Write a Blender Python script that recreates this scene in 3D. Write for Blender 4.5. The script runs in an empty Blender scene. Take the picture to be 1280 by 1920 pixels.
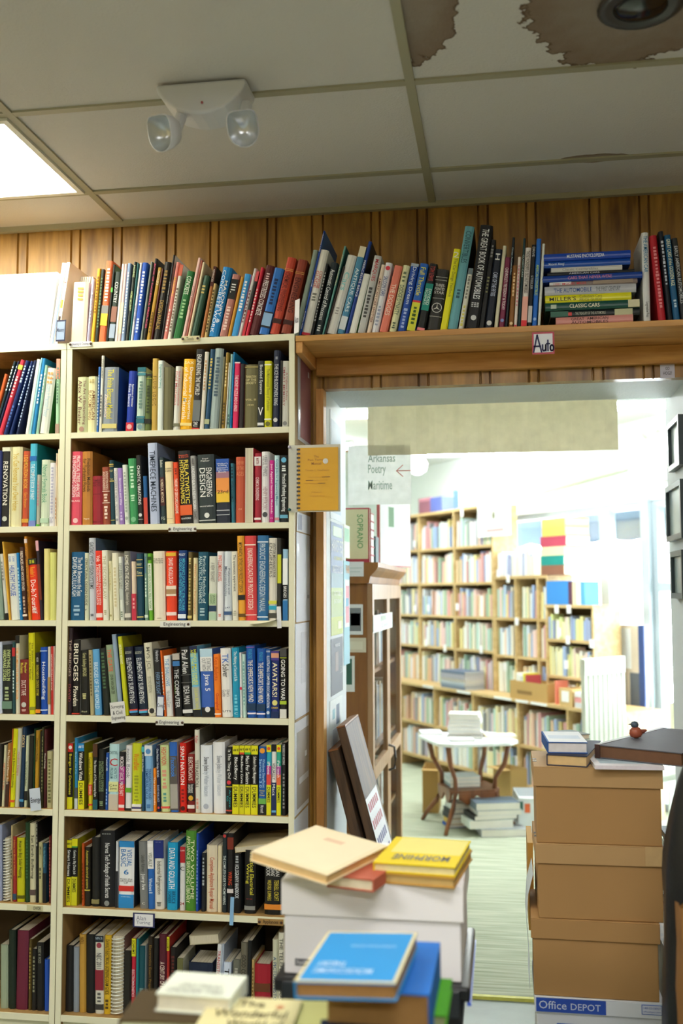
import bpy, bmesh, math, random, colorsys
from mathutils import Vector, Matrix
random.seed(7)
C = bpy.context.scene.collection
scene = bpy.context.scene
PI = math.pi

# ------------------------------------------------------------------ camera
F = 1927.7                                   # focal length in pixels of the 1280x1920 frame
YAW, PITCH, ROLL = math.radians(8.926), math.radians(4.4675), math.radians(-0.1687)
CAM = Vector((0, 0, 1.5))
_r = Vector((math.cos(YAW), math.sin(YAW), 0)); _f = Vector((-math.sin(YAW), math.cos(YAW), 0)); _u = Vector((0, 0, 1))
FW = _f * math.cos(PITCH) + _u * math.sin(PITCH)
U2 = _u * math.cos(PITCH) - _f * math.sin(PITCH)
RT = _r * math.cos(ROLL) + U2 * math.sin(ROLL)
UP = U2 * math.cos(ROLL) - _r * math.sin(ROLL)
cd = bpy.data.cameras.new('camera'); cam = bpy.data.objects.new('camera', cd); C.objects.link(cam)
m = Matrix((RT, UP, -FW)).transposed().to_4x4(); m.translation = CAM
cam.matrix_world = m
cd.sensor_fit = 'HORIZONTAL'; cd.sensor_width = 24; cd.lens = F / 1280 * 24
cd.clip_start = 0.05; cd.clip_end = 200
cd.dof.use_dof = True; cd.dof.focus_distance = 3.42; cd.dof.aperture_fstop = 2.0
scene.camera = cam

# ------------------------------------------------------------------ light
scene.view_settings.view_transform = 'Standard'; scene.view_settings.look = 'None'
scene.view_settings.gamma = 1; scene.view_settings.use_curve_mapping = False
scene.view_settings.exposure = 1.38
try:
    scene.cycles.use_denoising = True
    scene.cycles.max_bounces = 8; scene.cycles.diffuse_bounces = 5; scene.cycles.glossy_bounces = 3
    scene.cycles.transparent_max_bounces = 12; scene.cycles.sample_clamp_indirect = 6
    scene.cycles.caustics_reflective = False; scene.cycles.caustics_refractive = False
except Exception: pass
w = bpy.data.worlds.new('daylight'); scene.world = w; w.use_nodes = True
bg = w.node_tree.nodes['Background']; bg.inputs[0].default_value = (0.86, 0.94, 1, 1); bg.inputs[1].default_value = 12.0
P_TROFFER, P_ROOM, P_BACK = 7.0, 7.5, 27.0


# ------------------------------------------------------------------ image <-> place
def ray(px, py): return FW + RT * ((px - 640) / F) - UP * ((py - 960) / F)
def atY(px, py, Y):
    d = ray(px, py); return CAM + d * (Y / d.y)
def atZ(px, py, z):                            # z above the floor
    d = ray(px, py); return CAM + d * ((z - 1.5) / d.z)
def atX(px, py, X):
    d = ray(px, py); return CAM + d * (X / d.x)
def Xof(px, Y, Z):                             # X at which a point (X,Y,Z) sits in image column px
    k = (px - 640) / F; a = RT - FW * k
    return -(a.y * Y + a.z * (Z - 1.5)) / a.x

# ------------------------------------------------------------------ materials
def lin(h):
    v = [int(h[i:i + 2], 16) / 255 for i in (0, 2, 4)]
    return tuple(c / 12.92 if c <= 0.04045 else ((c + 0.055) / 1.055) ** 2.4 for c in v)
_mc = {}
def M(h, rough=0.55, var=0.10, scale=9.0, metal=0.0, spec=0.4, bump=0.0):
    k = (h, rough, var, scale, metal, spec, bump)
    if k in _mc: return _mc[k]
    mt = bpy.data.materials.new('paint_' + h); mt.use_nodes = True
    nt = mt.node_tree; b = nt.nodes['Principled BSDF']
    b.inputs['Roughness'].default_value = rough; b.inputs['Metallic'].default_value = metal
    b.inputs['Specular IOR Level'].default_value = spec
    c = lin(h)
    if var or bump:
        tc = nt.nodes.new('ShaderNodeTexCoord'); n = nt.nodes.new('ShaderNodeTexNoise')
        n.inputs['Scale'].default_value = scale; n.inputs['Detail'].default_value = 4
        nt.links.new(tc.outputs['Object'], n.inputs['Vector'])
        mx = nt.nodes.new('ShaderNodeMix'); mx.data_type = 'RGBA'
        mx.inputs[6].default_value = (*[x * (1 - var) for x in c], 1)
        mx.inputs[7].default_value = (*[min(1, x * (1 + var)) for x in c], 1)
        nt.links.new(n.outputs['Fac'], mx.inputs[0]); nt.links.new(mx.outputs[2], b.inputs['Base Color'])
        if bump:
            bp = nt.nodes.new('ShaderNodeBump'); bp.inputs['Strength'].default_value = bump; bp.inputs['Distance'].default_value = 0.002
            n2 = nt.nodes.new('ShaderNodeTexNoise'); n2.inputs['Scale'].default_value = scale * 14; n2.inputs['Detail'].default_value = 3
            nt.links.new(tc.outputs['Object'], n2.inputs['Vector'])
            nt.links.new(n2.outputs['Fac'], bp.inputs['Height']); nt.links.new(bp.outputs['Normal'], b.inputs['Normal'])
    else:
        b.inputs['Base Color'].default_value = (*c, 1)
    _mc[k] = mt; return mt

def emit(name, col, s):
    mt = bpy.data.materials.new(name); mt.use_nodes = True; nt = mt.node_tree; nt.nodes.clear()
    e = nt.nodes.new('ShaderNodeEmission'); e.inputs[0].default_value = (*col, 1); e.inputs[1].default_value = s
    o = nt.nodes.new('ShaderNodeOutputMaterial'); nt.links.new(e.outputs[0], o.inputs[0]); return mt

def wood(name, dark, light, axis=2, scale=1.0, rough=0.45, bump=0.15):
    """long grain along one axis"""
    mt = bpy.data.materials.new(name); mt.use_nodes = True; nt = mt.node_tree; b = nt.nodes['Principled BSDF']
    tc = nt.nodes.new('ShaderNodeTexCoord'); mp = nt.nodes.new('ShaderNodeMapping')
    s = [14 * scale] * 3; s[axis] = 1.6 * scale; mp.inputs['Scale'].default_value = s
    nt.links.new(tc.outputs['Object'], mp.inputs['Vector'])
    n1 = nt.nodes.new('ShaderNodeTexNoise'); n1.inputs['Scale'].default_value = 1.0; n1.inputs['Detail'].default_value = 6; n1.inputs['Distortion'].default_value = 1.3
    nt.links.new(mp.outputs[0], n1.inputs['Vector'])
    n2 = nt.nodes.new('ShaderNodeTexNoise'); n2.inputs['Scale'].default_value = 6.0; n2.inputs['Detail'].default_value = 5
    nt.links.new(mp.outputs[0], n2.inputs['Vector'])
    ad = nt.nodes.new('ShaderNodeMath'); ad.operation = 'MULTIPLY_ADD'; ad.inputs[1].default_value = 0.4
    nt.links.new(n2.outputs['Fac'], ad.inputs[0]); nt.links.new(n1.outputs['Fac'], ad.inputs[2])
    cr = nt.nodes.new('ShaderNodeValToRGB'); cr.color_ramp.elements[0].position = 0.45; cr.color_ramp.elements[1].position = 0.9
    cr.color_ramp.elements[0].color = (*lin(dark), 1); cr.color_ramp.elements[1].color = (*lin(light), 1)
    nt.links.new(ad.outputs[0], cr.inputs[0]); nt.links.new(cr.outputs[0], b.inputs['Base Color'])
    b.inputs['Roughness'].default_value = rough
    bp = nt.nodes.new('ShaderNodeBump'); bp.inputs['Strength'].default_value = bump; bp.inputs['Distance'].default_value = 0.002
    nt.links.new(n2.outputs['Fac'], bp.inputs['Height']); nt.links.new(bp.outputs[0], b.inputs['Normal'])
    return mt

def pages_mat():
    mt = bpy.data.materials.new('page_edges'); mt.use_nodes = True; nt = mt.node_tree; b = nt.nodes['Principled BSDF']
    tc = nt.nodes.new('ShaderNodeTexCoord'); mp = nt.nodes.new('ShaderNodeMapping'); mp.inputs['Scale'].default_value = (900, 3, 3)
    nt.links.new(tc.outputs['Object'], mp.inputs['Vector'])
    n = nt.nodes.new('ShaderNodeTexNoise'); n.inputs['Scale'].default_value = 1; nt.links.new(mp.outputs[0], n.inputs['Vector'])
    cr = nt.nodes.new('ShaderNodeValToRGB')
    cr.color_ramp.elements[0].position = .3; cr.color_ramp.elements[0].color = (*lin('b8ae90'), 1)
    cr.color_ramp.elements[1].position = .7; cr.color_ramp.elements[1].color = (*lin('e6dfca'), 1)
    nt.links.new(n.outputs['Fac'], cr.inputs[0]); nt.links.new(cr.outputs[0], b.inputs['Base Color']); b.inputs['Roughness'].default_value = .8
    return mt
PAGES = pages_mat()

# ------------------------------------------------------------------ mesh helpers
class MB:
    def __init__(s): s.v = []; s.f = []; s.m = []; s.mats = []
    def mi(s, mt):
        if mt not in s.mats: s.mats.append(mt)
        return s.mats.index(mt)
    def add(s, vs, fs, mt, X=None):
        o = len(s.v); i = s.mi(mt)
        s.v += [tuple(X @ Vector(p)) if X is not None else tuple(p) for p in vs]
        s.f += [tuple(a + o for a in f) for f in fs]; s.m += [i] * len(fs)
        return s
    def box(s, x0, x1, y0, y1, z0, z1, mt, X=None):
        v = [(x0, y0, z0), (x1, y0, z0), (x1, y1, z0), (x0, y1, z0), (x0, y0, z1), (x1, y0, z1), (x1, y1, z1), (x0, y1, z1)]
        f = [(0, 3, 2, 1), (4, 5, 6, 7), (0, 1, 5, 4), (1, 2, 6, 5), (2, 3, 7, 6), (3, 0, 4, 7)]
        return s.add(v, f, mt, X)
    def prism(s, pts, a0, a1, mt, X=None, axis=2):
        """2D outline pts swept along an axis (2: xy->z, 1: xz->y, 0: yz->x)"""
        n = len(pts)
        def P(p, a): return (p[0], p[1], a) if axis == 2 else ((p[0], a, p[1]) if axis == 1 else (a, p[0], p[1]))
        v = [P(p, a0) for p in pts] + [P(p, a1) for p in pts]
        f = [tuple(range(n))[::-1], tuple(range(n, 2 * n))] + [(i, (i + 1) % n, n + (i + 1) % n, n + i) for i in range(n)]
        if axis == 1: f = [t[::-1] for t in f]
        return s.add(v, f, mt, X)
    def lathe(s, prof, mt, X=None, n=24):
        v = []; f = []
        for r, z in prof:
            for k in range(n): v.append((r * math.cos(2 * PI * k / n), r * math.sin(2 * PI * k / n), z))
        for i in range(len(prof) - 1):
            for k in range(n):
                f.append((i * n + k, i * n + (k + 1) % n, (i + 1) * n + (k + 1) % n, (i + 1) * n + k))
        f.append(tuple(range(n))[::-1]); f.append(tuple(range((len(prof) - 1) * n, len(prof) * n)))
        return s.add(v, f, mt, X)
    def tube(s, pts, r, mt, n=8, X=None):
        pts = [Vector(p) for p in pts]; v = []; f = []
        rs = r if isinstance(r, (list, tuple)) else [r] * len(pts)
        for i, p in enumerate(pts):
            t = (pts[min(i + 1, len(pts) - 1)] - pts[max(i - 1, 0)]).normalized()
            a = t.cross(Vector((0, 0, 1)) if abs(t.z) < .9 else Vector((1, 0, 0))).normalized(); b = t.cross(a)
            for k in range(n): v.append(p + (a * math.cos(2 * PI * k / n) + b * math.sin(2 * PI * k / n)) * rs[i])
        for i in range(len(pts) - 1):
            for k in range(n): f.append((i * n + k, i * n + (k + 1) % n, (i + 1) * n + (k + 1) % n, (i + 1) * n + k))
        f.append(tuple(range(n))[::-1]); f.append(tuple(range((len(pts) - 1) * n, len(pts) * n)))
        return s.add(v, f, mt, X)
    def build(s, name, parent=None, bevel=0, smooth=False, seg=2):
        me = bpy.data.meshes.new(name); me.from_pydata(s.v, [], s.f)
        for mt in s.mats: me.materials.append(mt)
        me.polygons.foreach_set('material_index', s.m)
        if smooth: me.polygons.foreach_set('use_smooth', [True] * len(me.polygons))
        me.update()
        o = bpy.data.objects.new(name, me); C.objects.link(o)
        if parent: o.parent = parent
        if bevel:
            b = o.modifiers.new('bevel', 'BEVEL'); b.width = bevel; b.segments = seg; b.limit_method = 'ANGLE'
        return o

def tag(o, label, cat, group=None, kind=None):
    o['label'] = label; o['category'] = cat
    if group: o['group'] = group
    if kind: o['kind'] = kind
    return o
def thing(name, label, cat, loc=(0, 0, 0), rot=(0, 0, 0), group=None):
    o = bpy.data.objects.new(name, None); o.empty_display_size = .05; C.objects.link(o)
    o.location = loc; o.rotation_euler = rot
    return tag(o, label, cat, group)
def struct(mb, name, **k):
    o = mb.build(name, **k); o['kind'] = 'structure'; return o

# ------------------------------------------------------------------ lettering
_tx = {}
def glyphs(strings):
    """turn all strings into flat meshes once, scaled to a unit box"""
    todo = [s for s in dict.fromkeys(strings) if s not in _tx]
    tmp = []
    for s in todo:
        cu = bpy.data.curves.new('t', 'FONT'); cu.body = s; cu.resolution_u = 2; cu.offset = 0.005
        o = bpy.data.objects.new('t', cu); C.objects.link(o); tmp.append(o)
    bpy.context.view_layer.update(); dg = bpy.context.evaluated_depsgraph_get()
    for s, o in zip(todo, tmp):
        me = bpy.data.meshes.new_from_object(o.evaluated_get(dg))
        vs = [(v.co.x, v.co.y) for v in me.vertices]
        if vs:
            x0 = min(v[0] for v in vs); x1 = max(v[0] for v in vs); y0 = min(v[1] for v in vs); y1 = max(v[1] for v in vs)
            wd = max(x1 - x0, 1e-4); hg = max(y1 - y0, 1e-4)
            _tx[s] = ([((a - x0) / wd, (b - y0) / hg) for a, b in vs], [tuple(p.vertices) for p in me.polygons], wd / hg)
        else: _tx[s] = ([], [], 1)
        bpy.data.meshes.remove(me); cu = o.data; bpy.data.objects.remove(o); bpy.data.curves.remove(cu)
def put_text(mb, s, org, right, up, width, height, mt, fit=True):
    """write s in the box org + right*width + up*height"""
    glyphs([s]); v, f, asp = _tx[s]
    if not v: return
    org, right, up = Vector(org), Vector(right), Vector(up)
    if fit:
        nat = asp * height
        if width > 1.7 * nat: width2 = 1.7 * nat; org = org + right * ((width - width2) / 2); width = width2
        elif width < .42 * nat: h2 = width / (.42 * asp); org = org + up * ((height - h2) / 2); height = h2
    mb.add([org + right * (a * width) + up * (b * height) for a, b in v], f, mt)

# ------------------------------------------------------------------ colour words
def cname(h):
    r, g, b = [int(h[i:i + 2], 16) / 255 for i in (0, 2, 4)]
    hh, s, v = colorsys.rgb_to_hsv(r, g, b); hh *= 360
    if v < .2: return 'black'
    if s < .13: return 'white' if v > .82 else ('grey' if v > .35 else 'black')
    if s < .3 and v > .78: return 'cream' if 20 < hh < 95 else ('pale blue' if 160 < hh < 260 else 'pale green' if 95 <= hh <= 160 else 'pale pink')
    d = 'dark ' if v < .45 else ''
    if hh < 14 or hh >= 345: return d + ('red' if s > .45 else 'pink' if v > .6 else 'brown')
    if hh < 42: return 'brown' if v < .68 else ('orange' if s > .6 else 'tan')
    if hh < 70: return 'olive' if v < .5 else ('yellow' if s > .45 and v > .6 else 'khaki')
    if hh < 165: return d + 'green'
    if hh < 198: return d + 'teal'
    if hh < 255: return 'navy' if v < .45 else 'blue'
    if hh < 300: return d + 'purple'
    return d + 'pink'

# ================================================================== the setting
YB, YW = 3.36, 3.645                     # front of the bookcases, face of the panelled wall
CEIL = 2.91
PANEL = wood('wood_panelling', '6a4616', 'b88a3c', 2, .75, .38, .05)
PINE = wood('pine_board', 'b07838', 'd8a45c', 0, 1.0, .5, .1)
PINEV = wood('pine_jamb', 'b87a38', 'dca860', 2, 1.0, .5, .1)
RAWPLY = wood('raw_plywood', '8a6a38', 'b08c54', 2, .8, .7, .1)
CREAM = M('e6e4c8', .5, .05, 6)
WHITEP = M('dfe6ec', .6, .03, 5)
WHITEW = M('e6ece8', .7, .03, 5)

# floors
fl = MB().box(-3.2, 3.2, -3, 3.97, -.06, 0, M('8d9a98', .35, .35, 5, bump=.1)); struct(fl, 'floor')
def carpet():
    mt = bpy.data.materials.new('worn_carpet'); mt.use_nodes = True; nt = mt.node_tree; b = nt.nodes['Principled BSDF']
    tc = nt.nodes.new('ShaderNodeTexCoord'); mp = nt.nodes.new('ShaderNodeMapping'); mp.inputs['Scale'].default_value = (2.5, 42, 1)
    nt.links.new(tc.outputs['Object'], mp.inputs['Vector'])
    n = nt.nodes.new('ShaderNodeTexNoise'); n.inputs['Scale'].default_value = 1.2; n.inputs['Detail'].default_value = 7
    nt.links.new(mp.outputs[0], n.inputs['Vector'])
    cr = nt.nodes.new('ShaderNodeValToRGB'); cr.color_ramp.elements[0].position = .3; cr.color_ramp.elements[1].position = .75
    cr.color_ramp.elements[0].color = (*lin('8e967e'), 1); cr.color_ramp.elements[1].color = (*lin('c6cab6'), 1)
    nt.links.new(n.outputs['Fac'], cr.inputs[0]); nt.links.new(cr.outputs[0], b.inputs['Base Color']); b.inputs['Roughness'].default_value = .9
    bp = nt.nodes.new('ShaderNodeBump'); bp.inputs['Strength'].default_value = .4; nt.links.new(n.outputs['Fac'], bp.inputs['Height']); nt.links.new(bp.outputs[0], b.inputs['Normal'])
    return mt
c2 = MB().box(-4.5, 5, 3.97, 13, -.06, .006, carpet()); struct(c2, 'floor_back')
struct(MB().box(-.64, .64, 3.955, 3.975, 0, .012, M('c8c860', .4, .3, 30)), 'trim_threshold')

# panelled wall: real grooves between planks
GPX = [-60, -43, 27, 45, 128, 145, 207, 224, 309, 326, 392, 408, 500, 517, 585, 606, 697, 714, 785, 803, 901, 919, 992, 1010, 1112, 1131, 1207, 1225, 1300, 1320]
GX = sorted([Xof(p, YW, 2.2) for p in GPX])
d0 = GX[1] - GX[0]
x = GX[0]
while x > -3.1: x -= .19; GX.insert(0, x); x -= .035; GX.insert(0, x)
x = GX[-1]
while x < 3.1: x += .19; GX.append(x); x += .035; GX.append(x)
def plank_wall(x0, x1, z0, z1, name):
    mb = MB(); prof = [(x0, YW)]
    for g in GX:
        if x0 + .01 < g < x1 - .01: prof += [(g - .0045, YW), (g - .001, YW + .012), (g + .001, YW + .012), (g + .0045, YW)]
    prof += [(x1, YW), (x1, YW + .05), (x0, YW + .05)]
    mb.prism(prof, z0, z1, PANEL); return struct(mb, name)
XL, XR, ZH = -.636, .64, 2.238             # doorway
plank_wall(-3.2, XL - .028, 0, CEIL, 'wall_front_left')
plank_wall(XL - .028, XR + .028, ZH, CEIL, 'wall_front')
plank_wall(XR + .028, 3.2, 0, CEIL, 'wall_front_right')
# thickness of the doorway
struct(MB().box(XL - .028, XL, YW - .012, YW + .05, 0, ZH, PINEV), 'trim_1', bevel=.002)
struct(MB().box(XR, XR + .028, YW - .012, YW + .05, 0, ZH, PINEV), 'trim_2', bevel=.002)
struct(MB().box(XL - .12, XL, YW + .05, 4.16, 0, 2.9, WHITEP), 'wall_jamb_left')
struct(MB().box(XR, XR + .12, YW + .05, 4.16, 0, 2.9, WHITEP), 'wall_jamb_right')
struct(MB().box(XL, XR, YW + .05, 4.03, ZH, ZH + .3, M('d5dbe0', .6, .06, 8, bump=.9)), 'wall_header')
struct(MB().box(-4.5, XL - .12, 3.72, 3.80, 0, 2.9, WHITEW), 'wall_back_left')
struct(MB().box(XR + .12, 5, 3.72, 3.80, 0, 2.9, WHITEW), 'wall_back_right')
struct(MB().box(XL - .12, XR + .12, 3.75, 3.80, ZH + .3, 2.9, WHITEW), 'wall_back_header')
# rest of the front room
struct(MB().box(-3.3, -3.2, -3, 3.7, 0, CEIL, M('b8a878', .6, .05, 4)), 'wall_left')
struct(MB().box(3.2, 3.3, -3, 3.7, 0, CEIL, M('b8a878', .6, .05, 4)), 'wall_right')
struct(MB().box(-3.3, 3.3, -3.1, -3, 0, CEIL, M('b8a878', .6, .05, 4)), 'wall_rear')

# suspended ceiling with water stains
def ceiling_mat():
    mt = bpy.data.materials.new('stained_ceiling_tile'); mt.use_nodes = True; nt = mt.node_tree; b = nt.nodes['Principled BSDF']
    b.inputs['Roughness'].default_value = .9
    tc = nt.nodes.new('ShaderNodeTexCoord')
    n = nt.nodes.new('ShaderNodeTexNoise'); n.inputs['Scale'].default_value = 22; n.inputs['Detail'].default_value = 5
    nt.links.new(tc.outputs['Object'], n.inputs['Vector'])
    def stain(cx, cy, sx, sy, prev, clip=None):
        mp = nt.nodes.new('ShaderNodeMapping'); mp.vector_type = 'TEXTURE'
        mp.inputs['Location'].default_value = (cx, cy, 0); mp.inputs['Scale'].default_value = (sx, sy, 1e3)
        nt.links.new(tc.outputs['Object'], mp.inputs['Vector'])
        ln = nt.nodes.new('ShaderNodeVectorMath'); ln.operation = 'LENGTH'; nt.links.new(mp.outputs[0], ln.inputs[0])
        ad = nt.nodes.new('ShaderNodeMath'); ad.operation = 'MULTIPLY_ADD'; ad.inputs[1].default_value = .55
        nt.links.new(n.outputs['Fac'], ad.inputs[0]); nt.links.new(ln.outputs['Value'], ad.inputs[2])
        if clip is not None:               # a tile edge stops the stain
            sp = nt.nodes.new('ShaderNodeSeparateXYZ'); nt.links.new(tc.outputs['Object'], sp.inputs[0])
            lt = nt.nodes.new('ShaderNodeMath'); lt.operation = 'LESS_THAN'; lt.inputs[1].default_value = clip; nt.links.new(sp.outputs[0], lt.inputs[0])
            a2 = nt.nodes.new('ShaderNodeMath'); a2.operation = 'MULTIPLY_ADD'; a2.inputs[1].default_value = 3; nt.links.new(lt.outputs[0], a2.inputs[0]); nt.links.new(ad.outputs[0], a2.inputs[2]); ad = a2
        cr = nt.nodes.new('ShaderNodeValToRGB'); e = cr.color_ramp.elements
        e[0].position = .55; e[0].color = (*lin('b4a79b'), 1)
        e[1].position = 1; e[1].color = (1, 1, 1, 1)
        a = e.new(.93); a.color = (*lin('a08c7a'), 1)
        a = e.new(.96); a.color = (*lin('6a4e38'), 1)
        a = e.new(.972); a.color = (1, 1, 1, 1)
        dv = nt.nodes.new('ShaderNodeMath'); dv.operation = 'MULTIPLY'; dv.inputs[1].default_value = .76
        nt.links.new(ad.outputs[0], dv.inputs[0]); nt.links.new(dv.outputs[0], cr.inputs[0])
        mx = nt.nodes.new('ShaderNodeMix'); mx.data_type = 'RGBA'; mx.blend_type = 'MULTIPLY'; mx.inputs[0].default_value = 1
        nt.links.new(prev, mx.inputs[6]); nt.links.new(cr.outputs[0], mx.inputs[7]); return mx.outputs[2]
    base = nt.nodes.new('ShaderNodeRGB'); base.outputs[0].default_value = (*lin('d8d6d4'), 1)
    o = base.outputs[0]
    o = stain(*atZ(1185, -20, CEIL).xy, .25, .37, o)
    o = stain(*atZ(765, -30, CEIL).xy, .115, .36, o, -.235)
    o = stain(*atZ(1110, 297, CEIL).xy, .12, .032, o)
    nt.links.new(o, b.inputs['Base Color'])
    bp = nt.nodes.new('ShaderNodeBump'); bp.inputs['Strength'].default_value = .5; bp.inputs['Distance'].default_value = .003
    n3 = nt.nodes.new('ShaderNodeTexNoise'); n3.inputs['Scale'].default_value = 160
    nt.links.new(tc.outputs['Object'], n3.inputs['Vector']); nt.links.new(n3.outputs['Fac'], bp.inputs['Height']); nt.links.new(bp.outputs[0], b.inputs['Normal'])
    return mt
struct(MB().box(-3.3, 3.3, -3.1, YW + .02, CEIL, CEIL + .08, ceiling_mat()), 'ceiling')
gm = M('a9a58e', .5, .04, 4)
bars = MB()
TX, TY = 1.181, .604
gx = [-.235 + TX * k for k in range(-2, 4)]; gy = [3.345 - TY * k for k in range(0, 11)]
for g in gx: bars.box(g - .013, g + .013, -3, YW - .002, CEIL - .007, CEIL - .0002, gm)
for g in gy: bars.box(-3.2, 3.2, g - .013, g + .013, CEIL - .0064, CEIL - .0002, gm)
bars.box(-3.2, 3.2, YW - .022, YW - .001, CEIL - .02, CEIL - .0002, gm)
struct(bars, 'trim_ceiling_grid')

# ------------------------------------------------------------------ lamps of the front room
def troffer(cx, cy, label, s, col=(1, .98, .95)):
    t = thing('ceiling_light', label, 'light', (cx, cy, CEIL - .002), (0, 0, 0), 'fluorescent panels in the ceiling grid')
    a, b = TX / 2 - .016, TY / 2 - .016
    f = MB()
    for x0, x1, y0, y1 in ((-a, a, -b, -b + .02), (-a, a, b - .02, b), (-a, -a + .02, -b + .02, b - .02), (a - .02, a, -b + .02, b - .02)):
        f.box(x0, x1, y0, y1, -.012, 0, M('e8e8e0', .4, 0))
    f.build('frame', t)
    MB().box(-a + .0201, a - .0201, -b + .0201, b - .0201, -.008, -.002, emit('lit_diffuser', col, s)).build('diffuser', t)
    return t
troffer(-.235 - 1.5 * TX, 3.345 - .5 * TY, 'lit fluorescent ceiling panel at the left above the white magazines', P_TROFFER, (1, .97, .80))
troffer(-.235 + .5 * TX, 3.345 - 3.5 * TY, 'lit fluorescent ceiling panel above the boxes and the table of books', P_ROOM)
troffer(-.235 - 1.5 * TX, 3.345 - 5.5 * TY, 'lit fluorescent ceiling panel behind the camera at left', P_ROOM * 2)
troffer(-.235 + .5 * TX, 3.345 - 8.5 * TY, 'lit fluorescent ceiling panel at the rear of the room', P_ROOM * 2)

# emergency light on the ceiling
ew = M('d4d6dc', .35, .02, 4)
ec = atZ(386, 178, CEIL - .02)
el = thing('emergency_light', 'white twin-headed emergency light mounted on the ceiling', 'light', (ec.x, ec.y, CEIL - .008))
body = MB()
prof = [(-.128, 0), (.128, 0), (.128, -.016), (.108, -.045), (.07, -.075), (.03, -.088), (0, -.091), (-.03, -.088), (-.07, -.075), (-.108, -.045), (-.128, -.016)]
body.prism(prof, -.055, .055, ew, axis=1); body.build('housing', el, bevel=.009, seg=3)
MB().lathe([(.0035, 0), (.0035, .003)], M('9a4a50', .4, 0), Matrix.Translation((0.006, -.0555, -.062)) @ Matrix.Rotation(PI / 2, 4, 'X'), 12).build('status_lamp', el)
for sx, px, py, rz, rx in ((-1, 308, 250, -26, 112), (1, 456, 243, 12, 108)):
    hp = atY(px, py, ec.y - .10) - el.location
    X = Matrix.Translation(hp) @ Matrix.Rotation(math.radians(rz), 4, 'Z') @ Matrix.Rotation(math.radians(rx), 4, 'X') @ Matrix.Rotation(math.radians(sx * 8), 4, 'Z')
    hd = MB(); n = 28
    def sq(r, k):
        a = 2 * PI * k / n; c, s_ = math.cos(a), math.sin(a); e = .95 if s_ < 0 else .5
        return (r * math.copysign(abs(c) ** e, c) * .95, r * math.copysign(abs(s_) ** e, s_) * 1.08)
    rings = [(.012, -.052), (.03, -.038), (.040, -.012), (.045, .018), (.042, .020), (.037, .004), (.024, -.016), (.007, -.024)]
    v = []; f = []
    for r, z in rings:
        for k in range(n): a = sq(r, k); v.append((a[0], a[1], z))
    for i in range(len(rings) - 1):
        for k in range(n): f.append((i * n + k, i * n + (k + 1) % n, (i + 1) * n + (k + 1) % n, (i + 1) * n + k))
    f.append(tuple(range(n))[::-1])
    hd.add(v[:5 * n], [q for q in f if max(q) < 5 * n], ew, X)
    h = hd.build('lamp_head', el, smooth=True)
    rf = MB(); rf.add(v[4 * n:], [tuple(a - 4 * n for a in q) for q in f if min(q) >= 4 * n] + [tuple(range(3 * n, 4 * n))], M('d4d8dc', .22, .02, 5, .6), X)
    rf.build('reflector', h, smooth=True)
    q_ = X @ Vector((0, 0, -.045)); MB().tube([q_, (q_.x - sx * .006, -.01, -.055)], .016, ew, 12).build('swivel', el)

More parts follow.
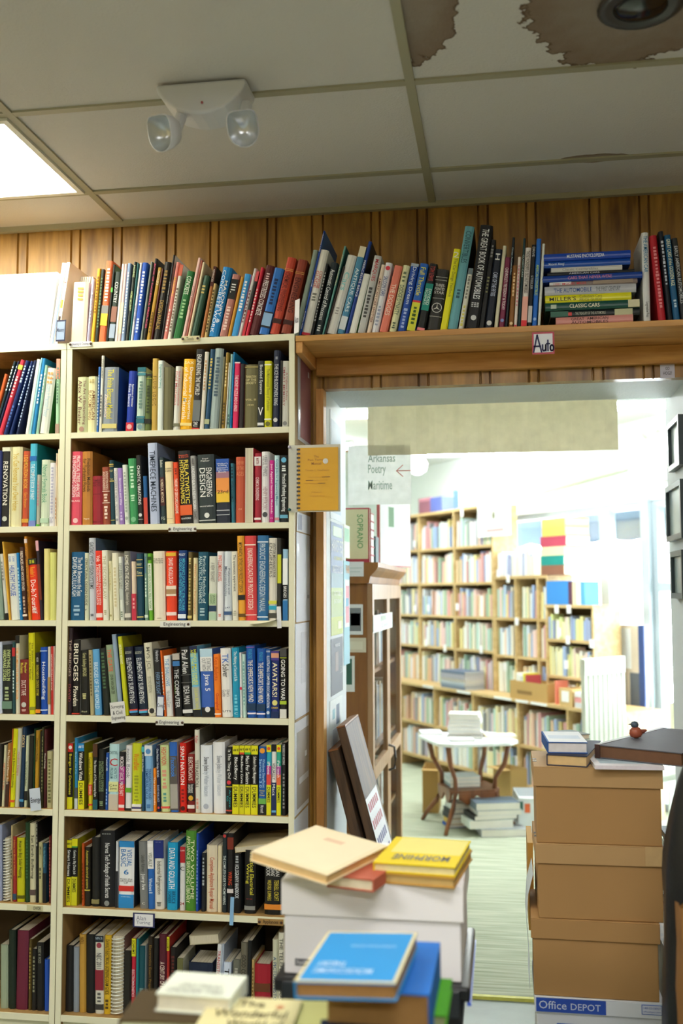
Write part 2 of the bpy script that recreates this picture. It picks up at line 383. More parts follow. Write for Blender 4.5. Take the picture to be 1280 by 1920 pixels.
# recessed round light above right
rc = atZ(1200, 8, CEIL)
dl = thing('recessed_light', 'unlit round recessed ceiling light in the brown water stain', 'light', (rc.x, rc.y, CEIL - .001))
MB().lathe([(.078, 0), (.1, 0), (.102, -.006), (.092, -.012), (.08, -.008)], M('3a3a3c', .3, .05)).build('trim_ring', dl, smooth=True)
MB().lathe([(.079, -.004), (.05, -.012), (.02, -.016)], M('17191c', .15, .05)).build('lens', dl, smooth=True)
BOOKS = r'''
=A|atop the bookcases|top
132 160 530 6 f0d4c0 k;c e8c8b0;m .06 .3 f0a850
161 168 523 10 b9b4d8 h;m .2 .7 e8e4f0
169 176 504 13 f0b224;m .1 .6 8a5a10
176.5 183 505 13 26302a;m .1 .8 6a8a60
184 197 490 15 ee7040;b .55 .65 8a8a88;b .65 .8 f0c83c;m .08 .5 fff0e0
198 202 496 14 1c2420;b .3 .36 58b048;c 3c5a34
202.5 213 510 14 2a3a34;t .15 .45 e8e8e8 COUNTRY;b .5 .72 9a6a5a;b .75 .95 a8b8d0
214 219.5 495 14 e8e4e4
220 225.5 495 14 f0d0cc;b .5 .9 f0e8c0
226 233 494 13 8fa8d0;m .1 .9 e8f0ff
234 240.5 491 16 2c342c h;t .38 .62 d8e89a HOME SECURITY;t .05 .2 c8d8a0 HOME
241 243.7 493 16 1f6a70
244 248.7 493 18 e9e6e6;t .55 .75 4a68a8 HOUSE WIRING
249 259 493 18 1f55c0;m .1 .55 f4f4ff;m .7 .9 c8d8ff
262 266.3 491 20 8a948a
267 272.5 485 23 181818;t .06 .86 e84a78 BOOK OF SUCCESSFUL FIREPLACES;c 2a2a2a
274 281.5 502 22 b58a24;t .05 .25 f4e8c0 MASONRY;m .6 .9 6a4a14
282 285 504 22 5a1a1a
286 299 492 22 181410 h;t .5 .88 b08a3a DESIGN MANUAL;m .1 .4 9a7a3a
301 305 478 23 1b2022;t .1 .8 e8eaea in the company of stone;c d8dcdc
305.5 312 492 25 e88a80;t .2 .45 f8d040 MASONRY;m .6 .9 fbe0d8
313 320 497 24 e4e0d8;m .3 .9 7a6a5a;b 0 .15 d86a50
324 338 510 27 12692c;t .08 .35 e8f4e0 CONCRETE;m .4 .7 9cc890;c 3a6a2c
340 346 484 31 f0c8c0;t .1 .9 7a2a2a Houses Blueprint;c f0eef0
346.5 350 488 30 b8685a
350.5 355.5 492 29 ecdcb8
356 368 518 26 2c5240 h;t .15 .3 d8c070 *
375 381 500 25 b0703c;b 0 .28 4a1a14;t .04 .22 f0e0d0 ADVANCED;c 30281c
382 388 532 18 d0b070;m .1 .9 4a3a1c
390 408 503 28 1484cc h;t .05 .95 f0fbff MASONRY &/CONCRETE WORK
411 425 516 25 b87a70;b .08 .4 141414;t .1 .36 e8e8e8 III.;m .5 .9 f4d8d0
426 432 520 25 d89a30
433 445 515 26 3a9ade;m .1 .6 f4faff;c e8a0c8
446 452 504 30 dcd8d8;m .3 .8 7a3a3a
453 458.5 510 28 1e1c1c;b .6 1 cf3340;b 0 .15 e05a60
459 465 502 30 dd2f48;m .3 .8 ffe0e0
466 483 500 33 571a1c h;t .22 .72 f4eaea PRESTRESSED CONCRETE;m .1 .2 f0d0d0
485 503 505 30 2a72c8;m .15 .55 0f2a5a;b .66 .9 1a1f2a;b .68 .87 8fb4dc
505 522 485 34 c2452e h;b .15 .155 e8b060;b .17 .175 e8b060;t .2 .7 6a1c10 CHEMICAL ENGINEERING;b .8 .86 3a1410
526 544 489 33 8e3a24 h;b .17 .175 d8a050;b .19 .195 d8a050;t .25 .72 4a150c ENGINEERING;b .82 .88 3a140c
=P|on the plank over the doorway|auto
549 559 470 38 8fa094 h;c 5a6a60
560 563.5 433 48 1848a8;t .03 .2 f0f4ff CUTAWAY CARS;t .45 .55 f0f4ff JUNIPER;t .75 .95 f0f4ff RUNNING PRESS;c 4a78b8
565 581 470 41 e4e2da h;t .25 .45 c84848 CONCISE/GUIDE;m .5 .6 7a7a70;b .97 1 c82c40
582 587 495 29 16191a;m .1 .8 b8b8b8
588 602 494 33 1c2a30 h;t .1 .8 e8ecec Automatic Control of Processes;m .85 .95 d8dcdc
603 607 462 42 6aa8a0;t .04 .5 f0e8c0 AMERICAN AUTOMOBILE;c 2c6a68
607.5 611.5 500 36 2c2018
612 630 481 40 dcdcd8 h;t .22 .45 7cc8cc Cars;m .65 .75 9a9a98
632 645 464 45 4a8ab0;b 0 .12 e8e0c4;t .25 .75 e8f4ff ANTIQUE CARS;b .8 .95 d8e0e8
646 653 453 50 1a4098 h;t .06 .75 e8ecf8 MERCEDES BENZ;c 2a2a2c
654 667 515 32 e8eae4;c 6a9a50
670 684 481 32 c2c4c4;t .05 .33 c02a3a MARQUES;m .4 .8 4a4a4a
687 694.5 497 28 f0dcc8;t .2 .85 7a2c24 AMERICAN CAR SPOTTER
696 709 494 27 e6e8f0 h;t .2 .48 24408a SALOON CARS;o .08 d83a4a;m .6 .9 a0a8c0
711 726 500 29 e8806c;t .28 .75 ffe8d8 THE DODGES
729 742 499 27 e2e2b4 h;t .3 .75 2a5a50 DODGE DYNASTY;m .08 .25 6a7a5a;m .85 .95 5a6a50
745 760 496 26 1c4cae h;t .05 .6 d8e8ff Driving Dream;b 0 .04 a8b8c8;m .65 .95 a0b8e8
762 778 496 26 2064c0;b .56 1 d8dc3a;b .55 .58 d83a40;t .06 .48 e8e23a Full Throttle;m .62 .9 3a5a10
781 796 496 25 141818;b .3 .7 108a7c;t .04 .26 c04848 TOM LEWIS;t .38 .62 e0fff0 DIVIDED/HIGHWAYS;b .96 1 e88a90
801 824 507 18 2b2b29 h;h .24 .42 d8d8d4 THREE-/POINTED/STAR;b .13 .135 c8c8c4;b .18 .185 c8c8c4;b .48 .485 c8c8c4;b .78 .785 c8c8c4;s .64 d8d8d4
825 838 468 26 e8e414;t .12 .6 8a8a20 The Car Design Yearbook;h .03 .12 fafae0 2
839 857 426 33 68a8b4 h;t .05 .36 2c5a68 CONVERTIBLES;c 20282a;m .6 .7 2c5a68
859 868.5 504 19 dcdcd0;b 0 .1 6a7a80;m .1 .5 8a8a80;m .6 .95 d8d060
873 897 424 31 15161a h;t .04 .72 e8ecee THE GREAT BOOK OF AUTOMOBILES;h .75 .8 c8ccd0 =;o .9 c8ccd0
898 907.5 450 28 121416;m .05 .2 8a8a8a;m .4 .6 7a7a50
908.5 923 468 21 182030 h;t .05 .15 e0e4e8 H;t .3 .6 c8d4f0 CARS OF THE FIFTIES;o .94 d0d0d0
926 933 461 20 d8d4b8
935 945 483 14 7a2648;t .15 .75 f4e4ea CHEVROLET: YESTERDAY & TODAY;o .9 7a8ac0
946 951 445 18 15202a;t .03 .5 b0c4d0 Great Automobiles
953 962 498 8 8a5a26;m .1 .5 e8c890;o .94 e8d0a0
963 969 482 8 e8dcd4;m .1 .7 d88a98;b .97 1 d83a4a
970 975 447 11 16383c;t .03 .6 c0d8d4 CLASSIC CARS
976 987 465 9 e6e0dc;t .04 .58 2a2424 THOSE WONDERFUL OLD AUTOMOBILES;b .62 .92 f0b0a0;b .92 1 e02a34
988 996 459 9 16181a;t .03 .15 d8d8d8 DRIVE;t .38 .55 b8bcc0 STEELER;b .75 .95 c8c8c8
997 1006 448 9 1c6cd0;t .3 .65 c8e870 AMERICAN CONVERTIBLES;o .92 90b8f0
1007.5 1013 457 9 dce0d8
1207 1220 436 -5 dfe2e4 h;t .04 .45 3a86b8 THE AMERICAN CAR;t .78 .95 4a5058 Longmeadow Press
1235 1249 442 -18 b81c2c h;m .12 .85 e88a90
1252 1261.5 434 -18 141a26 h;m .1 .6 c8d0e0;c 1a1a1a
1263 1275 441 -18 145a88;t .05 .6 e8f0d0 GREAT CARS of the GOLDEN AGE;m .75 .85 c0d8e8
1277 1288 447 -18 23282c;t .1 .8 c8ccd0 EARLY AMERICAN AUTOMOBILES;c 101010
=W1|wide bookcase, first shelf|w1
143 162.5 707 2 cdd2a6 h;t .06 .86 6a2430 The Art of Blacksmithing/Alex W. Bealer;o .94 b08a7a
163 179.5 706 2 eae4b0 h;t .25 .78 8a5a34 AMERICAN/BLACKSMITHING;h .05 .12 b09a5a =
180 184 688 4 2f6fc4;m .1 .9 dfeaff
184.5 190 667 6 e8e8dc;t .05 .3 4a4a48 STONE SORCERY;c 2c3032;m .5 .8 6a6a68
190.5 218 689 4 8d97a4 h;c 2d5a9c;t .04 .8 e8dc3c The Finite Element Method;t .42 .78 f4e0d0 Zienkiewicz,.25;b .88 .95 d8cc80
235 249 696 6 1436a0 h;t .22 .6 e8eefa Applications of Nonlinear/Finite Element;b .86 1 cf2438;o .93 e8b0b0
254 269.5 689 7 b9cfc0 h;b 0 .07 1d6a78;b .09 .13 3a8290;b .77 .8 3a8290;b .81 .88 1d6a78;m .2 .65 6a8a80;o .94 7a9aa0
270 282 699 5 5b6b33 h;b .02 .06 14180c;b .8 .88 14180c;m .2 .7 2c3814;b .1 .105 b0b040
283 293.5 672 7 c9a64c;t .25 .66 3a2a10 F L U I D   L O G I C
294 304.5 676 6 e4ece8;t .06 .4 4a9a94 Engineering Drawing
305 322.5 688 2 6b6746 h
323.5 335.5 687 5 d9d9d2 h;t .08 .62 c4404a Finite Element Computational/Fluid Mechanics;b .9 .95 7a7a60
336.5 358.5 674 8 f9b80e h;t .12 .86 fff8e0 Dangerous Properties/of Industrial Materials;h .03 .08 fff0c0 SAX;b .91 .95 fbe090
359 373 655 9 232323;t .07 .58 eeeeea ENGINEERING THE WORLD;b .64 .9 6f7678;t .91 .97 f0f0f0 SMU;b .985 1 d83028
373.5 381.5 660 10 e3ddd0;c 5a8a4a;m .1 .5 c8a070
382 391 655 13 1f4e72 h;m .1 .5 d8c060;b .88 .94 b0b890
391.5 408 654 13 9fb0b0 h;m .1 .6 4a6070;c 1d3450
409 413.5 669 11 7a7a62
414 420.5 661 11 a07f2c h;m .12 .45 f0dc9a;m .65 .95 4a3410
421 424 680 10 e8e6e0
425 429.5 664 10 9cc4c0;m .8 .95 1a4a50
430 434 660 10 1587c8 h;c 1587c8
435 445.5 679 8 e2265f;t .2 .75 fbe8ee THE MONEY PUZZLE AND O-RINGS;b 0 .02 f4e0e8;c 2a1a20
447 456 682 8 241a1c;c 8a2038
457 481.5 684 5 6f6a45 h;h .17 .32 e8dca0 TRANSACTIONS/OF THE/SOCIETY;h .54 .58 e0d090 VOL. III;h .63 .66 e0d090 1930;b .035 .045 c8b870
482 494 677 4 1d2326;t .06 .5 e4e8e8 Buckled Systems;h .68 .84 f4f4f4 V;b .93 .97 e8e8e8
495 508.5 677 2 d8d71a;b .045 .065 f8f8e0;b .87 .89 f8f8e0;t .12 .75 8a8a1a The Mathematical Theory of Turbulence;o .95 6a6a20
510 522 657 3 1b2440 h;t .18 .72 d8dce4 THE ICE PHILOSOPHERS RING;o .91 d8d8d8;m .08 .12 a8acb8
523 527 676 3 23241c
528 540 677 4 c9c9c0;t .08 .7 a04a50 A Defense Policy/SMART MEMORY;o .95 8a8a88
=W2|wide bookcase, second shelf|w2
131.7 151 847 -3 e5536a h;t .06 .62 fff0f0 PRACTICAL STRESS ANALYSIS/IN ENGINEERING DESIGN;h .66 .69 fbe0e0 BLAKE;o .94 f8c8c8
153 172 847 -2 bf7f33 h;t .1 .55 3a2408 Prediction Methods/for Turbulent Flows;h .9 .94 f4e8d0 hpc;c 9a6428
173 191.5 893 -2 9a2330 h;h .07 .22 5a0e18 TAMING/BETTER/REACTOR;h .36 .39 5a0e18 LEGGE;h .93 .96 5a0e18 MELLO
192 206 876 -4 9b4a33 h;t .08 .4 f0d8c8 INTRODUCTION PHYSICS/AND ENGINEERS;b .42 .43 f0d8c8;b .62 .63 f0d8c8;m .45 .6 f0d8c8;m .66 .9 f0d8c8
207 215 863 -3 1d4350 h;b .06 .075 d8c060;b .09 .1 d8c060;b .32 .335 d8c060;h .14 .2 e0d080 FOLEY;h .28 .31 e0d080 Tom;b .93 .94 c8b858
216 223.5 878 -4 e5e5e0;t .05 .6 a0a0a8 TO ENGINEER IS HUMAN;t .65 .85 b0b0b8 PETROSKI;o .92 a0a0a8
224 232.5 878 -5 a07ec8;t .18 .66 f4ecff Structures and Why;m .75 .93 d8c8ec
233.5 242.5 872 -5 dfe6dc;m .1 .8 a8b8a8;o .9 a8b8a8
243 258 860 -4 3f9a5e h;m .1 .45 c8f0d0;m .55 .65 c8f0d0;o .93 7ac090
259 268.5 854 -5 1c1c1c;t .15 .72 f0f0ee CHAOTIC VIBRATIONS;o .87 d8d8d8;b .93 .935 d0d0d0
270 277.5 893 -3 1f5f9a;b .45 1 d04838;c 14181c
281 298.5 831 -5 bcc8e6;t .1 .85 1f3048 TIMEPIECE MACHINES;c 8fa0c4
302 310.5 858 -4 2c3f44;b .3 .73 4a1c1e;t .33 .68 f0dcc0 NUMERICAL METHODS;t .04 .15 d8dcd0 Bolton;h .89 .95 d0d8c8 FG
312 326.5 866 -4 f3e0b0;h .1 .17 4a3a28 JOSEPH/GIES;h .91 .93 8a7a5a CROWELL
328 337.5 867 -4 e84a1c;t .27 .84 ffece0 THEORY OF SERVOMECHANISMS;m .08 .2 8a2408
338.5 361 846 -6 1c1a1a h;t .13 .73 f4dc50 RELATIVISTIC/HYDRODYNAMICS;h .05 .1 e85a38 Rezzolla/& Zanotti;b .75 .89 e8642c;h .92 .95 f4f4f4 OXFORD
362 371.5 855 -6 a9a9a9;t .16 .8 f4f4f4 UNDERNEATH NEW YORK;t .82 .95 3a3a3a GRANICK;t .04 .15 3a3a3a HARRY
373 404 853 -4 2e3a3c h;t .2 .62 eef0ec ENGINEERING/DESIGN;h .05 .11 eef0ec Engel/Fisher;h .74 .77 eef0ec second edition;o .89 e4e8e4;b .955 .97 c8ccc8
406 431 861 -2 222a3a;b 0 .2 2456b0;b .2 .3 a8788a;b .3 .52 f19a4a;b .52 .68 f4c83c;h .06 .22 f0f4ff Walker's/Building/Estimator's/Reference/Book;h .48 .55 3a2418 23rd;b .8 .88 d8dce4;b .81 .87 222a3a
433 440.5 869 -2 2f7388 h;t .3 .65 0f3440 HYDRODYNAMICS;m .03 .25 0f3440
441 458.5 857 0 c5583a h;h .05 .3 e08a60 THE FIRE/OF THE/AGES;h .78 .81 e8a880 GI
459 474 840 0 e6e2e0 r;c c02c38
476 488.5 850 2 a82238 h;t .35 .68 f4dce0 CHEMICAL ENGINEERING;b .05 .18 f0e8e8;t .07 .16 8a1a2c MARTIN;b .93 .96 f0e0e0
489.5 504 847 1 e6e6e8 h;t .06 .35 8a8a92 USEFUL THINGS;t .5 .82 b0909a HENRY PETROSKI;o .89 44484c
504.7 513 863 0 c9218a;t .06 .86 fbe0f0 Just Applied Iterative Methods;h .92 .95 f4d0e8 13
514 523 854 1 bfe0e6;t .06 .75 2a7a9a Great Jobs for Engineering Majors;b .93 .97 d8909a
524 539.5 854 1 15191c;t .28 .84 f0f4f4 Practical Plumbing Engineering;o .07 68b8e0;m .14 .24 e8ecec;b .89 .94 68b0d0
=W3|wide bookcase, third shelf|w3
131 156 1035 1 145a86 h;t .08 .65 e8f0f4 The Path Between the Seas/DAVID McCULLOUGH;m .75 .93 9ac0d8
158 165.5 1037 0 d9dcc0;t .08 .78 1a1c18 STRUCTURAL DESIGN GUIDE;h .83 .86 1a1c18 r
166.5 179 1009 0 cdd2dc h;t .05 .62 3a4450 GAGING WITH VISION SYSTEMS;c 5a7390;m .92 .95 4a5460
180 192 1033 -2 e83a24;t .2 .78 fff0ec ENGINEERING STATISTICS WITH/A PROGRAMMABLE CALCULATOR;t .07 .16 fff0ec Volk;b .9 .96 f8e0dc
192.5 203 1032 -3 ecebdc;t .08 .7 b8b08a THE SECOND LAW;m .85 .92 b8b08a
204.8 211 1052 -2 e8e4c0;t .05 .5 c8b870 Heat and Mass Transfer Measures;o .92 b0a870
212 223 1037 -3 ece8d0;m .2 .8 d8cca0
225 232.5 1044 -4 e0e4da;t .1 .5 3a4a44 TWO EARS OF CORN/TWO BLADES OF GRASS;b .5 .68 c0c8c0;m .85 .95 6a7a6a
233.5 245 1034 -2 7c7c74 h;t .06 .58 f0ece0 HOME ON THE CANAL;t .6 .78 d8d4c8 Elizabeth Kytle;c a0a0c0;b .9 .96 d8d4c8
247 255.5 1053 -2 efd9c0 h;b .55 1 c8324a;m .6 .8 f0b0b0
256.5 268.6 1038 -2 14445a h;b .09 .1 d8c070;b .21 .22 d8c070;b .33 .34 d8c070;h .13 .2 e0d8a0 BRADLEY;h .26 .32 e0d8a0 Time;b .94 .96 c8b868
271 277.5 1038 -2 7fa291 h;t .05 .3 2a5ab0 Pressure Vessels;m .35 .65 e0eee4;b .92 .96 d8e4d8
279 286 1038 -3 6db52e;b .15 .85 e8efe0;t .17 .83 5a9a2c MINING GEOLOGICAL FIELD WORK;b .05 .1 2a4a10
288 309.5 1034 -2 efe6d2 h;h .1 .18 3a2c24 THE PATH/BETWEEN/THE SEAS;m .96 .98 b8a890
311.5 330.5 1034 -1 ee4522 h;t .1 .48 fff0e8 DAVID McCULLOUGH;b .02 .07 e8b82c;b .5 .65 f0e0cc;b .55 .62 b08a60;b .88 .93 fbe0d8
333 348 1032 0 133f80 h;t .12 .86 58c8e8 MECHANICS OF ELASTIC STRUCTURES/CLASSICAL AND FINITE ELEMENT METHODS;h .04 .08 e8f0ff RILEY;b .91 .97 e8f0ff
351 359 1035 0 6b5a30 h;m .08 .18 e0d080;m .22 .85 c8b868;b .93 .97 d8c878
360.5 369 1046 0 f2e2b0 h;t .1 .9 d88a58 PIPPARD Classical Thermodynamics
370 388 1035 0 17566e h;t .06 .75 c8e0e4 Periodic Methods of/ANALYTICAL DYNAMICS;m .8 .93 a8c8d0
391 405 1043 0 d9dccf;t .1 .4 8a8a84 A NEW TECHNIST;b .58 .76 b8d0a8;b .77 .86 1c3a58;b .87 .99 b0ccb0;t .6 .74 5a7a58 SAYING/GOODBYE
406 417.5 1034 0 f0eef0;t .06 .43 e0604a FINITE ELEMENT ANALYSIS;t .06 .5 5a5a68 The Generalized,.25;m .9 .95 d88a80
419.5 433.5 1034 0 d6dee6 h;t .22 .65 5a6a84 Polymers and/Macromolecules;h .8 .83 4a5a78 247;b .87 .92 3a5a88
435 446 1034 0 e9e6d6;t .05 .58 3a3a34 The systematic experiment;m .85 .93 b8b4a0
446.7 459.5 1005 -3 eca935 h;t .08 .67 4a3410 MECHANICAL DETAILS FOR PRODUCT DESIGN;b .7 .76 1a1a1a;b .92 .96 6a4a14
460 481 1005 -2 e0484a h;t .15 .87 fbe8dc ENGINEERING DATA FOR PRODUCT DESIGN;b .1 .115 f4e0d4;b .93 .94 f4e0d4
481.5 502 1004 -1 2a6a9e h;t .1 .9 c8dce8 PRODUCT ENGINEERING DESIGN MANUAL;b .07 .085 d0e0ec;b .95 .965 d0e0ec
503 518.5 1009 1 ddd9cc h;t .06 .48 6a6864 VECTOR MECHANICS FOR/ENGINEERS;b .76 .8 d8d850;b .82 .87 28a0c0;b .91 .97 44443c;c 2a2c20
519.5 527 1009 1 2a2a26;b .2 .55 c8cc28
529.5 539 1030 0 9cc6e6;b .13 .5 f0f4f8;b .5 .7 15181c;t .52 .68 f0f0f0 BRIDGES;b .72 1 2c78b8
=W4|wide bookcase, fourth shelf|w4
125 133.5 1177 0 2a1a22;t .1 .6 c8b0a0 THE BRIDGES;t .65 .85 a04a4a DAVID
134 148.5 1200 -2 15110f h;t .05 .55 f4ecd8 BRIDGES;t .62 .88 f4ecd8 Plowden;c b8b8b0;b .975 .99 b83020
151 166 1220 -3 1a1a18 h;t .04 .4 c8c48a Great Buildings BRIDGES;m .65 .75 c8c48a;h .93 .96 c8c8a0 Paul
168.6 176 1219 -4 b0a378;m .05 .7 6a5a30
177 190 1218 -6 5ea4d8;t .2 .9 d8eefa BRIDGES OF THE WORLD;c 2a7ab8
193 206 1216 -10 1e241e h;m .05 .6 4a6a48
208.7 221.5 1210 -13 8fa486;t .06 .38 e85a30 THE GATE;t .42 .7 1f2c20 JOHN VAN DER ZEE
222 230.5 1190 -14 8fa4bd;c 2a4a78
232.7 241 1194 -13 c5c81a;t .1 .35 f4f4d0 LABORATORY MECHANICS;c 9a9a20
243 258.5 1214 -11 161c34 h;t .16 .82 dce0e4 ELEMENTARY SURVEYING;h .06 .1 c8ccb8 WOLF/BRINKER;b .91 .93 d84a3a;b .93 .96 4a9ad0
261 276.6 1214 -10 12243a h;t .16 .82 dce0e4 ELEMENTARY SURVEYING;h .06 .1 c8ccb8 WOLF/BRINKER;b .91 .93 d8707a;b .93 .96 4ab0d8
278 293 1206 -10 d9d6c0 h;t .06 .38 7a7a68 MVS JCL;t .46 .68 9a9a88 SECOND EDITION;b .91 .96 f0ece0;o .93 2a2a2a
293.5 306 1217 -5 1f2024;t .03 .2 d8dce4 Henderson Jr.;t .35 .68 7a9ac0 EVERY SKYLIGHT
307.5 311 1220 -8 f0701c;m .3 .9 fff0e0
312 324 1230 -6 e8e8e6;t .05 .5 5a9cc8 THE SHALLOWS;t .58 .85 a8b0b8 Nicholas Carr
324.5 327 1248 -4 5a3020
327.5 341 1226 -5 16191a;b 0 .1 b8b0a8;b .12 .2 3a78b8;t .25 .86 e8eaec THE COMPUTER;t .3 .8 7aa030 A History,.2
343 361.5 1214 -6 17191a h;t .04 .38 f0f0f0 Paul Allen;t .56 .82 d8d8d8 IDEA MAN;b .4 .405 8a8a8a;b .51 .515 8a8a8a;b .9 .95 d8d8d8
362.5 377 1212 -8 74bede;b 0 .1 16244a;b .58 .9 a8b0b0;b .9 1 14181c;t .05 .55 e8e850 MINDS MACHINES/AND THE MULTIVERSE;t .6 .88 d8d860 JULIAN BROWN;b .895 .9 d8d840
378 401.5 1217 -4 3a63b8;b 0 .12 b8d8ea;b .12 .33 f0f0ee;t .14 .32 6a707a STARTING/OUT WITH;t .37 .62 f4f8ff Java 5;b .86 1 16181a;o .89 e8e8e8
402 414 1227 -3 f5811f;t .05 .42 d05a10 Ken Auletta;t .62 .88 c83a20 Googled;b .94 .96 fff0e0
416 435.5 1216 -4 ecebe8 h;t .08 .22 2a6ac0 TK;t .23 .42 2c3440 Solver;t .6 .7 8a8a90 User's/Guide;h .89 .93 4a5058 UTS
436.4 449.6 1215 -3 1696bd h;t .05 .48 e0f8ff The Making of Second Life;m .65 .9 70d0e8;h .92 .96 d0f0f8 C
450 454 1224 -2 ecebec;b .53 .57 e02850
455 461.6 1227 -2 bfe0d8;m .1 .8 7ab0b0
463.4 479.7 1211 -3 1654a8 h;t .05 .18 38a0d0 PENROSE;t .2 .78 f0ece4 THE EMPEROR'S NEW MIND;b .8 .9 1a3a5a;b .93 .95 e8e0f0;b .02 .025 c86ab0
480.5 497 1216 0 1654a8 h;t .05 .18 38a0d0 PENROSE;t .2 .78 f0ece4 THE EMPEROR'S NEW MIND;b .8 .9 1a3a5a;b .93 .95 e8e0f0
498 507 1217 0 1b56a0;t .1 .85 f0f4f8 ILLUSTRATING COMPUTER DOCUMENTATION;h .02 .05 e8f0f8 IEEE;o .92 d0dcec
507.5 522.7 1221 0 1e2e72;b 0 .14 4a3a90;b .03 .1 e0a080;t .17 .68 f8ecc0 AVATARS!;o .77 e0d880;h .83 .86 e8c840 DAMER;b .9 1 122a5a
524 537 1216 0 171717;b 0 .12 4a4a4a;t .16 .74 f0f0ee GOING TO WAR;b .75 .8 a8c030;b .87 1 d8d8d4;b .13 .14 c8d820
=W5|wide bookcase, fifth shelf|w5
123.6 135 1394 0 181818;b 0 .13 cf2a20;o .06 f0f0e8;t .16 .78 f4e430 Bongo for Dummies;b .82 1 e0dc14;c c8c414
139 145.5 1384 0 2a86b8;b .7 .85 4a5258;b .85 1 c8d0d4;t .05 .65 9ad0ea Buying the PC
146 157.5 1394 0 181818;b 0 .12 1c86c8;h .02 .08 f8f8f8 #1;t .14 .56 f8f8f4 Windows Vista;b .57 1 e0dc14;t .6 .93 3a3a10 DUMMIES;c 8a8c14
165 172.5 1412 0 d6c31a;t .08 .52 2a2410 Facebook for Seniors;b .56 .75 d04a28;t .58 .73 fff0d8 QuickSteps;b .9 .93 d83a28
173.5 182.5 1395 0 1a1a18;b 0 .2 54341c;t .25 .8 e8e8e4 The Elements of C Programming Style;b .85 1 1a5a68
183.5 196 1405 0 191c19 h;t .2 .7 8aa07a PROSPECTIVE DEFENSE/BY PROGRAMMABLE CALCULATOR;m .85 .93 8aa07a
196.6 202 1412 0 1f55b0;t .08 .32 d8e8ff Practical UML;m .6 .9 90b8f0
202.7 221 1395 0 b8dde2;h .2 .35 c02838 C;h .1 .16 4a6a78 DEITEL;t .36 .52 4a7a8a HOW TO/PROGRAM;b .57 .72 dce0a0;h .6 .7 4a4a28 C++/Java;b .76 1 c8c0b0
221.6 233 1410 0 1a1418;b .25 .55 a01a80;b .55 1 d83030;t .08 .75 fff0f4 MICROSOFT EXCEL MADE EASY;b .9 .95 f4e0e0
234 245 1398 0 e4e4e6;t .05 .5 8a8c94 nook Book;b .65 .72 68a82c;b .96 1 1a1a1a
246.5 264.5 1394 0 c8d022 h;t .15 .4 e07a20 WordNet;m .45 .85 9aa020;b .9 1 e8e8e4;b .94 .97 4a4a78
265 270.5 1398 0 1d4a6c;b .02 .1 4ab0b8;t .13 .4 e8e8d0 ACCESS by Design
271.4 286 1398 -1 7fb2e0 h;b 0 .16 e4e8ea;o .09 5a90c8;t .35 .82 2a5a9a TRANSACTIONS AND/TEMPORAL DATA;m .88 .95 3a70b0
287 293 1441 0 f58a1c;t .2 .85 fff0d8 The social media
294 300.6 1398 0 141c44;t .05 .48 dce4f4 One Nation Under BLOG;t .6 .85 b8c0dc DAVID WALLACE;o .94 d84848
301.5 318 1398 -3 cfe0a0 h;t .03 .3 d84a48 HIGH NOON;m .35 .65 d89a80;m .7 .85 5a9a90;b .92 .95 e05a50
319.5 334 1392 -3 2a66c0;b .2 .97 5a5450;t .22 .5 3a8ae8 Facebook;b .6 .95 a8a49c;c b8b8b0
336.7 349 1394 -1 e4271a h;t .04 .6 fff4f0 SPAM NATION;m .64 .85 8a1410;o .94 4a0c08
351 364.5 1414 0 7c1c1a;t .05 .45 f4e4d8 ELECTRICIAN'S;b .5 .8 17171a;t .52 .66 f0f0ec Instant/ANSWERS;o .75 e0a830;b .87 .93 e8e0d8
365.4 375 1369 -2 e4e2d4 h;t .36 .7 4a4a40 TETRASCROLL;t .07 .16 d86a70 Fuller;m .8 .95 e0a090;c 6a6a64
375.7 397 1398 -1 e6ecf4 h;t .17 .38 2c3644 Steve Jobs;t .39 .75 a8b4c4 by Walter Isaacson;o .9 b0b8c8
400 422.5 1392 -2 eceef2 h;t .19 .38 7a8494 Steve Jobs;t .39 .75 c0c8d4 by Walter Isaacson
423 434.6 1401 0 1c1c1c;t .04 .48 f0f0ee Is This Thing On?;o .53 d83a48;t .64 .9 2aa0a8 An Intro/to;b .59 .6 d8c840;b .94 .96 c04a3a
435 447.5 1398 0 181818;b 0 .13 e0dc14;h .04 .09 2a2a10 #1;t .17 .5 f8f8f4 BlackBerry;b .57 1 e0dc14;t .6 .9 3a3a10 DUMMIES
448 457.3 1398 0 181818;b 0 .11 e0dc14;h .03 .08 2a2a10 #1;b .1 .13 d84a28;t .15 .55 f0f0ec BlackBerry Curve;b .57 1 d0cc14;t .6 .9 3a3a10 DUMMIES
457.7 469.4 1398 0 181818;b 0 .11 e0dc14;h .03 .08 2a2a10 #1;b .1 .13 3ab048;t .15 .56 f8f8f4 Macs For Seniors;b .57 1 e0dc14;t .6 .9 3a3a10 DUMMIES
470 483 1398 0 181818;b 0 .13 e0dc14;h .04 .09 2a2a10 #1;t .16 .55 f0f0ec Software Project Management;b .57 1 e0dc14;t .6 .9 3a3a10 DUMMIES
484 498.6 1400 0 1c5aa8;o .06 f0a030;t .18 .6 a8d0f4 Windows SharePoint/Services 3.0;b .76 .84 6ab050;h .63 .73 f0dc60 Step/by/Step;b .84 1 15171a;t .86 .97 e8e8e8 Microsoft
499 508 1397 0 2aa8c0;b 0 .1 e8dc14;o .05 e05a20;b .3 .42 c02a90;b .42 .57 e04a40;t .24 .42 ffffff iPhone;b .57 1 e0dc14;t .6 .82 3a3a10 DUMMIES
508.6 517.5 1396 0 e8e8e6;b 0 .1 141414;b .54 1 1a2a58;t .26 .5 3a3a44 VISUALLY;t .56 .72 f0f0f4 Macs;b .93 .96 68a8d8
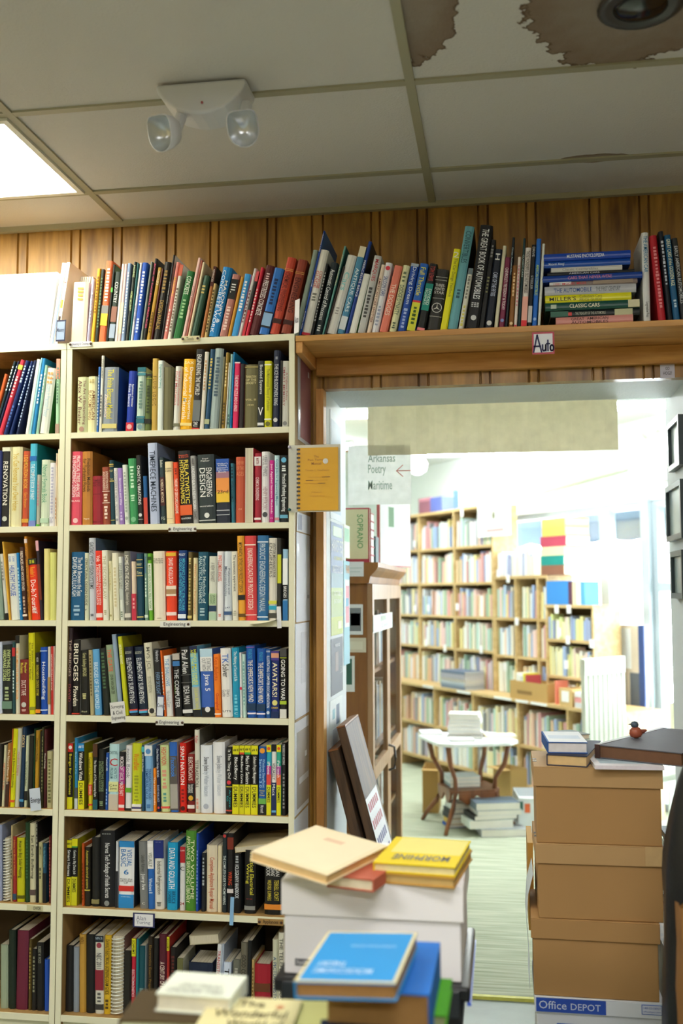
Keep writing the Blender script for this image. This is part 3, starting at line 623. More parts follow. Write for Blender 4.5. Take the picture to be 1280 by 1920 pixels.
518 526.4 1397 0 2aa890;b 0 .1 e8dc14;o .05 e05a20;b .3 .42 a83a98;b .42 .57 e06a40;t .22 .46 ffffff iPod touch;b .57 1 e0dc14;t .6 .82 3a3a10 DUMMIES
527.8 535.5 1393 0 1b1b1d;t .02 .3 d8d8d8 THE BASICS OF HACKING;m .4 .9 8a8a8a
=W6|wide bookcase, sixth shelf|w6
120 132.4 1575 0 181818;b 0 .12 e0dc14;h .03 .08 2a2a10 #1;t .15 .55 f4f4f0 Smart Homes;b .57 1 e0dc14;t .6 .95 3a3a10 DUMMIES
133 144 1573 0 181818;b 0 .11 e0dc14;b .11 .13 4aa040;t .17 .53 d8dcd8 Getting a Big Data Job;b .57 1 d0d020;t .6 .8 4a4a10 DUMMIES;c a8a814
152.6 157.5 1582 0 c2531c;m .3 .9 7a2c08
158 168.5 1589 0 221e14;t .05 .7 d8c848 Automotive electrical systems;b .72 .74 b8a840
171 185.6 1571 0 1c1c1a h;b .9 .96 8a8458
186.5 214 1558 0 16171c h;t .16 .88 e8eaec Nerves Tech Package of Inside Secrets;h .03 .08 9aa0a0 =;o .95 8a9090
215 220 1578 0 d8dce4;b .45 1 24262c
221.7 250 1577 0 eceef0;b 0 .09 2a8ad0;b .8 1 2a8ad0;t .12 .38 2474b8 VISUAL/BASIC;h .41 .51 2474b8 6;h .55 .64 3a2a28 from the/GROUND/UP;b .67 .75 cf3028;c 1c2a38;h .82 .84 c8e4f4 CORNELL
262 277 1578 -3 7d8080;t .2 .45 4a4c4c Leander Kahney;t .48 .72 f0f0f0 Jony Ive;h .9 .94 e8e8e8 C
277.6 289 1577 -2 2466b8;b 0 .41 ecebea;b .04 .09 f4f4f4;t .17 .38 5a6a50 VISUALLY;t .55 .77 d8ecff Windows 8
289.5 307 1576 -1 e4e2da h;b 0 .26 1a2c7a;t .3 .78 4a4c48 Industrial Refrigeration;h .02 .04 b8c0e0 =;m .88 .95 6a6a64
312 331 1580 0 18a0d4 h;t .08 .68 f0fcff DATA AND GOLIATH;t .72 .9 0a4a70 BRUCE/SCHNEIER;c 0f7ab8
336.3 346 1588 0 dcdcdc;b 0 .25 b01c24;h .04 .07 f4e0e0 LAN;h .3 .38 2a2a2a C;h .86 .92 a02028 24
346.6 366 1558 0 4c8a2c h;t .06 .9 e4ecc0 TWO VOLUME/APPLIANCE SERVICING LIBRARY;c 4c8a2c
366.4 371.6 1563 0 1b4bb0;m .2 .9 88a8e8
376.7 384.5 1600 0 141a20;m .05 .55 a8b0b4
386 405.5 1585 0 e3d7bc h;t .18 .95 c0502c Complete Appliance Repair Manual;c d8d4e0
406.8 415 1586 0 e0d3b0
416 424.7 1563 0 1d2a30;t .28 .9 d8e4e0 THE COMPLETE GUIDE TO HOME WIRING;o .03 c83a38
425 437 1563 0 191516;t .48 .65 d84a28 WIRING;b .05 .2 7a2a18;b .7 .75 d8d0d0
437.7 450 1601 0 17181a;t .18 .75 e0e4e8 HOLOGRAPHY HANDBOOK;m .02 .15 b0b4b8;c 23282c
457.5 478 1594 0 161616 h;t .04 .7 e0d83c Practical Electrical/Wiring;h .76 .8 a02a28 =;b .88 .94 8a8c88
495 528 1594 0 151515 h;t .1 .4 e0e0dc AMERICAN/ELECTRICIANS'/HANDBOOK;t .46 .78 d8c848 TERRELL CROFT/WILFORD SUMMERS;b .84 .92 e08a2c
=W7|wide bookcase, bottom shelf|w7
112 135 1773 0 1a1a1a h
136.5 147 1776 0 8a94a0
147.5 160 1753 0 c0943c h;t .03 .12 6a4a14 NOLL
160.5 177.5 1753 0 181818 h
178 193.5 1755 0 d8d8cc;b 0 .08 1a2430;h .01 .05 b8c8d8 NFPA 70;t .22 .42 3a3a44 NEC 2011;b .44 .7 8a2434;o .12 9a3a4a;m .72 .85 5a5a58;b .88 .95 3a3a3a
194 206 1754 0 d8b024;t .05 .75 3a2c08 DeWALT ELECTRICAL LICENSING EXAM GUIDE;m .8 .93 5a4410
207 229 1757 0 9a8478 q
230.5 244 1783 0 201e18
245 252.8 1760 0 c8243c;b 0 .23 e0dc20;t .02 .2 2a2a10 SCHAUM'S;t .4 .75 fbe0e4 ELECTROMAGNETICS
253 258.5 1761 0 1a7a86
259 270 1774 0 134e5a;t .6 .9 80c0c8 Basic Transistors;c d0e4ec
275 285 1757 0 2a2014 h;t .1 .8 8a6a2c Electronics Exam Preparation
286 295 1760 0 181818
296 310.5 1752 0 551a2a h;t .33 .8 e8d4c8 A CENTURY OF PROGRESS
311 316 1757 0 b02c24;b 0 .17 e0dc20;t .02 .16 2a2a10 SCHAUM'S
317 329 1777 0 1a1414 h;m .1 .6 5a2420
331 342 1797 0 c8c8b0;b 0 .3 6a6a40
352 397 1805 0 16223c h
399 408 1771 10 e0e4e8;t .08 .7 c04a48 TRANSISTOR RADIOS
408.5 413 1771 10 a8b4c8
414 428 1805 5 d0dcf0;t .1 .4 1a1c24 This
432 446 1800 5 6a6c60 h;m .1 .5 a8a89a
447 460 1768 8 706c5c h;t .15 .7 2a2820 GOOD CONNECTIONS
461 469 1765 8 15181a
470 475.5 1800 4 c0a468;m .1 .8 7a5a28
476.5 506 1808 0 a81f30 h;b .32 .46 6a3a20
510 520 1762 0 d4d4bc;t .2 .9 4a6a8a A PICTURE HISTORY OF
521 533 1749 0 e4e2d0;t .06 .8 6a6a60 THE TELEPHONE BOOK
=L1|left-edge bookcase, first shelf|l1
-22 -16 702 30 e0622c
-15 -10 678 40 1a3038;m .05 .4 c8dce0
-9.5 -5.5 678 42 16244a;m .05 .4 d8e4f0
-5 4 676 43 d8344a h;b .07 .13 d8dc50;m .2 .5 f4c0c8
5 13 677 42 122a66 h;m .05 .3 b8c8e8;m .6 .9 4a68b0
16 22 678 41 14306c h;m .05 .6 b0c4e8
29 34 676 39 12244e;m .05 .9 a8bce0
46.5 54 674 27 e8e8e4
54.5 57.8 671 26 9ad8e0
58.3 64.5 672 25 1b86c4;m .2 .6 e8f8ff;c 2a90c8
66 71.5 685 20 9ccab4;m .1 .4 e8f4ec;c b8a8a8
73 90 691 17 dfe4da h;h .05 .25 e8a060 =;t .25 .75 a8c0d0 Lasers in Precision Power;c 3a7a3c
103 110 673 3 a8d4b0;b 0 .27 e89a84;b .87 1 b09484;m .1 .6 6a8a78
=L2|left-edge bookcase, second shelf|l2
-8 .5 845 3 23306a
1 15.7 839 3 232320;b 0 .05 d8d8c0;t .18 .72 f0ece0 RENOVATION;h .72 .76 e0e0d0 =;o .9 c8ccc0
16 17.7 838 3 e8e4c8
18 38 838 4 e0dbae h;t .08 .8 c8a838 You Can Renovate Your Own Home
40 52.7 846 4 c4502e h;t .06 .5 e8b848 I DEMOLITION BOOK;t .55 .75 e0a040 Gary Branson;b .9 .95 d8a03c
53 66 832 4 4ab4d4;b .15 .21 1c66b0;t .25 .68 e8f8ff THE COMPLETE BOOK OF PAINT;c 128a98;b .93 1 7a8acc
67 73.5 890 2 b4b4a6;m .1 .6 c88a94;b .96 1 58a82c
74.6 90 862 3 d3e0c8 h;t .08 .65 4a9a78 Natural Formula Book;b .88 .95 b8d4b8
91 101.5 868 2 e8e6ea;m .05 .8 b8b8d0;t .86 .95 9a9ab0 Dodd
102 105.3 850 2 e8d8c0;t .08 .2 e08a7a Designs;m .6 .9 c88a5a
105.8 109 842 2 e8e0c4
=L3|left-edge bookcase, third shelf|l3
-8 6 1040 -6 8aa090;m .4 .7 e05a40
9 15.7 1039 -6 cfd0c8;m .1 .4 8a8a88;b .9 1 181818
16.2 19.5 1016 -13 e8b440;c d8a030
20 36 1039 -7 e6e8de h;t .18 .64 2258b8 HEALTHY HOUSE;t .04 .12 4a78c8 JOHN/BOWER
36.5 42 1037 -7 1d7fc0;m .2 .85 a8dcf4
42.6 51 1026 -7 42241a;t .06 .6 f0e0d0 FIREPLACES AND WOOD STOVES;m .67 .9 c8a890;b .92 .95 f0e0d0
52.5 58 1006 -7 d08a28;b .03 .08 e8d4d0;t .1 .9 7a4a10 THE COMPLETE BOOK OF HOME IMPROVEMENT;c b87a20
58.4 74.5 1048 -3 ee3a14 h;b 0 .1 1e2014;h .02 .08 d8dc30 =;t .14 .3 f4b030 Reader's;t .35 .9 fff8f0 Do-It-Yourself;m .8 .84 fff0e8
75 80.5 1014 -9 2a1f30;b 0 .13 d8a0a8;b .3 .75 7a3020
81 91.5 1029 0 eadd92 h
92 104 1036 0 dadb80 h
=L4|left-edge bookcase, fourth shelf|l4
-8 3 1204 0 d0dcf0
3.5 22 1210 0 1b211c h;t .07 .52 d8e8a0 EVERYTHING SOLD IN/HARDWARE STORES;m .6 .8 a8b888;b .82 .93 6a8a78
22.3 28 1204 0 234a50;b .08 .2 c02c30;m .38 .7 d8ecec
28.7 36 1192 0 dcd8c0;b 0 .1 1a1a18;t .15 .82 f09a28 THE 10-MINUTE HOW TO BOOK
36.6 53 1237 0 7c2624 h;t .38 .66 f0dcd0 DUCT TAPE;t .06 .25 e8d850 Popular/Mechanics;o .83 c8c8c0;m .91 .95 d8b0a8
54 65.8 1187 -2 d8d20a;t .05 .65 4a480c The Stanley Complete/Book of Home Repair;b .91 .95 8a8a20;c b8b410
66.3 75 1224 0 1c1a18;t .2 .7 c8b830 ENVIRONMENTAL CONTROL SYSTEMS;t .08 .15 d8d8d0 MOORE;b .92 .98 e88a20
75.5 88.5 1214 -1 0f4aae h;t .22 .78 eef4ff Housebuilding;b .05 .06 c8dcff;b .93 .945 d8e4ff
89 94.2 1213 0 d8d4c8;b .45 .85 a88a4a
94.7 99.5 1212 0 c8322a;t .12 .65 f4e0d4 NOTIONS STORAGE BOOK
99.8 102 1212 0 e8d8d4
=L5|left-edge bookcase, fifth shelf|l5
-8 1 1395 4 2a2620
2 7.4 1398 5 d0cca8;t .28 .72 d05a3c THE PAINTED TURN
8 15 1394 6 a4702c;b .6 1 40241a;t .1 .65 f0e4c8 The Natural Plaster Book
15.4 17 1367 8 c86a2c
17.4 26 1367 8 d9d911;t .25 .75 3a3a14 Kitchen & Bathroom Remodeling;b .91 .94 d85a28
26.6 34.5 1366 8 c4c4b0;t .3 .6 c06a5a Outdoor Designs
35 43 1364 9 10304e h;t .1 .25 e8c890 DECKS;b .9 .93 4a90c0
44 50 1380 7 c9d0b0;t .35 .7 4a5a48 The Craft & Art of Bamboo;b .77 .9 1a1a18
50.5 60 1380 6 1c1e18;c 1c1e18
61 63 1367 5 1f4a2c
63.5 71 1370 5 b88a20;t .1 .4 3a2c08 Complete Home Plumbing
72 75.5 1372 4 2a2418
76 79.6 1364 3 3a3c24;m .1 .8 9a9a68
80 86 1368 2 4a181c h;t .3 .5 e8e0d0 Wood Energy
87 98 1409 0 b4b084;m .1 .9 6a6840;c c8c8cc
=L6|left-edge bookcase, sixth shelf|l6
-6 3 1547 0 9aa4c4
6 18.5 1573 0 5c6460 q
19 22.5 1548 1 c0b080;m .3 .7 4a4428
23.5 30.3 1569 0 a02c28;t .05 .6 e8a040 How to Buy a House;b .88 .97 2a4a68
30.7 45 1571 0 c3c010;t .05 .62 2a2c0c How to Buy Solar Heating;b .9 .95 5a5a10
46 54.5 1543 0 1f4224 h;m .2 .7 3a6a40
55 66 1544 0 d0ccaa;t .15 .7 2a2824 Sun Earth Buffering;b .84 .91 5a4a48
67 71 1541 0 1a1a1a;m .02 .3 b8b8a8
71.5 79 1580 0 bcb886;t .06 .2 5a5a40 JAMES JONES;m .4 .6 5a5a40
79.7 86.5 1582 0 1a4a68;b .5 1 16181a;t .05 .4 78b8c8 The Wind Powered Home
90.6 96 1568 0 641c1e h;m .05 .9 b05a50
=L7|left-edge bookcase, bottom shelf|l7
0 14 1772 0 9aa890
15 28 1745 0 1c2a1e h
29 50 1745 3 6a2038
52 58 1762 2 5a4a20;m .1 .7 a08a40
58.5 67 1780 2 1c1a18;m .1 .7 8a8a70
68 81 1768 0 181818;t .05 .3 a0a090 ROBERT W. WOOD
82 92 1800 0 2456c0 h
'''

# ================================================================== bookcases
def zlev(px, py): return atY(px, py, YB).z
SH_W = [sum(zlev(x, y) for x, y in p) / 2 for p in (
    ((128, 647), (550, 622)), ((133, 813), (541, 798)), ((130, 985.5), (540, 978)), ((126, 1163.5), (538, 1163.6)),
    ((123, 1342), (535, 1347)), ((122, 1521), (536, 1530)), ((118, 1703), (530, 1720)), ((112, 1908), (528, 1926)))]
XW0, XW1 = Xof(133, YB, SH_W[1]) - .0195, Xof(541.5, YB, SH_W[1]) + .019
XM0 = XW0 - .003
def bookcase(x0, x1, levels, label, st=.019):
    t = thing('bookcase', label, 'bookcase', (0, 0, 0), group='cream bookcases against the panelled wall')
    for xa, xb in ((x0, x0 + st), (x1 - st, x1)):
        MB().box(xa, xb, YB + .006, YW - .004, 0, levels[0] - .0005, RAWPLY).box(xa, xb, YB, YB + .0055, 0, levels[0] - .0005, CREAM).build('side_panel', t)
    for i, z in enumerate(levels):
        a, b = (x0 + st + .0005, x1 - st - .0005) if i else (x0, x1)
        zz = z if i else z
        h = .02 if i else .021
        if i == 0:
            MB().box(a, b, YB + .006, YW - .004, zz + .0, zz + .018, RAWPLY).box(a, b, YB - .001, YB + .0055, zz - .004, zz + .018, CREAM).build('shelf', t)
        else:
            MB().box(a, b, YB + .006, YW - .012, zz - h, zz, RAWPLY).box(a, b, YB, YB + .0055, zz - h, zz, CREAM).build('shelf', t)
    MB().box(x0 + st, x1 - st, YW - .011, YW - .005, .02, levels[0] - .002, M('4a3a24', .8, .15, 3)).build('back_panel', t)  # brown ply, its colour darkened for the shade inside the case
    MB().box(x0 + st, x1 - st, YB + .02, YB + .035, 0, levels[-1] - .022, CREAM).build('kick_board', t)
    return t
lw = list(SH_W); lw[0] -= .018
bookcase(XW0, XW1, lw, 'tall cream-edged bookcase full of engineering books left of the doorway')
SH_L = [SH_W[0], zlev(60, 814), zlev(60, 987), zlev(60, 1163), zlev(60, 1340), zlev(60, 1517), zlev(60, 1697), zlev(60, 1902)]
ll = list(SH_L); ll[0] -= .018
bookcase(XM0 - .80, XM0, ll, 'cream-edged bookcase of house repair books cut off by left edge')
# painted outer side of the wide bookcase
SIDE = XW1

# plank over the doorway
ZP = atY(700, 623, YB).z
pl = thing('wall_shelf', 'long pine shelf plank of car books over the doorway', 'shelf', (0, 0, 0))
MB().box(XW1 + .003, 1.75, YB, YW - .003, ZP - .02, ZP, PINE).build('plank', pl, bevel=.002)
MB().box(XW1 + .028, 1.75, YW - .030, YW - .003, ZP - .085, ZP - .0205, PINE).build('ledger_board', pl, bevel=.002)
MB().box(XW1 + .003, XW1 + .027, YB + .004, YW - .003, ZP - .06, ZP - .0205, wood('pine_bracket', 'b87a3c', 'e0aa62', 1, 1, .5, .1)).build('bracket', pl, bevel=.003)

# ------------------------------------------------------------------ books
BAN = ('windows', 'blackberry', 'iphone', 'ipod', 'macs', 'java', 'excel', 'visual basic', 'facebook', 'googled', 'dewalt', 'mercedes', 'chevrolet',
       'dodge', 'sharepoint', 'steve', 'paul allen', 'mccullough', 'jony', 'dummies', 'nec 2011', 'schaum', 'nook', 'stanley', 'wordnet',
       'uml', 'second life', 'visually', 'leander', 'henderson', 'tom lewis', 'cornell', 'wood', 'pippard', 'brown', 'tk', 'data job', 'smart homes',
       'software project', 'pc', 'crozat', 'james jones', 'robert', 'driving dream', 'volk', 'solver', 'kytle', 'great automobiles', 'paul', 'reader', 'h', 'drive',
       'elements of c', 'access', 'noll', 'visual', 'c', 'hot', 'popular', 'designs', 'country', 'home', 'iii.', 'house')
ORD = ['', 'first', 'second', 'third', 'fourth', 'fifth', 'sixth', 'seventh', 'eighth', 'ninth', 'tenth', 'eleventh', 'twelfth']
def book_mesh(root, t, h, d, hx, cov, hard, flip=False):
    bt = .0028 if hard else .0009
    bt = min(bt, t * .28); bu = .003 if hard else .001; ov = .003 if hard else .0006
    pts = [(0, .0035), (t * .2, -bu * .5), (t * .5, -bu), (t * .8, -bu * .5), (t, .0035), (t, d), (t - bt, d), (t - bt, .006), (bt, .006), (bt, d), (0, d)]
    cm, bm = M(hx), M(cov)
    if flip:
        pts = [(p[0], d - p[1]) for p in pts][::-1]
    n = len(pts); mb = MB()
    v = [(p[0], p[1], 0) for p in pts] + [(p[0], p[1], h) for p in pts]
    mb.add(v, [tuple(range(n))[::-1], tuple(range(n, 2 * n))], cm)
    sp = []; bo = []
    for i in range(n):
        f = (i, (i + 1) % n, n + (i + 1) % n, n + i)
        (sp if pts[i][1] < .02 and pts[(i + 1) % n][1] < .02 else bo).append(f)
    mb2 = MB(); mb2.mats = [cm, bm]; mb2.v = v
    mb2.f = [tuple(range(n))[::-1], tuple(range(n, 2 * n))] + sp + bo
    mb2.m = [0, 0] + [0] * len(sp) + [1] * len(bo)
    mb2.build('cover', root)
    a, b = (.0065, d - ov) if not flip else (ov, d - .0065)
    MB().box(bt + .0001, t - bt - .0001, a, b, ov, h - ov, PAGES).build('pages', root)

def marks(mb, x0, x1, z0, z1, y, mt, vertical=True):
    """unreadable small print: a row of short dashes"""
    n = max(3, int((z1 - z0) / .011)) if vertical else max(1, int((x1 - x0) / .008))
    for i in range(n):
        if vertical:
            a = z0 + (z1 - z0) * i / n; L = (z1 - z0) / n * random.uniform(.45, .8)
            c = (x0 + x1) / 2; k = (x1 - x0) * random.uniform(.3, .5)
            mb.box(c - k, c + k, y, y + .0003, a, a + L, mt)
        else:
            a = x0 + (x1 - x0) * i / n; mb.box(a, a + (x1 - x0) / n * .75, y, y + .0003, z0, z1, mt)

def spine_print(root, segs, t, h, bu):
    """bands and lettering of the spine, each piece a part"""
    y1 = -bu - .0002; y2 = -bu - .0014
    nb = 0
    for s in segs:
        k = s[0]; txt = MB()
        if k == 'b':
            _, a, b, c = s.split(' ')[:4]; a, b = float(a), float(b)
            nb += 1; MB().box(.0004, t - .0004, y1 - .00012 * nb, .003, h * (1 - b), h * (1 - a), M(c)).build('spine_band', root); continue
        elif k == 'o':
            _, a, c = s.split(' ')[:3]; r = min(.34 * t, .009)
            txt.add([(t / 2 + r * math.cos(i * PI / 8), y2, h * (1 - float(a)) + r * math.sin(i * PI / 8)) for i in range(16)], [tuple(range(16))], M(c))
            txt.build('emblem', root); continue
        elif k == 's':
            _, a, c = s.split(' ')[:3]; r = .42 * t; cz = h * (1 - float(a)); R = [(r * math.cos(i * PI / 16), r * math.sin(i * PI / 16)) for i in range(32)]
            txt.add([(t / 2 + x, y2, cz + z) for x, z in R] + [(t / 2 + x * .88, y2, cz + z * .88) for x, z in R], [(i, (i + 1) % 32, 32 + (i + 1) % 32, 32 + i) for i in range(32)], M(c))
            for ang in (90, 210, 330):
                q = math.radians(ang); px, pz = math.cos(q), math.sin(q)
                txt.add([(t / 2 + px * r * .9, y2, cz + pz * r * .9), (t / 2 - pz * r * .12, y2, cz + px * r * .12), (t / 2 + pz * r * .12, y2, cz - px * r * .12)], [(0, 1, 2)], M(c))
            txt.build('emblem', root); continue
        elif k == 'm':
            _, a, b, c = s.split(' ')[:4]
            marks(txt, t * .25, t * .75, h * (1 - float(b)), h * (1 - float(a)), y2, M(c))
            if txt.v: txt.build('small_print', root)
            continue
        elif k in 'th':
            _, a, b, c, tx = s.split(' ', 4); a, b = float(a), float(b); mt = M(c); pos = None
            if ',' in tx and tx.rsplit(',', 1)[1].replace('.', '').isdigit(): tx, pos = tx.rsplit(',', 1); pos = float(pos)
            if tx in '=*':
                for i in range(3 if b - a > .05 else 1):
                    z = h * (1 - a) - (i + .8) * h * (b - a) / 3; marks(txt, t * .18, t * .82, z, z + h * (b - a) * .18, y2, mt, False)
                if txt.v: txt.build('small_print', root)
                continue
            L = tx.split('/'); n = len(L)
            for i, s_ in enumerate(L):
                if k == 't':
                    hh = t * (.60 if n == 1 else .76 / n / 1.1)
                    if pos: hh = t * .22
                    hh = min(hh, .022)
                    xc = t * (pos if pos else (.5 if n == 1 else .5 + .40 * (1 - (2 * i + 1) / n)))
                    put_text(txt, s_.strip(), (xc - hh / 2, y2, h * (1 - a)), (0, 0, -1), (1, 0, 0), h * (b - a), hh, mt)
                else:
                    q = h * (b - a) / n
                    put_text(txt, s_.strip(), (t * .09, y2, h * (1 - a) - q * (i + .88)), (1, 0, 0), (0, 0, 1), t * .82, q * .76, mt)
            if txt.v: txt.build('title', root)

ROWS = {}
def parse():
    cur = None
    for line in BOOKS.strip().split('\n'):
        if line[0] == '=':
            k, name, cat = line[1:].split('|'); cur = ROWS[k] = dict(name=name, items=[])
        else: cur['items'].append(line)
parse()
SPEC = {'A': (SH_W[0], YB + .006), 'P': (ZP, YB + .012)}
for i in range(7):
    rec = [.002, .003, .003, .008, .018, .025, .03][i]
    SPEC['W%d' % (i + 1)] = (SH_W[i + 1], YB + rec); SPEC['L%d' % (i + 1)] = (SH_L[i + 1], YB + rec)
LIMIT = {k: (XW0 + .020, XW1 - .020) for k in SPEC if k[0] == 'W'}
LIMIT.update({k: (-9, XM0 - .020) for k in SPEC if k[0] == 'L'})
allt = []
for R in ROWS.values():
    for line in R['items']:
        for s in line.split(';')[1:]:
            if s[0] in 'th':
                p = s.split(' ', 4)[4]
                if ',' in p and p.rsplit(',', 1)[1].replace('.', '').isdigit(): p = p.rsplit(',', 1)[0]
                allt += [q.strip() for q in p.split('/')]
glyphs(allt)

USED = {}; AREA = {}
def uniq(lab):
    USED[lab] = USED.get(lab, 0) + 1
    return lab
def ok_title(s):
    l = ' ' + s.lower() + ' '
    return len(s.replace(' ', '')) > 4 and not any((' ' + b + ' ') in l for b in BAN) and s not in '=*'

def make_row(key):
    R = ROWS[key]; z0, Y0 = SPEC[key]; lo, hi = LIMIT.get(key, (-9, 9)); prev = None; since = 0; idx = 0
    parsed = []
    titles = []
    for line in R['items']:
        segs = line.split(';'); hd = segs[0].split(' '); x0, x1, yt, dx = map(float, hd[:4]); hx = hd[4]; fl = hd[5] if len(hd) > 5 else ''
        cov = hx; seg = []
        for s in segs[1:]:
            if s[0] == 'c' and s[1] == ' ': cov = s[2:8]
            else: seg.append(s)
        ti = None
        for s in seg:
            if s[0] in 'th' and not ti:
                q = s.split(' ', 4)[4]
                if ',' in q: q = q.rsplit(',', 1)[0] if q.rsplit(',', 1)[1].replace('.', '').isdigit() else q
                q = ' '.join(q.replace('/', ' ').split())
                if ok_title(q): ti = ' '.join(q.split()[:5])
        parsed.append((x0, x1, yt, dx, hx, fl, cov, seg, ti)); titles.append(ti)
    G = []; last = None
    for (x0, x1, yt, dx, *_) in parsed:
        B0 = Xof(x0, Y0, z0); X0, X1 = max(B0, lo), min(Xof(x1, Y0, z0), hi)
        if last is not None: X0 = max(X0, last + .0004)
        if X1 - X0 < .003: X1 = X0 + .004
        last = X1
        TL = atY(x0 + dx, yt, Y0); tn = (TL.x - B0) / (TL.z - z0)
        G.append([X0, X1, tn if abs(tn) > .016 else 0, TL.z - z0])
    for i in range(len(G) - 1, -1, -1):
        H = G[i][3]
        if i == len(G) - 1:
            if hi < 8: G[i][2] = min(G[i][2], (hi - G[i][1]) / H)
        else:
            n_ = G[i + 1]; Hm = min(H, n_[3])
            G[i][2] = min(G[i][2], n_[2] + (n_[0] - G[i][1]) / Hm)
        if abs(G[i][2]) < .004: G[i][2] = 0
    if lo > -8: G[0][2] = max(0, G[0][2])
    for i in range(1, len(G)):
        p_ = G[i - 1]; Hm = min(p_[3], G[i][3])
        G[i][2] = max(G[i][2], p_[2] - (G[i][0] - p_[1]) / Hm)
    for i, (x0, x1, yt, dx, hx, fl, cov, seg, ti) in enumerate(parsed):
        X0, X1, tn, hz = G[i]; a = math.atan(tn); h = hz / math.cos(a)
        p = X1 - X0; t = p * math.cos(a) - .0004
        d = min(max(h * .72, .13), .262 if key not in 'AP' else .262)
        if key in ('W5', 'L5', 'W6', 'L6', 'W7', 'L7', 'W4', 'L4'): d = min(d, .225)
        hard = 'h' in fl
        if 'k' in fl: d = .085
        wd = 'thin ' if t < .013 else ('thick ' if t > .032 else '')
        if ti:
            dup = [j for j, q in enumerate(titles) if q == ti]
            ex = '' if len(dup) == 1 else (' left copy' if i == dup[0] else ' right copy')
            lab = '%s%s book titled %s%s, %s' % (wd, cname(hx), ti, ex, R['name']); prev = ti; since = 0
        else:
            since += 1
            if prev:
                lab = '%s%s book, %s right of %s, %s' % (wd, cname(hx), ORD[min(since, 12)], ' '.join(prev.split()[:3]), R['name'])
            else:
                nxt = next((q for q in titles[i:] if q), None); k = next((j for j, q in enumerate(titles[i:]) if q), 0)
                lab = '%s%s book, %s left of %s, %s' % (wd, cname(hx), ORD[min(max(k, 1), 12)], ' '.join((nxt or 'end').split()[:3]), R['name'])
        lab = ' '.join(lab.split()[:16])
        zz = z0 + (t * math.sin(a) if a > 0 else 0) + .0003
        bu = .003 if hard else .001
        root = thing('book', uniq(lab), 'book', (X0, Y0 + bu + .0008, zz), (0, a, 0), 'books ' + ('on the ' if R['name'][0] != 'a' and R['name'][0] != 'o' else '') + R['name'])
        if 'q' in fl:                          # wire-bound
            root['label'] = uniq('spiral-bound book with wire coils, ' + R['name'])
            MB().box(.001, t - .001, .012, d, 0, h, PAGES).build('pages', root)
            MB().box(0, .0009, .008, d, 0, h, M(hx)).box(t - .0009, t, .008, d, 0, h, M(hx)).build('cover', root)
            cb = MB(); nr = 22
            for k in range(nr):
                zc = h * (k + .6) / nr; zr = h / nr * .5
                cb.tube([(t / 2 + t * .52 * math.cos(q), (.006 + .014 * math.sin(q)), zc + zr * .8 * math.cos(q) * .5) for q in [PI * (1 - j / 8) + PI for j in range(-2, 11)]], .0019, M('dcdfd4', .35, 0, 5, .2), 6)
            cb.build('wire_coil', root)
            continue
        AREA[root.name] = t * h / (Vector((X0, Y0, zz + h / 2)) - CAM).length_squared * (.6 if key == 'W7' else 1)
        book_mesh(root, t, h, d, hx, cov, hard, 'r' in fl)
        if 'r' in fl: root['label'] = uniq('red hardback turned fore-edge out showing white pages, ' + R['name'])
        spine_print(root, seg, t, h, bu)
for k in ROWS: make_row(k)

# two books lying on top of rows
def laid(px, py, Y, w_, d_, th, hx, label, tilt=0, rz=0):
    p = atY(px, py, Y); r = thing('book', label, 'book', p, (0, math.radians(tilt), math.radians(rz)))
    AREA[r.name] = 1e-2
    MB().box(0, w_, 0, d_, 0, .002, M(hx)).box(0, w_, 0, d_, th - .002, th, M(hx)).box(0, .002, 0, d_, .0021, th - .0021, M(hx)).build('cover', r)
    MB().box(.0025, w_ - .001, .001, d_ - .002, .0021, th - .0021, PAGES).build('pages', r)
laid(441, 1599, YB + .03, .155, .2, .018, 'd8c99c', 'pale book lying on top of the dark wiring books, wide bookcase, sixth shelf', -8)
laid(356, 1772, YB + .03, .10, .2, .03, 'b0a88c', 'pale book lying tilted over the low books, wide bookcase, bottom shelf', -6)

# white magazines at the left end above the bookcases
za, Ya = SPEC['A']
def magazine(xpx, ytop, dxpx, tpx, label, group, col='eceae6', spine=None, back=0):
    X0 = Xof(xpx, Ya, za); TL = atY(xpx + dxpx, ytop, Ya); a = math.atan2(TL.x - X0, TL.z - za); h = math.hypot(TL.x - X0, TL.z - za)
    t = tpx * (Xof(101, Ya, za) - Xof(100, Ya, za)) * math.cos(a) - .0005
    r = thing('magazine', label, 'magazine', (X0, Ya + .002 + back, za + t * math.sin(a) + .0003), (0, a, 0), group)
    mb = MB().box(0, .0005, .0, .17, 0, h, M(col)).box(t - .0005, t, 0, .17, 0, h, M(col)).box(.0005, t - .0005, 0, .0012, 0, h, M(spine or col))
    mb.build('cover', r); MB().box(.0006, t - .0006, .0013, .168, .0004, h - .0004, PAGES).build('pages', r)
    return r
lab = 'thin white magazine in the leaning row at the left end above the bookcases'
for i in range(24):
    magazine(-28 + i * 5, 516 - max(0, i) * .25, 16, 4.8, lab, 'white magazines at the left end', random.choice(['eceae6', 'e8e8ea', 'f0eee8']))
lab = 'taller white magazine leaning beside the dark Masonry card above the bookcases'
for i, q in enumerate((92.5, 96.5)):
    magazine(q, 493, 24, 3.8, lab, 'taller white magazines', 'eeecea', '8a9cb8' if i else None)
r = magazine(101.5, 492, 24, 6, 'white magazine with red and yellow spine lettering beside the tall white magazines', None, 'f0eee8')
sp = MB(); hh = .24
put_text(sp, 'H', (.001, -.0006, .215), (1, 0, 0), (0, 0, 1), .008, .016, M('d02a2a'))
sp.box(.001, .008, -.0006, 0, .13, .16, M('d8c83a')).box(.001, .008, -.0006, 0, .03, .1, M('3a2420')); sp.build('title', r)
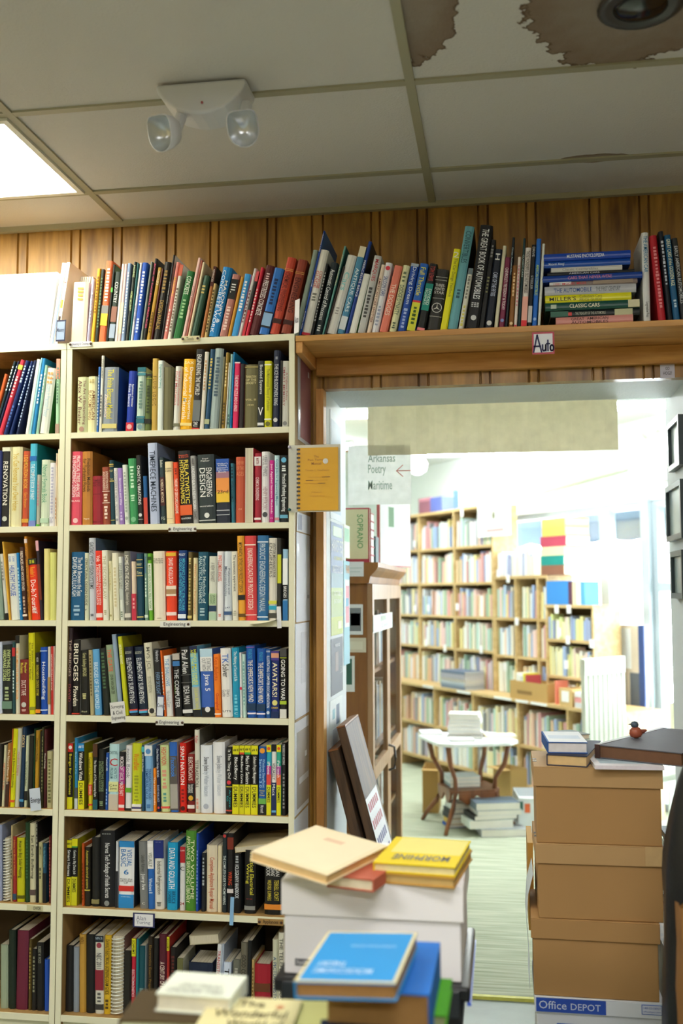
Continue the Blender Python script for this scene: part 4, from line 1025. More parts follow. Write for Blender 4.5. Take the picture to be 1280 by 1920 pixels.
lab = 'thin pale magazine in the bundle beside the pink book above the bookcases'
for i in range(5):
    magazine(108.5 + i * 4, 503, 21, 3.6, lab, 'pale magazines in the bundle', 'dcdcd4', None, .1)
r = magazine(129, 503, 22, 3, 'white magazine with Fine in a dark green box on its cover', None, 'ece8de', None, .1)
cv = MB().box(.0055, .0061, .02, .13, .20, .235, M('2a3a2c')); put_text(cv, 'Fine', (.0062, .024, .206), (0, 1, 0), (0, 0, 1), .09, .022, M('f0f0e8')); cv.build('cover_title', r)

# horizontal stack of car books on the plank
stack = [  # px left, px right, y bottom, y top (at left end), colour, title, title colour, label
    (1042, 1187, 620, 604, 'd49088', [('GREAT  AMERICAN/AUTOMOBILES', .2, .68, '4a2c2a')], 'pink book titled Great American Automobiles, bottom of the lying stack'),
    (1032, 1200, 604, 591, '20282a', [('THE TREASURY OF THE AUTOMOBILE', .28, .62, 'b8b8a8')], 'dark speckled book second from bottom of the lying stack'),
    (1022, 1199, 591, 575.5, '0e4a40', [('CLASSIC CARS', .26, .58, 'e8e4c8')], 'green book titled Classic Cars in the lying stack on the plank'),
    (1022, 1184, 575.5, 560.5, 'e0dc1c', [("MILLER'S", .05, .36, '2a2a10'), ('Collectors Cars/PRICE GUIDE', .4, .66, '8a8a28')], 'bright yellow price guide in the lying stack on the plank'),
    (1021, 1193, 560.5, 543.5, 'b8bcc4', [('THE AUTOMOBILE', .1, .52, '1c4a90'), ('THE FIRST CENTURY', .56, .83, '5a6068')], 'silver book titled The Automobile in the lying stack'),
    (1030, 1195, 543.5, 535, '8a7a78', [('1001 MODEL MILES', .05, .42, 'd83a48')], 'mottled book with red lettering under the longest blue book'),
    (1016, 1204, 535, 523, '15409c', [('CARS THAT NEVER WERE', .26, .7, 'c87a9a')], 'long blue book titled Cars That Never Were in the lying stack'),
    (1026, 1190, 523, 516, '23272e', [('AMERICAN CARS', .25, .6, 'c8ccd8')], 'thin black book above the longest blue book in the lying stack'),
    (1033, 1167, 516, 506.5, 'd8d8d4', [('Classic Convertibles', .16, .66, '8a8a8a')], 'thin white book titled Classic Convertibles in the lying stack'),
    (1019, 1182, 506.5, 494, '1a50b0', [("Motorin' Along!", .06, .24, 'd8e8f8')], 'blue book titled Motorin Along second from top of the lying stack'),
    (1019, 1182, 494, 480.5, '1646b4', [('MUSTANG ENCYCLOPEDIA', .27, .7, 'e8f0ff')], 'blue encyclopedia lying on top of the stack on the plank')]
zc = ZP + .0004; Yp = SPEC['P'][1]
sc_px = (Xof(1101, Yp, ZP) - Xof(1100, Yp, ZP))
for (a, b, y0, y1, hx, tl, lab) in stack:
    X0, X1 = Xof(a, Yp, zc), Xof(b, Yp, zc); th = (y0 - y1) * sc_px * 1.0
    r = thing('book', lab, 'book', (X0, Yp + .002 + random.uniform(0, .008), zc), (0, 0, random.uniform(-.02, .02)), 'lying stack of car books on the plank')
    L = X1 - X0; bt = .0025
    MB().prism([(0, 0), (-.0025, th * .3), (-.003, th * .5), (-.0025, th * .7), (0, th), (.2, th), (.2, th - bt), (.006, th - bt), (.006, bt), (.2, bt), (.2, 0)][::-1], 0, L, M(hx, .3), axis=0).build('cover', r)
    MB().box(.002, L - .002, .0062, .197, bt, th - bt, PAGES).build('pages', r)
    tx = MB()
    for s, f0, f1, c in tl:
        ls = s.split('/')
        for i, q in enumerate(ls):
            n = len(ls); hh = th * (.5 if n == 1 else .34); z = th * (.5 - .25) if n == 1 else th * (.55 - .44 * i)
            put_text(tx, q, (L * f0, -.0034, z), (1, 0, 0), (0, 0, 1), L * (f1 - f0), hh, M(c))
    if hx == '0e4a40': tx.box(L * .88, L, -.0035, 0, .001, th - .001, M('d8d4b0')).box(L * .06, L * .12, -.0034, 0, th * .25, th * .75, M('b8c8b8'))
    if hx == '20282a': tx.box(L * .72, L * .92, -.0033, 0, th * .05, th * .95, M('c8c8a0')).box(0, L * .2, -.0033, 0, th * .1, th * .9, M('3a6a5a')).box(L * .2, L * .24, -.0034, 0, th * .2, th * .7, M('d84a48'))
    if hx == '8a7a78': tx.box(0, L * .25, -.0033, 0, th * .3, th * .95, M('d8dce0')).box(L * .5, L * .95, -.0033, 0, th * .15, th * .95, M('9a8a7a'))
    tx.build('title', r); zc += th + .0003

# ================================================================== paper signs and cards of the front room
def card(name, label, cat, px0, px1, py0, py1, Y, col='e8e6de', lines=(), ink='2a2a34', rot=0, thick=.0008, border=None, yaw=0, group=None, tacks=None):
    """a flat card hung at depth Y that fills the given photo area"""
    c = atY((px0 + px1) / 2, (py0 + py1) / 2, Y); a = atY(px0, (py0 + py1) / 2, Y); b = atY(px1, (py0 + py1) / 2, Y)
    W = b.x - a.x; Hh = atY((px0 + px1) / 2, py0, Y).z - atY((px0 + px1) / 2, py1, Y).z
    t = thing(name, label, cat, (c.x, Y, c.z), (0, math.radians(rot), math.radians(yaw)), group)
    if border: MB().box(-W / 2, W / 2, -thick / 2, thick / 2, -Hh / 2, Hh / 2, M(border)).build('backing', t); k = .84
    else: k = 1
    MB().box(-W / 2 * k, W / 2 * k, -thick / 2 - (.0005 if border else 0), thick / 2, -Hh / 2 * k, Hh / 2 * k, M(col)).build('sheet', t)
    for (s, x0, x1, z0, z1, *cc) in lines:
        mb = MB(); put_text(mb, s, (W * (x0 - .5), -thick / 2 - .0012, Hh * (z0 - .5)), (1, 0, 0), (0, 0, 1), W * (x1 - x0), Hh * (z1 - z0), M(cc[0] if cc else ink))
        mb.build('lettering', t)
    for (tx, tz) in tacks or ():
        MB().lathe([(.003, 0), (.0046, .002), (.004, .004), (.0015, .0052)], M('4a3428', .35, 0), Matrix.Translation((W * (tx - .5), -thick / 2, Hh * (tz - .5))) @ Matrix.Rotation(PI / 2, 4, 'X'), 12).build('thumbtack', t)
    return t
Yf = YB - .0012
T2 = ((.04, .5), (.96, .5))
ink = '3a3444'
card('shelf_label', 'white paper strip reading Heating & Cooling on the shelf edge below the masonry books', 'label', 130.5, 172, 640.5, 650, YB - .003, 'e6e6e4', [('Heating & Cooling', .12, .86, .2, .8, '4a4a7a')], tacks=T2)
card('shelf_label', 'tan strip reading Tools on the top shelf edge', 'label', 340, 374, 630, 640, YB - .003, 'd8cfa4', [('Tools', .28, .68, .15, .8, '4a4434')], tacks=((.08, .5), (.9, .5)))
card('shelf_label', 'white strip reading Engineering under the red and black Hydrodynamics books', 'label', 316, 368, 987, 997, Yf, 'e6e6e0', [('Engineering', .18, .84, .1, .85)], tacks=T2)
card('shelf_label', 'white strip reading Engineering beneath the red-orange book on the third shelf', 'label', 300, 357, 1165, 1176, Yf, 'e6e6e0', [('Engineering', .12, .84, .1, .85)], tacks=((.93, .5),))
card('shelf_label', 'white strip reading Engineering beneath The Shallows on the fourth shelf', 'label', 292, 344, 1349, 1360, Yf, 'e2e2da', [('Engineering', .14, .84, .1, .85)], tacks=T2)
card('shelf_label', 'brown strip reading Appliances at right end of the sixth shelf edge', 'label', 483, 531, 1723, 1735, Yf, 'a8824a', [('Appliances', .2, .8, .1, .85, '1c1a18')], tacks=((.07, .5), (.92, .5)))
card('shelf_label', 'worn strip with half-gone letters OWDR on the left-edge bookcase', 'label', 50, 80, 1697.5, 1708, Yf, 'c8c49c', [('OWDR', .42, .9, .2, .8, '1c1c2a')])
card('shelf_card', 'white card reading Surveying & Civil Engineering sticking out over the fourth shelf', 'card', 208, 234, 1316, 1355, YB - .006, 'e4e4e0', [('Surveying', .08, .92, .66, .86), ('& Civil', .15, .8, .4, .58), ('Engineering', .06, .96, .12, .32)], rot=-6, yaw=14)
card('shelf_card', 'dark blue edged card reading Masonry beside the white magazines', 'card', 104, 124, 600, 640, Ya - .012, '8a9cb8', [('Masonry', .12, .88, .4, .62, '2a3050')], border='1e2040', yaw=-14, rot=3)
card('shelf_card', 'white card reading Auto turned sideways at the end of the leaning red books', 'card', 547, 566, 562, 624, YB - .008, 'e4e4ea', [('Auto', .1, .9, .3, .5, '2a2a4a')], yaw=-52, rot=4)
card('shelf_card', 'blue edged card reading Computer in front of the Skylight book on fourth shelf', 'card', 294, 307, 1303, 1345, YB + .004, 'd8e0ec', [('Comp', .1, .95, .4, .62, '2a2a3a')], border='2a3a6a', rot=2)
card('shelf_card', 'pale blue card reading Energy sticking out of the fifth shelf of left-edge bookcase', 'card', 57, 75, 1478, 1520, YB - .012, 'ccd6e4', [('Energy', .08, 1.0, .3, .6, '1c1c2a')], yaw=22, rot=-5)
card('shelf_card', 'navy framed card with two handwritten words hanging below the Visual Basic book', 'card', 249, 290, 1712, 1739, YB - .004, 'e6e6ea', [('Alan', .16, .6, .5, .8, '8a8a9a'), ('Turing', .16, .8, .18, .46, '8a8a9a')], border='24285a')
card('paper_slip', 'narrow white slip hanging from the third shelf at right end', 'paper', 519, 527, 1137, 1178, YB - .004, 'e4e6ea', rot=-2)
card('paper_strip', 'narrow pale blue strip hanging between the wiring books on the sixth shelf', 'paper', 431, 438, 1682, 1735, YB - .004, '88b4dc', rot=2)
cu = atY(494, 1166, YB - .01); pg = MB(); X = []
for i in range(9):
    q = i / 8; X.append((-.045 + .09 * q, -.0, .002 + .014 * q ** 2.2))
pg.prism([(p[0], p[2]) for p in X] + [(p[0], p[2] + .0006) for p in X[::-1]], -.03, .006, M('e2dfd0'), axis=1)
o = pg.build('paper_sheet'); o.location = (cu.x, YB + .002, SH_W[3] - .012); tag(o, 'curled sheet of paper under the blue product design manual', 'paper')

# Auto sign: hand-drawn letters on a red-edged card
def strokes(mb, polys, X0, Z0, sx, sz, y, wd, mt):
    for pl_ in polys:
        P = [Vector((X0 + a * sx, 0, Z0 + b * sz)) for a, b in pl_]
        for p, q in zip(P, P[1:]):
            d = (q - p).normalized(); n = Vector((-d.z, 0, d.x)) * wd / 2; e = d * wd * .3
            mb.add([(v.x, y, v.z) for v in (p - n - e, q - n + e, q + n + e, p + n - e)], [(0, 1, 2, 3)], mt)
circ = lambda cx, cy, rx, ry, n=12: [(cx + rx * math.cos(2 * PI * i / n), cy + ry * math.sin(2 * PI * i / n)) for i in range(n + 1)]
t = card('shelf_sign', 'white card with red edge reading Auto on the plank over the doorway', 'sign', 997, 1039, 622.5, 664, YB - .0035, 'e4e6ee', border='b84a5a')
q = MB(); strokes(q, [[(.08, .1), (.24, .86), (.42, .1)], [(.1, .36), (.38, .36)], [(.47, .42), (.47, .2), (.52, .14), (.6, .2), (.61, .42), (.61, .14)], [(.7, .62), (.7, .14)], [(.64, .46), (.78, .46)], circ(.87, .27, .07, .13)], -.037, -.037, .074, .074, -.0022, .005, M('2a2a5a')); q.build('lettering', t)
t = card('wall_sign', 'small white sign reading GO HOGS on the panelling above the doorway', 'sign', 1237, 1264, 667, 709, YW - .003, 'c4c4d4', [('GO', .36, .64, .36, .5, '3a3444'), ('HOGS!', .2, .8, .14, .29, '3a3444')], thick=.003)

# manual in a plastic sleeve pinned to the bookcase
def clear_plastic():
    mt = bpy.data.materials.new('clear_plastic'); mt.use_nodes = True; nt = mt.node_tree; nt.nodes.clear()
    tr = nt.nodes.new('ShaderNodeBsdfTransparent'); gl = nt.nodes.new('ShaderNodeBsdfGlossy'); gl.inputs['Roughness'].default_value = .12
    mx = nt.nodes.new('ShaderNodeMixShader'); mx.inputs[0].default_value = .09
    o_ = nt.nodes.new('ShaderNodeOutputMaterial'); nt.links.new(tr.outputs[0], mx.inputs[1]); nt.links.new(gl.outputs[0], mx.inputs[2]); nt.links.new(mx.outputs[0], o_.inputs[0]); return mt
PLASTIC = clear_plastic()
Ym = YB - .02
a, b = atY(540.5, 835, Ym), atY(638, 959, Ym)
ps = thing('manual_in_sleeve', 'yellow comb-bound pen turning manual in a plastic sleeve pinned to the bookcase', 'booklet', (a.x, Ym, b.z))
W, Hh = b.x - a.x, a.z - b.z
MB().box(0, W, .003, .004, 0, Hh, M('d4d6cc', .3)).build('sleeve_back', ps)
x0, x1, z0_, z1_ = W * .185, W * .96, Hh * .02, Hh * .955
MB().box(x0, x1, -.002, .0028, z0_, z1_, M('f6b818', .45)).build('booklet_cover', ps)
cb = MB()
for k in range(15):
    z = z0_ + (z1_ - z0_) * (k + .4) / 15
    cb.box(x0 - .004, x0 + .008, -.0035, .001, z, z + .006, M('2a2a3a', .4))
cb.build('comb_binding', ps)
for s, f0, f1, g0, g1, c in (('The', .4, .52, .84, .875, 'b8681c'), ('Pen Turning', .25, .72, .78, .82, 'b8681c'), ('Manual', .34, .58, .725, .765, 'b8681c'), ('Thomas C. Hutchinson', .18, .78, .625, .655, 'd08a2a'), ('A Publication of', .33, .6, .28, .3, 'd08a2a'), ('Products for Wood', .3, .66, .22, .24, 'd08a2a')):
    mb = MB(); put_text(mb, s, (x0 + (x1 - x0) * f0, -.0026, z0_ + (z1_ - z0_) * g0), (1, 0, 0), (0, 0, 1), (x1 - x0) * (f1 - f0), (z1_ - z0_) * (g1 - g0), M(c)); mb.build('lettering', ps)
for i, (f0, f1) in enumerate(((.6, .8), (.2, .38), (.5, .68))):
    z = z0_ + (z1_ - z0_) * (.53 - .05 * i)
    MB().box(x0 + (x1 - x0) * (.25 - .05 * i), x0 + (x1 - x0) * (.8 - .05 * i), -.0025, -.002, z - .0006, z + .0006, M('d8921c')).box(x0 + (x1 - x0) * f0, x0 + (x1 - x0) * f1, -.0027, -.002, z - .001, z + .001, M('7a3a1c')).build('pen_drawing', ps)
MB().lathe([(.009, 0), (.009, .0005)], M('f0f0ee'), Matrix.Translation((W * .72, -.003, Hh * .75)) @ Matrix.Rotation(PI / 2, 4, 'X'), 18).build('round_sticker', ps)
MB().box(0, W, -.0055, -.0052, 0, Hh, PLASTIC).build('sleeve_front', ps)
for z in (Hh * .965, Hh * .035):
    MB().lathe([(.0015, -.012), (.0015, 0), (.005, .001), (.0035, .006), (.005, .009), (.002, .011)], M('1f5a5a' if z < .1 else 'a8a4b8', .3, 0), Matrix.Translation((.006, -.006, z)) @ Matrix.Rotation(PI / 2, 4, 'X'), 12).build('pushpin', ps)

# papers in sleeves on the side of the bookcase and posters on the jamb (planes facing +X)
def side_sheet(name, label, cat, X, px0, px1, py0, py1, col, deco=(), lines=(), sleeve=False, group=None):
    p0, p1 = atX(px0, (py0 + py1) / 2, X), atX(px1, (py0 + py1) / 2, X)
    y0, y1 = min(p0.y, p1.y), max(p0.y, p1.y)
    pm = (px0 + px1) / 2; zt, zb = atX(pm, py0, X).z, atX(pm, py1, X).z
    t = thing(name, label, cat, (X, y0, zb), (0, 0, 0), group); W, Hh = y1 - y0, zt - zb
    MB().box(0, .001, 0, W, 0, Hh, M(col)).build('sheet', t)
    for i, (f0, f1, g0, g1, c) in enumerate(deco):
        MB().box(.001, .0014 + .0002 * i, W * f0, W * f1, Hh * g0, Hh * g1, M(c)).build('printed_panel', t)
    for (s, f0, f1, g0, g1, c) in lines:
        mb = MB(); put_text(mb, s, (.0032, W * f0, Hh * g0), (0, 1, 0), (0, 0, 1), W * (f1 - f0), Hh * (g1 - g0), M(c)); mb.build('lettering', t)
    if sleeve: MB().box(.0042, .0045, -.004, W + .004, -.004, Hh + .004, PLASTIC).build('plastic_sleeve', t)
    return t
S0 = SIDE + .0008
side_sheet('flyer', 'dark red flyer in a sleeve on the bookcase side above the yellow manual', 'flyer', S0, 558, 582, 655, 832, 'c8ccd8', [(.18, .97, .04, .9, '9a5a6c'), (.75, .85, .74, .8, 'd8d8e4')], sleeve=True)
side_sheet('flyer', 'white printed sheet just below the yellow manual on the bookcase side', 'flyer', S0, 556, 581, 964, 999, 'dce0ee', [(.1, .35, .1, .9, 'a8b4d8')], sleeve=True)
side_sheet('flyer', 'white sheets in a shiny sleeve on the bookcase side at manual height', 'flyer', S0, 555, 580, 1001, 1165, 'd8dce8', [(.8, .95, .26, .3, 'a0a4b0')], sleeve=True)
side_sheet('flyer', 'plain white sheet in a long sleeve on the bookcase side', 'flyer', S0, 553, 579, 1168, 1342, 'dfe3f0', [(.4, .85, .35, .9, 'd0d4e2')], sleeve=True)
side_sheet('flyer', 'brown and grey picture page in a sleeve low on the bookcase side', 'flyer', S0, 552, 578, 1348, 1518, 'd8dae2', [(.15, .98, .05, .88, '9a9084'), (.3, .98, .3, .37, 'c8c8cc'), (.7, .85, .56, .62, 'e8e8ec')], sleeve=True)
side_sheet('flyer', 'lowest pale sheet on the bookcase side above the floor boxes', 'flyer', S0, 551, 577, 1524, 1660, 'd4d8e4', [(.3, .9, .55, .7, 'c0c8e0')], sleeve=True)
J0 = XL + .0008
side_sheet('poster', 'white and pale blue notice high on the white door jamb', 'poster', J0, 618.5, 640, 778, 975, 'dde6f2', [(.08, .9, .06, .92, 'b8cce4')])
side_sheet('poster', 'tall festival poster fading from blue to lime green on the jamb', 'poster', J0, 620, 642, 982, 1190, '7f95bc', [(.0, 1, .0, .16, 'c0cc5a'), (0, 1, .16, .42, 'b0c478'), (0, 1, .42, .55, '88a8b8'), (.15, .9, .88, .97, 'd8ecd8'), (.55, .85, .05, .12, 'e8ecc0')],
           [('HARVEST FEST', .02, .98, .74, .85, 'eef4f4'), ('A CELEBRATION', .2, .9, .67, .7, 'e0e060'), ('MARKETS FOOD MUSIC', .1, .95, .55, .62, 'f0f4f8'), ('OCTOBER', .2, .8, .35, .39, 'f0f4e8'), ('SATURDAY', .2, .8, .28, .32, 'f0f4e8')])
side_sheet('poster', 'black performance poster with white lettering low on the jamb', 'poster', J0, 620, 642, 1196, 1300, '3c4454', [(.35, .6, .4, .75, '8a7a78')], [('PRESENTED', .3, .7, .84, .9, 'd8dce4'), ('SEASON', .75, .95, .3, .5, 'd8dce4')])
side_sheet('poster', 'white notice with small blue pictures at the bottom of the jamb', 'poster', J0, 618, 641, 1308, 1400, 'e4ecf0', [(.5, .75, .45, .85, '5a7090'), (.2, .38, .6, .8, '8ac0d0'), (.2, .6, .08, .4, 'ccd8e4')])
side_sheet('poster', 'poster with a big pink oval on blue, farthest along the jamb', 'poster', J0, 644, 655, 1052, 1246, '8ac4d8', [(.15, .95, .36, .82, 'f2f4f4'), (.3, .9, .4, .76, 'e48a98'), (.3, .8, .56, .64, '4a9ac0')], [('FAIR', .3, .9, .88, .96, 'f0a050')])
side_sheet('poster', 'small green and white notice above the pink oval poster', 'poster', J0, 644, 655, 985, 1046, 'e8f0e8', [(.1, .9, .5, .9, '8ac8a0')])

# things leaning in the doorway by the cabinet: two stout boards with a notice
DKW = wood('dark_board', '3c2c20', '6e5238', 2, 1.2, .6, .3)
def board(label, pt, pb, Y, th, wd, group):
    A, B = atY(*pt, Y), atY(*pb, Y); d = (B - A).normalized(); B = B + d * ((B.z - .002) / -d.z)
    L = (B - A).length; ang = math.atan2(A.x - B.x, A.z - B.z)
    r = thing('wooden_board', label, 'board', (B.x, Y, B.z + th * abs(math.sin(ang))), (0, ang, 0), group)
    mb = MB().box(0, th, 0, wd, 0, L, DKW); mb.build('plank', r, bevel=.004)
    MB().box(0, th, -.001, wd, L + .0002, L + .006, wood('bare_end', '7a4a24', 'a06a3a', 0, 1, .5, .1)).build('end_cap', r)
    return r, L
r1, L1 = board('dark wooden board leaning nearest the jamb under the other plank', (616, 1415), (655, 1565), 3.70, .036, .30, 'boards leaning in the doorway')
r2, L2 = board('taller dark wooden board with a handwritten notice leaning by the cabinet', (631, 1371), (683, 1565), 3.72, .033, .34, 'boards leaning in the doorway')
nt_ = thing('notice', 'white notice with red and blue writing on the leaning board', 'notice', r2.location, r2.rotation_euler)
MB().box(.0335, .0345, .0, .30, L2 * .40, L2 * .74, M('e8e8f0')).build('sheet', nt_)
for i, c in enumerate(('a83a50', 'a83a50', '4a4a8a', '4a4a8a', '4a4a8a')):
    mb = MB()
    for j in range(6):
        mb.box(.0346, .0349, .02 + .042 * j, .05 + .042 * j, L2 * (.69 - .06 * i), L2 * (.72 - .06 * i), M(c))
    mb.build('lettering', nt_)

def thin_paper(h, tr):
    mt = bpy.data.materials.new('thin_paper_' + h); mt.use_nodes = True; nt = mt.node_tree; b = nt.nodes['Principled BSDF']; o_ = nt.nodes['Material Output']
    tc = nt.nodes.new('ShaderNodeTexCoord'); n = nt.nodes.new('ShaderNodeTexNoise'); n.inputs['Scale'].default_value = 30; nt.links.new(tc.outputs['Object'], n.inputs['Vector'])
    mx = nt.nodes.new('ShaderNodeMix'); mx.data_type = 'RGBA'; c = lin(h); mx.inputs[6].default_value = (*[x * .88 for x in c], 1); mx.inputs[7].default_value = (*[min(1, x * 1.12) for x in c], 1)
    nt.links.new(n.outputs['Fac'], mx.inputs[0]); nt.links.new(mx.outputs[2], b.inputs['Base Color']); b.inputs['Roughness'].default_value = .8
    t_ = nt.nodes.new('ShaderNodeBsdfTranslucent'); nt.links.new(mx.outputs[2], t_.inputs[0])
    m2 = nt.nodes.new('ShaderNodeMixShader'); m2.inputs[0].default_value = tr
    nt.links.new(b.outputs[0], m2.inputs[1]); nt.links.new(t_.outputs[0], m2.inputs[2]); nt.links.new(m2.outputs[0], o_.inputs[0]); return mt
# valance and paper sign hanging in the doorway
a, b = atY(689, 766, 4.045), atY(1159, 843, 4.045)
v = MB(); n = 40; P = []
for i in range(n + 1): P.append((a.x + (b.x - a.x) * i / n, 4.045 + .004 * math.sin(i * 1.3)))
v.prism(P + [(x, y + .002) for x, y in P[::-1]], b.z, ZH + .05, thin_paper('e4dfcc', .66))
tag(v.build('valance'), 'wide brown paper valance hanging across the top of the doorway', 'valance')
a, b = atY(652, 840, 4.052), atY(771, 945, 4.052)
t = thing('hanging_sign', 'white hanging sign reading Arkansas Poetry Maritime with a red arrow', 'sign', (a.x, 4.0535, b.z))
W, Hh = b.x - a.x, a.z - b.z
MB().box(0, W, 0, .002, 0, Hh + .008, thin_paper('f2f4f2', .72)).build('sheet', t)
for s, f0, f1, g0, g1 in (('Arkansas', .32, .75, .74, .88), ('Poetry', .32, .60, .50, .70), ('Maritime', .32, .70, .26, .42)):
    mb = MB(); put_text(mb, s, (W * f0, -.0012, Hh * g0), (1, 0, 0), (0, 0, 1), W * (f1 - f0), Hh * (g1 - g0), M('a8c0b4')); mb.build('lettering', t)
mb = MB(); strokes(mb, [[(1, .58), (.77, .58), (.87, .68)], [(.77, .58), (.87, .48)]], 0, 0, W, Hh, -.0012, .003, M('e08a80')); mb.build('arrow', t)

# framed pictures on the right jamb
for i, (px, py0, py1, px1, lab) in enumerate(((1262, 792, 884, 1284, 'topmost'), (1258.5, 912, 1016, 1288, 'middle and largest'), (1268, 1034, 1122, 1290, 'lowest'))):
    X = XR - .001; pm = py0; A, B = atX(px, (py0 + py1) / 2, X), atX(px1, (py0 + py1) / 2, X)
    zt, zb = atX(px + 4, py0, X).z, atX(px + 4, py1, X).z
    y0, y1 = min(A.y, B.y), max(A.y, B.y); W = max(y1 - y0, .2); Hh = zt - zb
    r = thing('picture_frame', lab + ' of the dark framed pictures on the right door jamb', 'picture', (X, y1, zb), group='framed pictures on the right jamb')
    fm = M('2a3a40', .35)
    for (a0, a1, c0, c1) in ((0, .02, 0, Hh), (W - .02, W, 0, Hh), (.0201, W - .0201, 0, .02), (.0201, W - .0201, Hh - .02, Hh)):
        MB().box(-.022, 0, -a1, -a0, c0, c1, fm).build('frame_rail', r)
    MB().box(-.010, -.004, -(W - .0202), -.0202, .0202, Hh - .0202, M('b8ccd0', .2)).build('picture', r)

# ================================================================== cartons at the right of the doorway
KR = lambda h: M(h, .75, .07, 3, bump=.12)
def file_box(x0, x1, y0, y1, z0, z1, body, lid, label, lidh=.062, group=None, flaps=True, yaw=0):
    c = ((x0 + x1) / 2, (y0 + y1) / 2, z0); a, d = (x1 - x0) / 2, (y1 - y0) / 2; h = z1 - z0
    r = thing('file_box', label, 'box', c, (0, 0, math.radians(yaw)), group)
    s = MB(); e = .006
    s.box(-a + e, a - e, -d + e, d - e, 0, h - .004, body); s.build('body', r, bevel=.003)
    l = MB(); tk = .003
    l.box(-a, a, -d, d, h - tk, h, lid)
    for q in ((-a, a, -d, -d + tk), (-a, a, d - tk, d), (-a, -a + tk, -d + tk, d - tk), (a - tk, a, -d + tk, d - tk)): l.box(*q, h - lidh, h - tk, lid)
    l.build('lid', r, bevel=.0015)
    return r, a, d, h
KB, KL = KR('ac8452'), KR('b89464')
YS = 3.2
zt = [atY(p, q, YS).z for p, q in ((1000, 1437), (1001, 1581), (1001, 1722), (1003, 1868))]
zt.append(0.0)
labs = ['topmost brown cardboard file box in the stack beside the doorway', 'second brown file box from the top with tape on its lid', 'third brown file box in the stack, just above the white one', 'white and blue office supply box at the bottom of the stack']
lx = [(1000, 1242), (1003, 1244), (996, 1238), (1002, 1246)]
BX = []
for i in range(4):
    x0, x1 = Xof(lx[i][0], YS, zt[i]), Xof(lx[i][1], YS, zt[i])
    bd, ld = (KB, KL) if i < 3 else (M('d8dce4', .6, .04), M('dde2ea', .6, .04))
    if i == 2: ld = KB
    r, a, d, h = file_box(x0, x1, YS, YS + .31, zt[i + 1] + (.0005 if i < 3 else .001), zt[i], bd, ld, labs[i], .058 if i < 3 else .045, 'file boxes stacked at the doorway', yaw=(0, .6, -.8, 0)[i])
    BX.append((r, a, d, h))
    if i < 2:
        for q in (-.02, -.06):
            MB().box(-a - .0006, -a + .012, -d + .07 - q, -d + .09 - q, h - .001, h + .0006, M('3a2a1a')).build('lid_slot', r)
r, a, d, h = BX[1]
mt = M('c8a878', .18, .1, 40)
MB().box(a - .055, a + .0012, -d - .0012, -d, h - .055, h + .0008, mt).box(a, a + .0012, -d, -d + .1, h - .05, h + .0008, mt).build('packing_tape', r)
r, a, d, h = BX[3]
MB().box(-a + .004, -a + .205, -d - .0012, -d, h - .042, h - .003, M('2a50b4')).build('brand_panel', r)
for s, f0, f1, g0, g1 in (('Office', .012, .092, -.033, -.010), ('DEPOT', .104, .19, -.033, -.014)):
    mb = MB(); put_text(mb, s, (-a + f0, -d - .0018, h + g0), (1, 0, 0), (0, 0, 1), f1 - f0, g1 - g0, M('c8d4ee')); mb.build('lettering', r)
MB().box(a - .066, a - .008, -d - .0012, -d, h - .034, h - .006, M('4a70c0')).box(a - .064, a - .010, -d - .0014, -d, h - .032, h - .008, M('d8dcea')).build('small_print_box', r)
mb = MB(); put_text(mb, '1-800-GO-DEPOT', (a - .062, -d - .002, h - .018), (1, 0, 0), (0, 0, 1), .05, .006, M('3a60b4')); put_text(mb, 'officedepot.com', (a - .062, -d - .002, h - .029), (1, 0, 0), (0, 0, 1), .05, .006, M('3a60b4')); mb.build('lettering', r)
q = MB(); strokes(q, [[(.28, .62), (.36, .72), (.62, .75), (.85, .66), (.98, .45)], [(.28, .62), (.28, .5), (.1, .0)], [(.36, .72), (.2, .1)], [(.62, .75), (.62, .3)], [(.3, .6), (.7, .74)]], -a, 0, 2 * a, h - .05, -d + .0048, .003, M('4a70c0')); q.build('printed_drawing', r)
mb = MB().box(-a * .66, -a * .25, -d + .0046, -d + .006, h - .095, h - .075, M('4a70c0')); put_text(mb, 'Office DEPOT', (-a * .62, -d + .0040, h - .091), (1, 0, 0), (0, 0, 1), a * .34, .011, M('c8d4ee')); mb.build('printed_logo', r)

